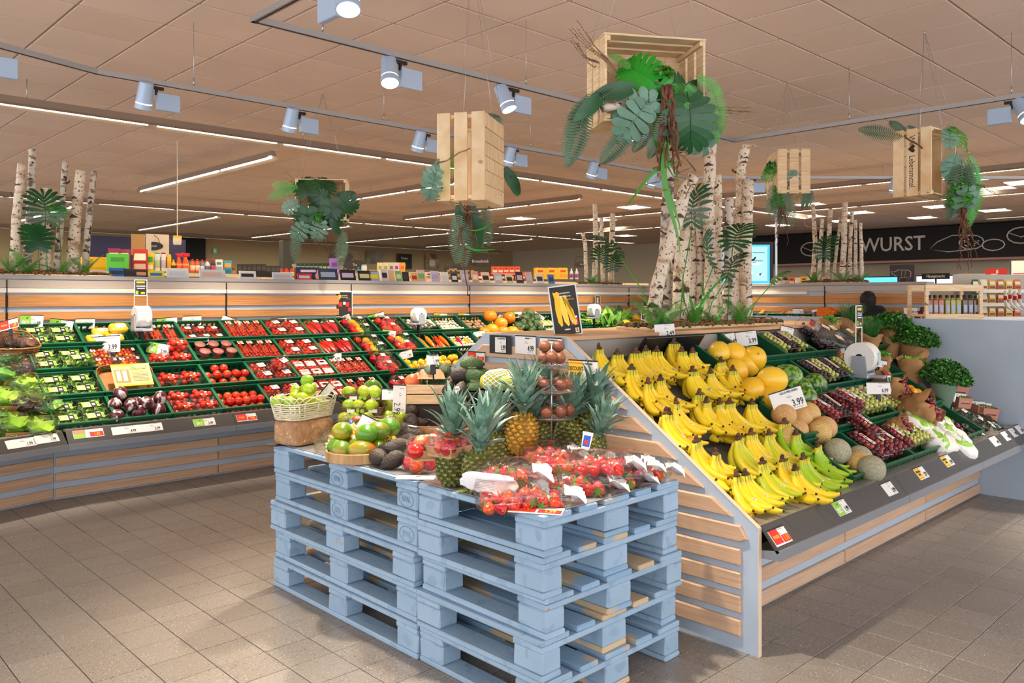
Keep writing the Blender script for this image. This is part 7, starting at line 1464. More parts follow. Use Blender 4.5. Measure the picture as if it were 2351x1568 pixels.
# banana poster on the island top
q = hy(1305,768,2.95); pm_ = frame(q,RT,FW + V((0,0,-.12)),(0,0,1)) @ RX(-6); PW,PH = .135,.265
po = poster(pm_ @ T(0,0,.0) @ MX(((1,0,-.2,0),(0,1,0,0),(0,0,1,0),(0,0,0,1))),PW * 1.05,PH,'framed black poster with three bananas and 1.11 on the island top','ban')
for i,x in enumerate((-.022,.003,.03)):
    bp = [(x - .013 + .1 * (.06 * i - .02),.215),(x - .018 + .004 * i,.14),(x - .01 + .008 * i,.07),(x + .004 + .012 * i,.045),(x + .013 + .012 * i,.052),(x + .014 + .006 * i,.13),(.0 + .004 * i,.215)]
    spawn(Nd('banana_print',MB().prism(bp,0,.0005 + .0002 * i).mesh('banana_print',YELP if i != 1 else mat('lighter_yellow_print','#f8d44a',.5),False),T(-.012,-.0009,0) @ RX(90)),None,parent=po)
spawn(Nd('price_field',MB().box(.025,-.0012,.05,.062,-.0005,.085).mesh('price_field',REDP,False)),None,parent=po)
spawn(Nd('price_digits',text_mesh('1.11',.025,WHITE,.7,'CENTER',.02),T(.043,-.0018,.066) @ RX(90)),None,parent=po)
spawn(Nd('price_top',MB().box(.025,-.0012,.086,.06,-.0005,.097).mesh('price_top',WHITE,False)),None,parent=po)
spawn(Nd('shop_emblem',MB().box(.042,-.0012,.006,.062,-.0005,.032).mesh('shop_emblem',mat('cream_emblem','#f2dc8a',.5),False),None,[Nd('emblem_letter',text_mesh('E',.024,mat('blue_print','#2450b4',.5),.8,'CENTER',.03),T(.052,-.0016,.02) @ RX(90))]),None,parent=po)
spawn(Nd('light_print',MB().ell((.0,-.0008,.028),(.018,.0004,.004),12,4).mesh('light_print',WHITE)),None,parent=po)
q = hy(790,726,7.44); poster(T(q) @ CAMYAW @ RZ(0),.165,.255,'framed black poster with two red peppers on the slatted wall','pep')
q = hy(1372,712,7.44); poster(T(q),.1,.2,'small framed poster on the slatted wall behind the white bag roll','mix')
q = hy(1484,734,6.6); flatsign('poster',.13,.17,CHALK,[(-.05,.13,.04,.15,YELP),(-.05,.09,.05,.1,WHITE),(-.05,.07,.03,.08,WHITE)],T(q) @ CAMYAW,'small framed black info card behind the first birch stem','poster',(WHITE,.006))
# bag roll stands
ROLLW = mat('white_bag_roll','#eeebe4',.35,col2='#e2e0d8',ns=40,st=(1,1,6)); CRD = mat('grey_cradle_plastic','#9aa0a8',.35,.2)
def roll_stand(m,sc,label,pole,info=None,side=False,ribbon=False):
    """roll of bags in a grey cradle on a pole; roll axis along local X, front = -Y"""
    rl = MB().lathe([(.022,-.055),(.085,-.055),(.087,-.05),(.087,.05),(.085,.055),(.022,.055)],36,m=RY(90)).lathe([(.022,-.056),(.022,.056)],16,1,m=RY(90))
    ch = [Nd('bag_roll',rl.mesh('bag_roll',[ROLLW,DARK],'auto'),None,[Nd('printed_mark',MB().prism([(-.02,-.03),(0,-.045),(.02,-.03),(.02,.03),(-.02,.03)],0,.0008,m=frame((.02,-.0876,0),(1,0,0),(0,0,1),(0,-1,0))).mesh('printed_mark',mat('pale_green_print','#b9cfc0',.6),False))])]
    cr = MB()
    for s in (-1,1): cr.prism([(-.035,.01),(.035,.01),(.05,-.1),(-.05,-.1)],s * .058 if s > 0 else -.07,.07 if s > 0 else -.058,m=frame((0,0,0),(0,1,0),(0,0,1),(1,0,0)))
    cr.cbox(-.07,-.055,-.12,.07,.055,-.09,.008).cbox(-.03,-.13,-.118,.05,-.04,-.1,.006)
    ch.append(Nd('cradle',cr.mesh('cradle',CRD,False)))
    ch.append(Nd('pole',MB().cbox(-.016,-.01,-pole,.016,.01,-.1,.002).mesh('pole',DARK,False)))
    if info:
        ch.append(Nd('info_frame',MB().tube([(-.05,.02,.0),(-.05,.02,.17),(.05,.02,.17),(.05,.02,.0)],.003,5,cap=False).box(-.05,.018,.17,.05,.023,.3).box(-.044,.0165,.176,.044,.018,.294,1).mesh('info_frame',[WHITE,CHALK],False),T(0,0,.0),[Nd('info_print',MB().box(-.035,.015,.27,.03,.0164,.285).box(-.035,.015,.24,.035,.0164,.246,1).box(-.03,.015,.226,.03,.0164,.232,1).box(.0,.015,.185,.03,.0164,.2).box(-.04,.015,.18,-.02,.0164,.21,2).mesh('info_print',[YELP,WHITE,GRNP],False)),Nd('info_lettering',text_mesh('Jede Packung weniger',.013,WHITE,.6),T(0,.0155,.255) @ RX(90))]))
    if ribbon: ch.append(Nd('bag_end',MB().prism([(-.025,-.1),(.0,-.085),(.025,-.1),(.025,.0),(-.025,.0)],0,.001,m=frame((.03,-.135,-.1),(1,0,0),(0,.1,1),(0,-1,.1))).prism([(-.018,-.07),(0,-.055),(.018,-.07),(.018,-.01),(-.018,-.01)],.001,.0016,1,frame((.03,-.135,-.1),(1,0,0),(0,.1,1),(0,-1,.1))).mesh('bag_end',[WHITE,DGRNP],False)))
    spawn(Nd('bag_roll_stand',None,None,ch),m @ SCL(sc),label,'bag dispenser','bag roll stands')
q = hy(325,727,7.15); roll_stand(T(q) @ CAMYAW @ RZ(42),1.05,'bag roll in grey cradle with small info board over the vine tomatoes',.42,True)
q = hy(961,723,7.1); roll_stand(T(q) @ CAMYAW @ RZ(-42),.9,'bag roll in grey cradle standing over the mushroom boxes',.42)
q = hy(1364,712,6.9); roll_stand(T(q) @ CAMYAW @ RZ(-50),.95,'white bag roll seen behind the banana poster',.42)
q = hy(1980,820,2.28); roll_stand(T(q) @ CAMYAW @ RZ(48),1.15,'large white bag roll in grey cradle with info board over the grapes',.42,True,ribbon=True)
# ------------------------------------------------------------------ the shop beyond the partitions
BLKB = mat('matt_black_board','#0f0f11',.7); CHK = mat('chalk_white','#d8cfc4',.8)
# meat counter wall with lettered band
one('counter_fascia',MB().cbox(25.2,-6,2.56,25.9,16.5,CH - .05,.01),BLKB,label='long black fascia band above the meat counter with chalk drawings',cat='sign')
one('fascia_ledge',MB().box(25.0,-6,2.5,25.9,16.5,2.56),mat('pinkish_ledge','#a87f74',.5),label='narrow pinkish ledge under the black meat counter fascia',cat='ledge')  # ledge has one flat pinkish base colour
FX = 25.18
def chalk(px,py,s,sz,label,sx=1.,nm='chalk_lettering'):
    q = hx(px,py,FX); spawn(Nd(nm,text_mesh(s,sz,CHK,sx,'CENTER',.01)),frame(q,(0,-1,0),(0,0,1),(-1,0,0)),label,'lettering')
chalk(2048,562,'WURST',.6,'large chalk word WURST on the black fascia',.92)
q = hx(2230,556,FX); sau = MB()
for cx_,r_,sz_ in ((0,.32,1),(-.55,.28,.9)): sau.tube([(cx_ + r_ * math.cos(a * .5236),r_ * sz_ * .62 * math.sin(a * .5236) - (.1 if cx_ else 0),0) for a in range(13)],.018,4,cap=False)
for k in range(16): sau.ell((R.uniform(-.2,.2),R.uniform(-.12,.12),0),(.03,.02,.01),6,3)
sau.tube([(0,.2,0),(.5,.22,0),(.9,.05,0),(1.1,-.15,0),(.6,-.25,0),(0,-.2,0)],.015,4)
spawn(Nd('chalk_drawing',sau.mesh('chalk_drawing',CHK)),frame(q,(0,1,0),(0,0,1),(-1,0,0)) @ RZ(0),'chalk drawing of a sliced sausage beside the word WURST','drawing')
for px in (1862,2345):
    q = hx(px,572 if px < 2000 else 540,FX); mb = MB().tube([(.35 * math.cos(a * .5236),.22 * math.sin(a * .5236),0) for a in range(13)],.02,4,cap=False).tube([(-.3,.1,0),(0,-.05,0),(.3,.08,0)],.015,4)
    spawn(Nd('chalk_drawing',mb.mesh('chalk_drawing',CHK)),frame(q,(0,1,0),(0,0,1),(-1,0,0)),'chalk outline drawing %s' % ('behind the far birch stems' if px < 2000 else 'at the far end of the fascia'),'drawing')
one('meat_display_counter',MB().cbox(20.5,-4,0,22.0,12,1.25,.02),mat('dark_counter_front','#3a3230',.5),label='long service counter under the meat fascia, behind the far partition',cat='counter')
def hang(px,py,w,h,base,prints,label,x=24.9,texts=(),cat='sign',nm='sign_board',fr=None):
    q = hx(px,py,x); f = frame(q,(0,-1,0),(1,0,0),(0,0,1)); o = flatsign(nm,w,h,base,prints,f @ T(0,0,-h / 2),label,cat,fr,texts)
    spawn(Nd('sign_post',MB().cbox(-.02,.006,h / 2 - q.z,.02,.04,.0,.003).mesh('sign_post',DARK,False)),None,parent=o); return o
GCH = mat('brown_grey_board','#4a3f42',.6)
o = hang(2071,632,.7,.62,GCH,[],'square grey-brown board with a chalk drawing of a cow',texts=[])
cw = MB().tube([(-.22,.36,0),(-.1,.42,0),(.15,.41,0),(.25,.36,0),(.25,.22,0),(.2,.2,0),(.2,.08,0),(.14,.08,0),(.14,.2,0),(-.06,.18,0),(-.08,.08,0),(-.13,.08,0),(-.13,.22,0),(-.2,.26,0),(-.28,.3,0),(-.3,.38,0),(-.22,.36,0)],.011,4,cap=False).tube([(.0,.4,0),(-.02,.2,0)],.006,4).tube([(.1,.4,0),(.08,.2,0)],.006,4)
spawn(Nd('cow_drawing',cw.mesh('cow_drawing',CHK),T(0,-.008,.05) @ RX(90)),None,parent=o)
SCB = glow('blue_screen_glow',(.05,.35,.9),1.6); SCW = glow('pale_screen_glow',(.45,.5,.75),1.4)
def screen(px,py,w,h,x,mt,label,frm=.03):
    q = hx(px,py,x); f = frame(q,(0,-1,0),(1,0,0),(0,0,1))
    return spawn(Nd('screen',None,None,[Nd('casing',MB().cbox(-w / 2 - frm,.0,-h / 2 - frm,w / 2 + frm,.06,h / 2 + frm,.006).mesh('casing',DARK,False)),Nd('display',MB().box(-w / 2,-.004,-h / 2,w / 2,0,h / 2).mesh('display',mt,False)),Nd('stand',MB().cbox(-.05,.01,-q.z,.05,.05,-h / 2,.004).mesh('stand',DARK,False))]),f,label,'screen','lit screens')
screen(2013,648,1.15,.28,24.0,SCB,'blue lit low screen above the far partition'); screen(2148,645,1.0,.26,24.0,SCW,'pale violet screen under the Hausgemacht sign')
hang(2148,634,.72,.16,BLKB,[],'small black sign Hausgemacht over the pale screen',23.9,[('Hausgemacht',.11,0,.08,CHK,.8)])
hang(2236,638,.75,.2,mat('light_grey_board','#c9c4bf',.5),[],'light grey sign Jetzt with an orange diamond',21,[('Jetzt',.17,.13,.1,mat('dark_grey_print','#4a4644',.5),.9)])
q = hx(2218,638,20.97); spawn(Nd('orange_diamond',MB().prism([(-.12,0),(0,-.12),(.12,0),(0,.12)],0,.01).mesh('orange_diamond',ORAP,False),None,[Nd('lettering',text_mesh('nur',.1,BLACKT,.9),T(0,0,.012) @ RZ(38))]),frame(q,(0,-1,0),(0,0,1),(-1,0,0)),'orange diamond with the word nur on the light grey sign','sign')
hang(2287,630,.42,.25,REDP,[(-.1,.05,.02,.14,WHITE),(.06,.03,.14,.12,WHITE),(.0,.15,.04,.22,WHITE)],'red square sign with white pictograms above the shelf',20)
hang(2342,616,.3,.3,WHITE,[(-.12,.04,.12,.06,REDP)],'white framed sheet at the picture edge above the shelf',18,fr=(GCH,.02))
hang(2330,640,.5,.12,BLKB,[(-.2,.05,.2,.07,GRNP)],'black strip sign with green script above the shelf',17)
# standing screens beyond the birches
TVB = mat('sky_picture','#2a8fc0',.4); 
TVG = glow('sky_blue_display',(.05,.36,.62),.75)
for px,w,lb in ((1700,1.55,'wide sky blue screen behind the tall birch stems'),):
    q = hd(1703,607,12.8); m = frame(q,RT,FW,(0,0,1))
    cl = MB()
    for k in range(7): cl.ell((R.uniform(-.4,.35),-.006,R.uniform(-.25,.25)),(R.uniform(.04,.09),.002,.018),8,4)
    spawn(Nd('screen',None,None,[Nd('casing',MB().cbox(-.5,0,-.34,.5,.08,.36,.01).mesh('casing',DARK,False)),Nd('display',MB().box(-.47,-.004,-.32,.44,0,.31).mesh('display',TVG,False),None,[Nd('cloud_picture',cl.mesh('cloud_picture',glow('cloud_glow',(.6,.75,.8),.8)))]),Nd('info_window',MB().box(.13,-.006,-.26,.4,-.004,.28).mesh('info_window',glow('pale_teal_display',(.25,.6,.66),.8),False),None,[Nd('bird_picture',MB().prism([(0,0),(.06,.02),(.03,-.03)],0,.001).mesh('bird_picture',mat('blue_print','#2450b4',.5),False),T(.26,-.007,-.15) @ RX(90)),Nd('text_lines',MB().box(.17,-.007,.18,.36,-.006,.19).box(.17,-.007,.05,.33,-.006,.062).box(.17,-.007,.02,.3,-.006,.03).mesh('text_lines',mat('dark_teal_print','#1c5a6a',.5),False))]),Nd('stand',MB().cbox(-.2,.01,-q.z,.2,.07,-.34,.01).mesh('stand',DARK,False))]),m,lb,'screen','lit screens')
one('steel_pole',MB().tube([(0,0,0),(0,0,3.1)],.018,10),STEEL,T(hd(1782,600,12.2).x,hd(1782,600,12.2).y,0),label='thin steel pole under the farthest hanging crate',cat='pole')
# ----- shelves behind the back partition
SHM = mat('shelf_metal','#b9b0a2',.5)
def store_shelf(x0,x1,y,z,label,d=.5):
    return spawn(Nd('store_shelf',None,None,[Nd('board',MB().cbox(x0,y,z - .03,x1,y + d,z,.002).mesh('board',SHM,False)),Nd('price_strip',MB().box(x0,y - .01,z - .04,x1,y,z + .0).mesh('price_strip',mat('cream_price_strip','#e6d2ae',.5,col2='#e6a85a',ns=30,st=(1,.1,.1),lo=.6,hi=.62),False)),Nd('back_board',MB().box(x0,y + d - .02,0,x1,y + d,z - .03).mesh('back_board',SHM,False))]),None,label,'shelf','shop shelves beyond the partition')
CM = {}
def cmat_(h,r=.45):
    if h not in CM: CM[h] = mat('pack_colour_' + h[1:],h,r,rnd=.03)
    return CM[h]
def pkg(kind,c1,c2='#f4efe6',c3='#222222'):
    k = (kind,c1,c2,c3)
    if k in CM: return CM[k]
    a,b,c = cmat_(c1),cmat_(c2),cmat_(c3)
    if kind == 'box': nd = [Nd('carton',MB().cbox(-.5,-.35,0,.5,.35,1,.02).mesh('carton',a,False)),Nd('front_print',MB().box(-.42,-.36,.12,.42,-.35,.45).box(-.3,-.362,.6,.3,-.352,.8,1).mesh('front_print',[b,c],False))]
    if kind == 'pouch': nd = [Nd('pouch',MB().add([(-.5,-.2,0),(.5,-.2,0),(.5,.2,0),(-.5,.2,0),(-.5,0,1),(.5,0,1),(-.46,-.26,.45),(.46,-.26,.45),(-.46,.26,.45),(.46,.26,.45)],[(0,1,7,6),(6,7,5,4),(2,3,8,9),(9,8,4,5),(0,6,4,8,3),(1,2,9,5,7)]).mesh('pouch',a,False)),Nd('front_print',MB().add([(-.4,-.275,.5),(.4,-.275,.5),(.36,-.12,.8),(-.36,-.12,.8)],[(0,1,2,3)]).add([(-.38,-.26,.12),(.38,-.26,.12),(.38,-.275,.35),(-.38,-.275,.35)],[(0,1,2,3)],1).mesh('front_print',[b,c],False))]
    if kind == 'bottle': nd = [Nd('bottle_body',MB().lathe([(.42,0),(.45,.04),(.45,.62),(.3,.76),(.16,.84),(.16,.88)],14).mesh('bottle_body',a)),Nd('cap',MB().lathe([(.18,.86),(.18,1),(.001,1)],12).mesh('cap',c)),Nd('front_label',MB().lathe([(.46,.15),(.46,.52)],14).mesh('front_label',b))]
    if kind == 'can': nd = [Nd('can_body',MB().lathe([(.44,0),(.45,.02),(.45,.86),(.4,.92)],16).mesh('can_body',a)),Nd('cap',MB().lathe([(.4,.9),(.38,1),(.001,1.0)],14).mesh('cap',c)),Nd('front_label',MB().lathe([(.455,.2),(.455,.6)],14).mesh('front_label',b))]
    if kind == 'spray': nd = [Nd('bottle_body',MB().lathe([(.42,0),(.45,.05),(.4,.4),(.2,.68),(.14,.76)],12).mesh('bottle_body',a)),Nd('spray_head',MB().cbox(-.2,-.1,.78,.5,.1,.95,.03).box(-.5,-.05,.88,-.2,.05,.98).box(-.3,-.05,.62,-.22,.05,.85).mesh('spray_head',c,False)),Nd('front_label',MB().lathe([(.43,.15),(.4,.42)],12).mesh('front_label',b))]
    nd = Nd({'box': 'product_box','pouch': 'product_pouch','bottle': 'bottle','can': 'spray_can','spray': 'spray_bottle'}[kind],None,None,nd); CM[k] = nd; return nd
def shelf_item(px,pyb,wpx,hpx,y,kind,cols,label,cat,z=None,yaw=0,group='goods on the shop shelves'):
    """item whose foot is seen at (px, pyb) on the plane y"""
    q = hy(px,pyb,y); Z = project(q)[2]; w = wpx * Z / FPX; h = hpx * Z / FPX
    if z is not None: q.z = z
    nd = pkg(kind,*cols); spawn(nd,T(q) @ RZ(-25 + yaw) @ SCL(w,w,h),label,cat,group)
Y1 = 9.6; z1 = hy(450,628,Y1).z; store_shelf(hy(228,628,Y1).x,hy(548,628,Y1).x,Y1 - .1,z1,'shop shelf with pouches, sprays and bottles above the first wall panels')
for a in [(272,627,46,44,'box',('#5cc23a','#5cc23a','#3f9a28'),'lime green slanted display tray with pouches','box'),(262,622,26,52,'pouch',('#8a1f4a','#f3e6d0','#5c1030'),'purple pouch standing behind the green tray','pouch'),(283,618,30,46,'pouch',('#8a1f4a','#f3e6d0','#a83a6a'),'purple pouch in the green tray','pouch'),(322,624,32,52,'pouch',('#c01f22','#f6e8d0','#e6c0a0'),'red pouch with cream top beside the green tray','pouch'),
          (344,623,17,42,'pouch',('#e6d21a','#3aa028','#f8f4e0'),'yellow pouch with green foot','pouch'),(361,624,14,44,'can',('#d8dcd8','#9fb86a','#5cae28'),'silver spray can with green cap','can'),(375,624,12,44,'can',('#d8d4d8','#b0a0b0','#9a1838'),'white spray can with crimson cap','can'),(388,624,11,40,'can',('#f0b81a','#d89a1a','#f8c81a'),'yellow spray can beside the crimson-capped one','can'),(398,624,12,28,'bottle',('#e6b01a','#3a2a10','#e0a81a'),'small yellow bottle between spray can and orange sprays','bottle'),
          (411,624,15,44,'spray',('#f05a14','#f8a058','#d8102c'),'orange spray bottle with red head, first','bottle'),(426,625,18,46,'spray',('#f05a14','#f8a058','#d8102c'),'orange spray bottle with red head, taller second one','bottle'),(442,625,12,30,'bottle',('#e8682a','#f4dcc8','#d8102c'),'small orange bottle with red cap, first','bottle'),(453,625,12,30,'bottle',('#e8682a','#f4dcc8','#d8102c'),'small orange bottle with red cap, second','bottle'),(464,626,12,30,'bottle',('#6f7f8f','#c9d0d8','#d8102c'),'grey bottle with red cap','bottle'),(476,626,13,30,'bottle',('#d8d8dc','#6a6a7a','#d8102c'),'white handled bottle with red cap','bottle'),(489,626,13,32,'bottle',('#3a2c3c','#c04a6a','#d8102c'),'dark bottle with pink label','bottle'),(503,626,16,30,'box',('#e8e6e0','#8fb8b0','#3a8a7a'),'white carton with teal print','box'),
          (523,630,18,32,'pouch',('#3a9ab0','#f0a040','#2a7a90'),'teal bag with orange dot','bag'),(536,630,10,18,'box',('#a86a3a','#c98a5a','#6a3a1a'),'small brown carton beside the teal bag','box')]:
    shelf_item(*a[:4],Y1,a[4],a[5],a[6],a[7])
store_shelf(hy(540,638,10.3).x,hy(700,638,10.3).x,10.3,hy(600,637,10.4).z,'short shop shelf with the black bags and red bottles',.7)
for k in range(9):
    shelf_item(550 + 11 * k,636,11,30 - (k > 5) * 4,10.4,'pouch',('#1c1a1c','#3a3634','#141214'),'black coffee-like bag, %s in the dark row' % nth(k),'bag')
for k in range(5): shelf_item(619 + 13 * k,638,11,26,10.8,'bottle',('#c81a1a','#e6c01a','#1a3a1c'),'red bottle with yellow band, %s in the short row' % nth(k),'bottle')
Y2 = 11.0; store_shelf(hy(545,640,Y2).x,hy(1480,640,Y2).x,Y2 - .1,hy(900,640,Y2).z,'long shop shelf above the middle wall panels')
shelf_item(706,643,56,29,9.0,'box',('#1c1c4a','#23235a','#d8d0e0'),'dark blue promotional box with printed figure','box')
q = hy(712,643,8.8); spawn(Nd('figure_print',MB().ell((.09,0,.05),(.03,.004,.04),10,6).ell((.09,0,.1),(.014,.004,.02),8,6,1).box(-.12,-.002,.06,-.03,.0,.07,2).box(-.12,-.002,.035,-.06,.0,.045,2).mesh('figure_print',[mat('pink_shirt_print','#e0909a',.5),mat('skin_print','#d8a080',.6),WHITE],True)),T(q) @ RZ(-25),'printed person in pink and white lettering on the dark blue box','print')
for k,(px,w,h,kd,cs,nm) in enumerate([(742,12,22,'box',('#e8e4f0','#8a4aa8','#3a8a3a'),'white-violet carton'),(757,14,22,'box',('#e8e4f0','#8a4aa8','#3a8a3a'),'white-violet carton with green foot'),(767,20,48,'box',('#9a6ac0','#f0e8f8','#6a3a98'),'tall lilac box'),(778,12,24,'bottle',('#9a3a98','#f0d0e0','#e0a0c0'),'violet bottle'),(789,12,26,'bottle',('#d84a7a','#f4e0e0','#8a3a7a'),'pink bottle'),(800,12,26,'bottle',('#6a2a78','#c090d0','#3a1a4a'),'purple bottle'),(812,12,24,'bottle',('#e88a6a','#f4dcd0','#d06a4a'),'salmon bottle'),(823,12,28,'bottle',('#2a9ac0','#d0ecf4','#1a7aa0'),'turquoise bottle'),(836,14,34,'can',('#e8ece8','#d04a3a','#7ab87a'),'white can with red print')] +
                                      [(850 + 5 * i,8,22,'bottle',('#2a6a3a','#c8d8c0','#c9b08c'),'small green bottle') for i in range(4)] + [(872,12,38,'box',('#e6dfa0','#f4f0d0','#a8b04a'),'pale yellow tall carton'),(885,12,38,'box',('#e6e0b8','#f4f0e0','#a8b04a'),'cream tall carton'),(898,12,38,'box',('#d8dcb8','#f4f0e0','#8a6ab0'),'cream-lilac tall carton'),(910,12,38,'box',('#e8d0e0','#f4ecf0','#a04a98'),'pale pink tall carton'),(923,13,38,'box',('#f0a840','#f8e0b0','#e0782a'),'orange tall carton')] +
                                      [(945 + 13 * i,12,16,'box',('#d8c8a8','#a88a5a','#4a3a2a'),'small beige carton') for i in range(6)] + [(1030 + 11 * i,9,20,'can',('#3a2c24','#c9a060','#e6b030'),'dark jar with gold lid') for i in range(6)] + [(1100 + 13 * i,12,14,'box',('#c81a22','#f4e8c0','#8a0f14'),'red and cream carton') for i in range(5)] +
                                      [(1160 + 13 * i,12,17,'box',('#e83a1c','#f8d8c0','#c82a10'),'orange-red carton') for i in range(5)] + [(1238 + 26 * i,22,26,'box',('#f0c01a','#f4a020','#d84a1a'),'bright yellow display carton') for i in range(3)] + [(1300 + 12 * i,9,24,'bottle',('#d8d0dc','#8a4a8a','#f0f0f0'),'white bottle with violet label') for i in range(3)]):
    shelf_item(px,641,w,h,Y2,kd,cs,f'{nm}, {nth(k % 20) if k < 20 else "number %s past the twentieth" % nth(k - 20)} on the long shelf','carton' if kd == 'box' else 'bottle')
one('raised_shelf',MB().box(hy(1125,627,Y2).x,Y2 - .1,hy(1125,627,Y2).z - .02,hy(1205,627,Y2).x,Y2 + .2,hy(1125,627,Y2).z).box(hy(685,618,11.6).x,11.5,hy(685,618,11.6).z - .02,hy(800,618,11.6).x,11.8,hy(685,618,11.6).z).box(hy(685,618,11.6).x,11.78,0,hy(800,618,11.6).x,11.8,2).box(hy(1125,627,Y2).x,Y2 + .18,0,hy(1205,627,Y2).x,Y2 + .2,1.9),SHM,label='narrow raised shelf boards over the long shop shelf',cat='shelf')
for i in range(5): shelf_item(1135 + 13 * i,627,12,15,Y2,'box',('#e85a2c','#f8e0c8','#c8301a'),'upper orange-red carton, %s on the stacked row' % nth(i),'carton')
for i in range(10): shelf_item(690 + 10 * i - 5,618,9,14,11.6,'box',('#1f4a38','#c9d0a8','#162c22'),'small dark green carton, %s in the high row' % nth(i),'carton')
# magazines leaning behind the ledge
MCOL = ['#e8e4dc','#2a7ac8','#2c2c3c','#3a1a2a','#f0e01a','#e8e6e0','#d8d8e0','#e8e4e8','#c9d8e8','#d8242c','#1c3a58','#1a1a22','#26262c','#a8b4d0','#d8c8d0','#e0b8a8','#6ac04a','#222222','#e8c060','#e6b8c0','#d0c0e0','#f0e8e0','#1c1c22','#b8b0c8','#e0a880','#f0d0b8','#c8c8d0','#e8d8a0','#262a2c','#d0b8a8']
mags = [(218,30),(262,36),(290,26),(317,28),(351,34),(400,50),(480,60),(560,40),(640,50),(690,36),(745,50),(790,40),(828,34),(850,28),(874,18),(890,16),(906,16),(922,18),(942,18),(958,22),(990,24),(1012,22),(1034,18),(1058,22),(1082,20),(1106,24),(1135,24),(1160,22),(1184,22),(1206,20),(1230,24),(1256,20)]
for i,(px,w) in enumerate(mags):
    q = hy(px,652,7.95); Z = project(q)[2]; ww = w * Z / FPX; hh = (16 + (i * 7) % 9 + (6 if px > 740 else 0)) * Z / FPX
    c = cmat_(MCOL[i % len(MCOL)],.3); c2_ = cmat_(MCOL[(i * 7 + 3) % len(MCOL)],.3)
    spawn(Nd('magazine',MB().cbox(-ww / 2,0,-.1,ww / 2,.012,hh,.001).mesh('pages',c,False),None,[Nd('cover_print',MB().box(-ww * .4,-.001,hh * .3,ww * .35,0,hh * .7).mesh('cover_print',c2_,False))]),T(q.x,7.85,PT + .03) @ RX(-14),'magazine, %s along the ledge from the salad birches' % (nth(i)),'magazine','magazines behind the partition ledge')
one('magazine_rack',MB().box(hy(205,650,7.9).x,7.74,0,hy(1275,650,7.9).x,8.0,PT - .08),SHM,label='long low magazine rack standing behind the slatted partition',cat='rack')
# oval signs on hoops
def oval(px,py,w,y,s,label):
    q = hy(px,py,y); Z = project(q)[2]; a = w * Z / FPX / 2; b = a * .42
    ch = [Nd('oval_board',MB().prism([(a * math.cos(k * .2618),b * math.sin(k * .2618)) for k in range(24)],0,.02,m=RX(90)).mesh('oval_board',CHALK,False)),Nd('lettering',text_mesh(s,b * .75,CHK,.75),T(0,-.023,0) @ RX(90))]
    ch.append(Nd('sign_post',MB().tube([(-a * .9,.01,-q.z + .0),(-a * .9,.01,-a * 1.5)],.012,5).mesh('sign_post',DARK))); hoop = MB().tube([(-a * .9 + a * .75 * (1 - math.cos(t * .3142)),.01,b * .4 + a * .95 * math.sin(t * .3142)) for t in range(11)],a * .03,5,cap=False).tube([(-a * .9,.01,-a * 1.6),(-a * .9,.01,b * .4)],a * .03,5); ch.append(Nd('hoop',hoop.mesh('hoop',DARK)))
    spawn(Nd('aisle_sign',None,None,ch),T(q) @ CAMYAW,label,'sign','oval aisle signs')
oval(1103,600,62,16,'Brotaufstrich','oval dark aisle sign Brotaufstrich on a hoop'); oval(1040,618,44,19,'Getreide','smaller oval aisle sign beside Brotaufstrich'); oval(783,590,58,13,'Kaffee','oval aisle sign Kaffee behind the dark hanging crate'); oval(352,565,46,12,'Haushalt','oval aisle sign over the pouches'); oval(815,608,54,17,'Tee','low oval sign under the Kaffee sign'); oval(1335,607,34,18,'Müsli','oval sign near the thin birch stems')
def wallpic(px,py,w,h,mt,pr,label,texts=()):
    q = hy(px,py,26.9); Z = project(q)[2]; s = Z / FPX; flatsign('wall_picture',w * s,h * s,mt,[(a * w * s,b * h * s,c * w * s,d * h * s,e) for a,b,c,d,e in pr],T(q) @ T(0,-.02,-h * s / 2),label,'picture',None,[(t[0],t[1] * s,t[2] * s,t[3] * s,t[4],t[5]) for t in texts])
wallpic(860,590,46,28,mat('photo_grey','#a89c90',.6,col2='#6a5c50',ns=2),[],'pale grey photograph on the beige back wall'); wallpic(928,600,42,34,CHALK,[(-.1,.1,.1,.35,ORAP)],'dark chalk poster on the beige back wall',[('Frische',8,0,24,CHK,.8)]); wallpic(992,600,40,34,mat('photo_bowl','#c8a890',.6,col2='#7a5040',ns=2.5),[(-.2,.2,.2,.6,mat('cream_print','#e6d8b8',.6))],'photograph of a bowl on the beige back wall')
wallpic(439,558,66,78,BLKB,[(-.3,.93,.0,.97,GCH)],'tall black panel on the back wall above the sprays'); wallpic(493,576,9,14,mat('exit_green','#5fd0a0',.4),[(-.3,.3,.3,.7,WHITE)],'small green-white emergency sign on the back wall')
one('hanging_lantern',MB().tube([(0,0,.14),(0,0,1.75)],.006,4).lathe([(.05,0),(.06,.02),(.06,.11),(.02,.12)],14).lathe([(.061,.1),(.062,.135),(.001,.14)],14,1),[mat('cream_lantern','#e8dcc0',.4),YELP],T(hy(407,562,11)) @ SCL(.9),label='cream hanging jar lantern with yellow lid beside the black panel',cat='lantern')
one('blue_aisle_band',MB().box(0,0,-2.4,2.2,.05,.5),mat('dark_blue_board','#1c1c48',.5),T(hy(205,590,20)),label='dark blue board far behind the salad birch stems',cat='sign')
one('yellow_display',MB().cbox(-.25,0,0,.25,.3,.42,.01).box(-.2,-.004,.1,.2,0,.2,1),[cmat_('#e6b02a'),cmat_('#d8a01a')],T(hy(222,633,9.8)) @ SCL(.5),label='yellow cardboard display beside the salad birches',cat='display')
one('dark_column_box',MB().cbox(-.14,0,0,.14,.2,.75,.01),mat('dark_grey_green','#3a3c34',.6),T(hy(664,632,16)),label='dark upright device on the back side of the shop shelves',cat='device')
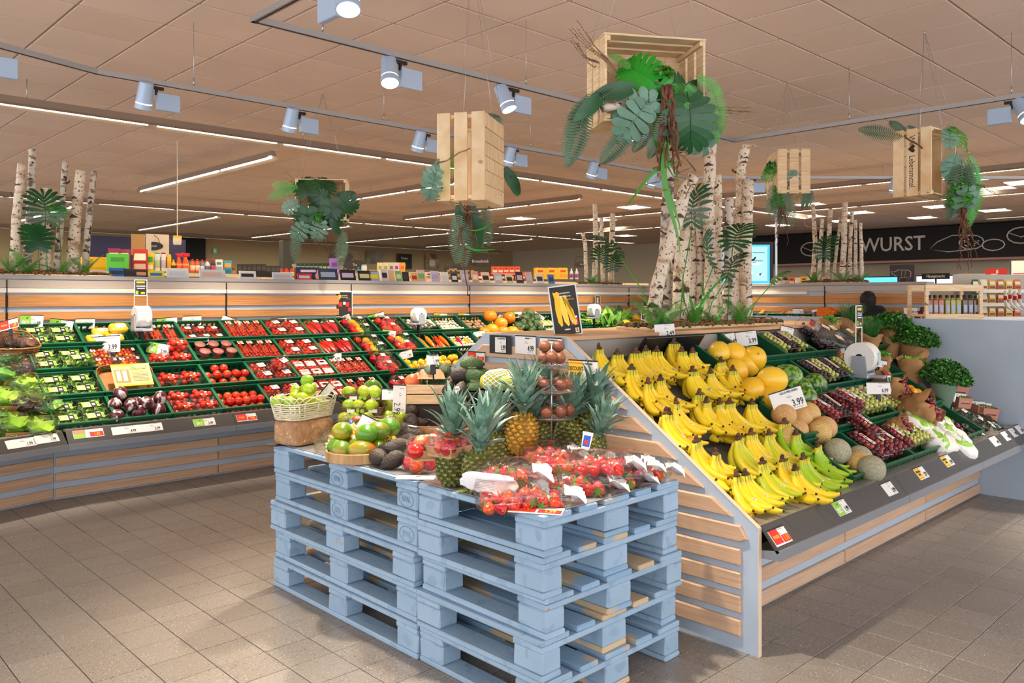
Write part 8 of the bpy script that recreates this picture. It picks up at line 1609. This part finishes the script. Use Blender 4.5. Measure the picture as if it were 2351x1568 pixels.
one('hanging_sign_pair',MB().cbox(0,0,0,.34,.02,.48,.004).box(.36,.0,-.02,.95,.02,.5,1),[cmat_('#b98a4a'),cmat_('#d8c8b0')],T(hy(302,585,12)) @ SCL(.55,1,.62),label='tan and cream cardboard panels above the pouches',cat='sign')
# goods seen behind the far partition
for i in range(9): 
    q = hx(1775 + 14 * i,648,12.5); nd = pkg('box' if i % 2 else 'can',['#e6c01a','#d8d0c0','#3a3a34','#e0782a','#f0e8d8'][i % 5],'#f4f0e0','#8a3a2a'); spawn(nd,T(q.x,q.y,PT + .04) @ RZ(-60) @ SCL(.09,.09,.14),'small carton or jar, %s in the row behind the far partition ledge' % nth(i),'carton','goods behind the far partition')
one('goods_shelf',MB().box(12.2,2.8,0,12.8,8.2,PT + .04),SHM,label='shop shelf directly behind the far slatted partition',cat='shelf')
# ----- bottle rack, snack shelf, shopper
RP = hd(2193,727,8.4); RM = frame(V((RP.x,RP.y,0)),RT,FW,(0,0,1)); zt = 1.6; zb = 1.285
fr = [Nd('post',MB().cbox(x - .018,y,0,x + .018,y + .03,zt,.003).mesh('post',PINE,False)) for x in (-.29,.27) for y in (0,.36)]
fr += [Nd('shelf_board',MB().cbox(-.29,0,zz - .02,.27,.39,zz,.002).mesh('shelf_board',PINE,False)) for zz in (zb,.9,.5)] + [Nd('rail',MB().cbox(-.31,-.01,zt - .07,.29,.01,zt,.003).mesh('rail',PINE,False)),Nd('rail',MB().cbox(-.31,.37,zt - .07,.29,.39,zt,.003).mesh('rail',PINE,False)),Nd('rail',MB().cbox(-.31,-.012,zb - .06,.29,.0,zb + .01,.003).mesh('rail',PINE,False))]
spawn(Nd('bottle_rack',None,None,fr),RM,'pale wooden rack with juice bottles beyond the divider board','rack')
for i in range(9):
    c = ['#8a3a14','#9a4418','#b05a1c','#8f8a1c','#a89a24','#9a9420','#5a3a14','#6a4416','#5c3c14'][i]
    spawn(Nd('juice_bottle',None,None,[Nd('glass_body',MB().cbox(-.026,-.026,0,.026,.026,.15,.006).lathe([(.022,.148),(.013,.168),(.013,.175)],10).mesh('glass_body',mat('juice_' + c[1:],c,.12,coat=.5),False)),Nd('cap',MB().lathe([(.017,.17),(.017,.196),(.001,.196)],12).mesh('cap',BLACKT)),Nd('paper_label',MB().box(-.018,-.0272,.03,.018,-.026,.1).mesh('paper_label',mat('bluish_label','#a8b4c8',.5),False))]),RM @ T(-.235 + .057 * i + (.01 if i > 2 else 0) + (.01 if i > 5 else 0),.06,zb) @ SCL(1.0,1,1.05),'juice bottle with black cap, %s in the wooden rack' % nth(i),'bottle','juice bottles in the wooden rack')
SP_ = hd(2300,735,9.6); SM2 = frame(V((SP_.x,SP_.y,0)),RT,FW,(0,0,1))
spawn(Nd('snack_shelf',None,None,[Nd('shelf_board',MB().cbox(-.3,0,zz - .02,.6,.5,zz,.002).box(-.3,-.006,zz - .04,.6,0,zz,1).mesh('shelf_board',[STEEL,CARDW],False)) for zz in (1.24,1.4,1.56)] + [Nd('back_board',MB().box(-.3,.5,0,.6,.52,1.75).mesh('back_board',SHM,False))]),SM2,'metal snack shelf with hanging bags at the picture edge','shelf')
for k in range(18):
    x = -.26 + .1 * (k % 6); zz = (1.24,1.4,1.56)[k // 6]
    spawn(pkg('pouch',['#3a6a2a','#e0782a','#e8c84a','#c87a1a','#d8a83a','#f0e0b0'][(k * 5) % 6],'#f4e8d0','#8a3a1a'),SM2 @ T(x,.1,zz) @ SCL(.08,.08,.12),'snack bag, %s on the %s metal shelf' % (nth(k % 6),('lowest','middle','top')[k // 6]),'snack bag','snack bags')
SOCK = Nd('sock',None,None,[Nd('knit_body',MB().tube([(0,0,0),(.0,0,-.12),(.01,0,-.17),(.05,0,-.21),(.09,0,-.235)],[.025,.026,.028,.026,.018],10,flat=.5).mesh('knit_body',mat('white_knit','#e6e2dc',.8))),Nd('red_band',MB().tube([(0,0,-.06),(0,0,-.11)],.0275,10,flat=.55).mesh('red_band',mat('crimson_knit','#b8141c',.8)))])
for k in range(4): q = hd(2308 + 11 * k,668 - 3 * (k % 2),9.3); spawn(SOCK,frame(q,RT,FW,(0,0,1)) @ SCL(.95),'white sock with red band, %s hanging beside the snack shelf' % nth(k),'sock','hanging socks')
# hooded shopper seen from behind, bending over the far crates
def person(m):
    J = {'pel': (0,0,.92),'wai': (0,.06,1.05),'che': (0,.17,1.22),'nec': (0,.24,1.33),'hd0': (0,.27,1.39),'hd1': (0,.28,1.45)}
    b = [(0,0,.9),(0,.07,1.06),(0,.17,1.2),(0,.22,1.3),(-.16,.17,1.27),(-.24,.24,1.06),(-.18,.42,.95),(.16,.17,1.27),(.24,.24,1.06),(.18,.42,.95),(-.1,0,.86),(-.11,.04,.48),(-.12,0,.08),(.1,0,.86),(.11,.04,.48),(.12,0,.08),(-.12,.12,.05),(.12,.12,.05),(-.17,.5,.93),(.17,.5,.93)]
    e = [(0,1),(1,2),(2,3),(2,4),(4,5),(5,6),(2,7),(7,8),(8,9),(0,10),(10,11),(11,12),(0,13),(13,14),(14,15),(12,16),(15,17),(6,18),(9,19)]
    rr = [.17,.17,.18,.11,.11,.075,.055,.11,.075,.055,.12,.085,.06,.12,.085,.06,.05,.05,.035,.035]
    me = bpy.data.meshes.new('coat_and_body'); me.from_pydata(b,e,[]); o = bpy.data.objects.new('person',me); COL.objects.link(o); o.matrix_local = m
    md = o.modifiers.new('skin','SKIN'); s2 = o.modifiers.new('sub','SUBSURF'); s2.levels = s2.render_levels = 2
    for i,r in enumerate(rr): me.skin_vertices[0].data[i].radius = (r,r * .85)
    me.skin_vertices[0].data[0].use_root = True; me.materials.append(mat('black_padded_coat','#141316',.8,bump=.6,bs=30))
    dg = bpy.context.evaluated_depsgraph_get(); nm = bpy.data.meshes.new_from_object(o.evaluated_get(dg)); o.modifiers.clear(); o.data = nm; nm.polygons.foreach_set('use_smooth',[True] * len(nm.polygons))
    o['label'] = 'person with dark hair in a black hooded coat, seen from behind, bending'; o['category'] = 'person'
    hdm = T(0,.3,1.385) @ RX(-14)
    spawn(Nd('head',MB().ell((0,0,.02),(.078,.095,.115),18,12).ell((-.078,.01,.0),(.012,.02,.03),8,6).ell((.078,.01,.0),(.012,.02,.03),8,6).ell((0,.095,-.005),(.014,.02,.02),8,6).ell((-.03,.085,.025),(.012,.008,.007),6,4).ell((.03,.085,.025),(.012,.008,.007),6,4).ell((0,.085,-.05),(.024,.01,.006),8,4).mesh('head',mat('skin_tone','#c08a6a',.5)),hdm),None,parent=o)
    spawn(Nd('hair',MB().ell((0,-.022,.045),(.092,.1,.112),20,12,wob=.03).ell((0,-.08,-.03),(.06,.04,.05),12,8,wob=.05).mesh('hair',mat('dark_brown_hair','#16100d',.7,bump=1,bs=60)),hdm),None,parent=o)
    spawn(Nd('hood',MB().tube([(.15 * math.cos(a * .4488),.2 + .1 * math.sin(a * .4488),1.315 + .02 * math.sin(a * .4488 + 3.14)) for a in range(15)],.052,8,cap=False).mesh('hood',mat('black_hood_cloth','#19171a',.9))),None,parent=o)
    for s in (-1,1):
        for f in range(4): spawn(Nd('finger',MB().tube([(s * .17 + (f - 1.5) * .018,.5,.93),(s * .17 + (f - 1.5) * .02,.55,.925),(s * .17 + (f - 1.5) * .02,.575,.9)],[.009,.008,.006],6).mesh('finger',mat('skin_tone','#c08a6a',.5))),None,parent=o)
        spawn(Nd('thumb',MB().tube([(s * .14,.49,.93),(s * .115,.52,.925),(s * .115,.545,.91)],[.01,.009,.007],6).mesh('thumb',mat('skin_tone','#c08a6a',.5))),None,parent=o)
q = hd(1992,700,9.6); person(frame(V((q.x,q.y,0)) - (V((.96,.28,0)) * .25),(.28,-.96,0),(.96,.28,0),(0,0,1)) @ SCL(1.0))
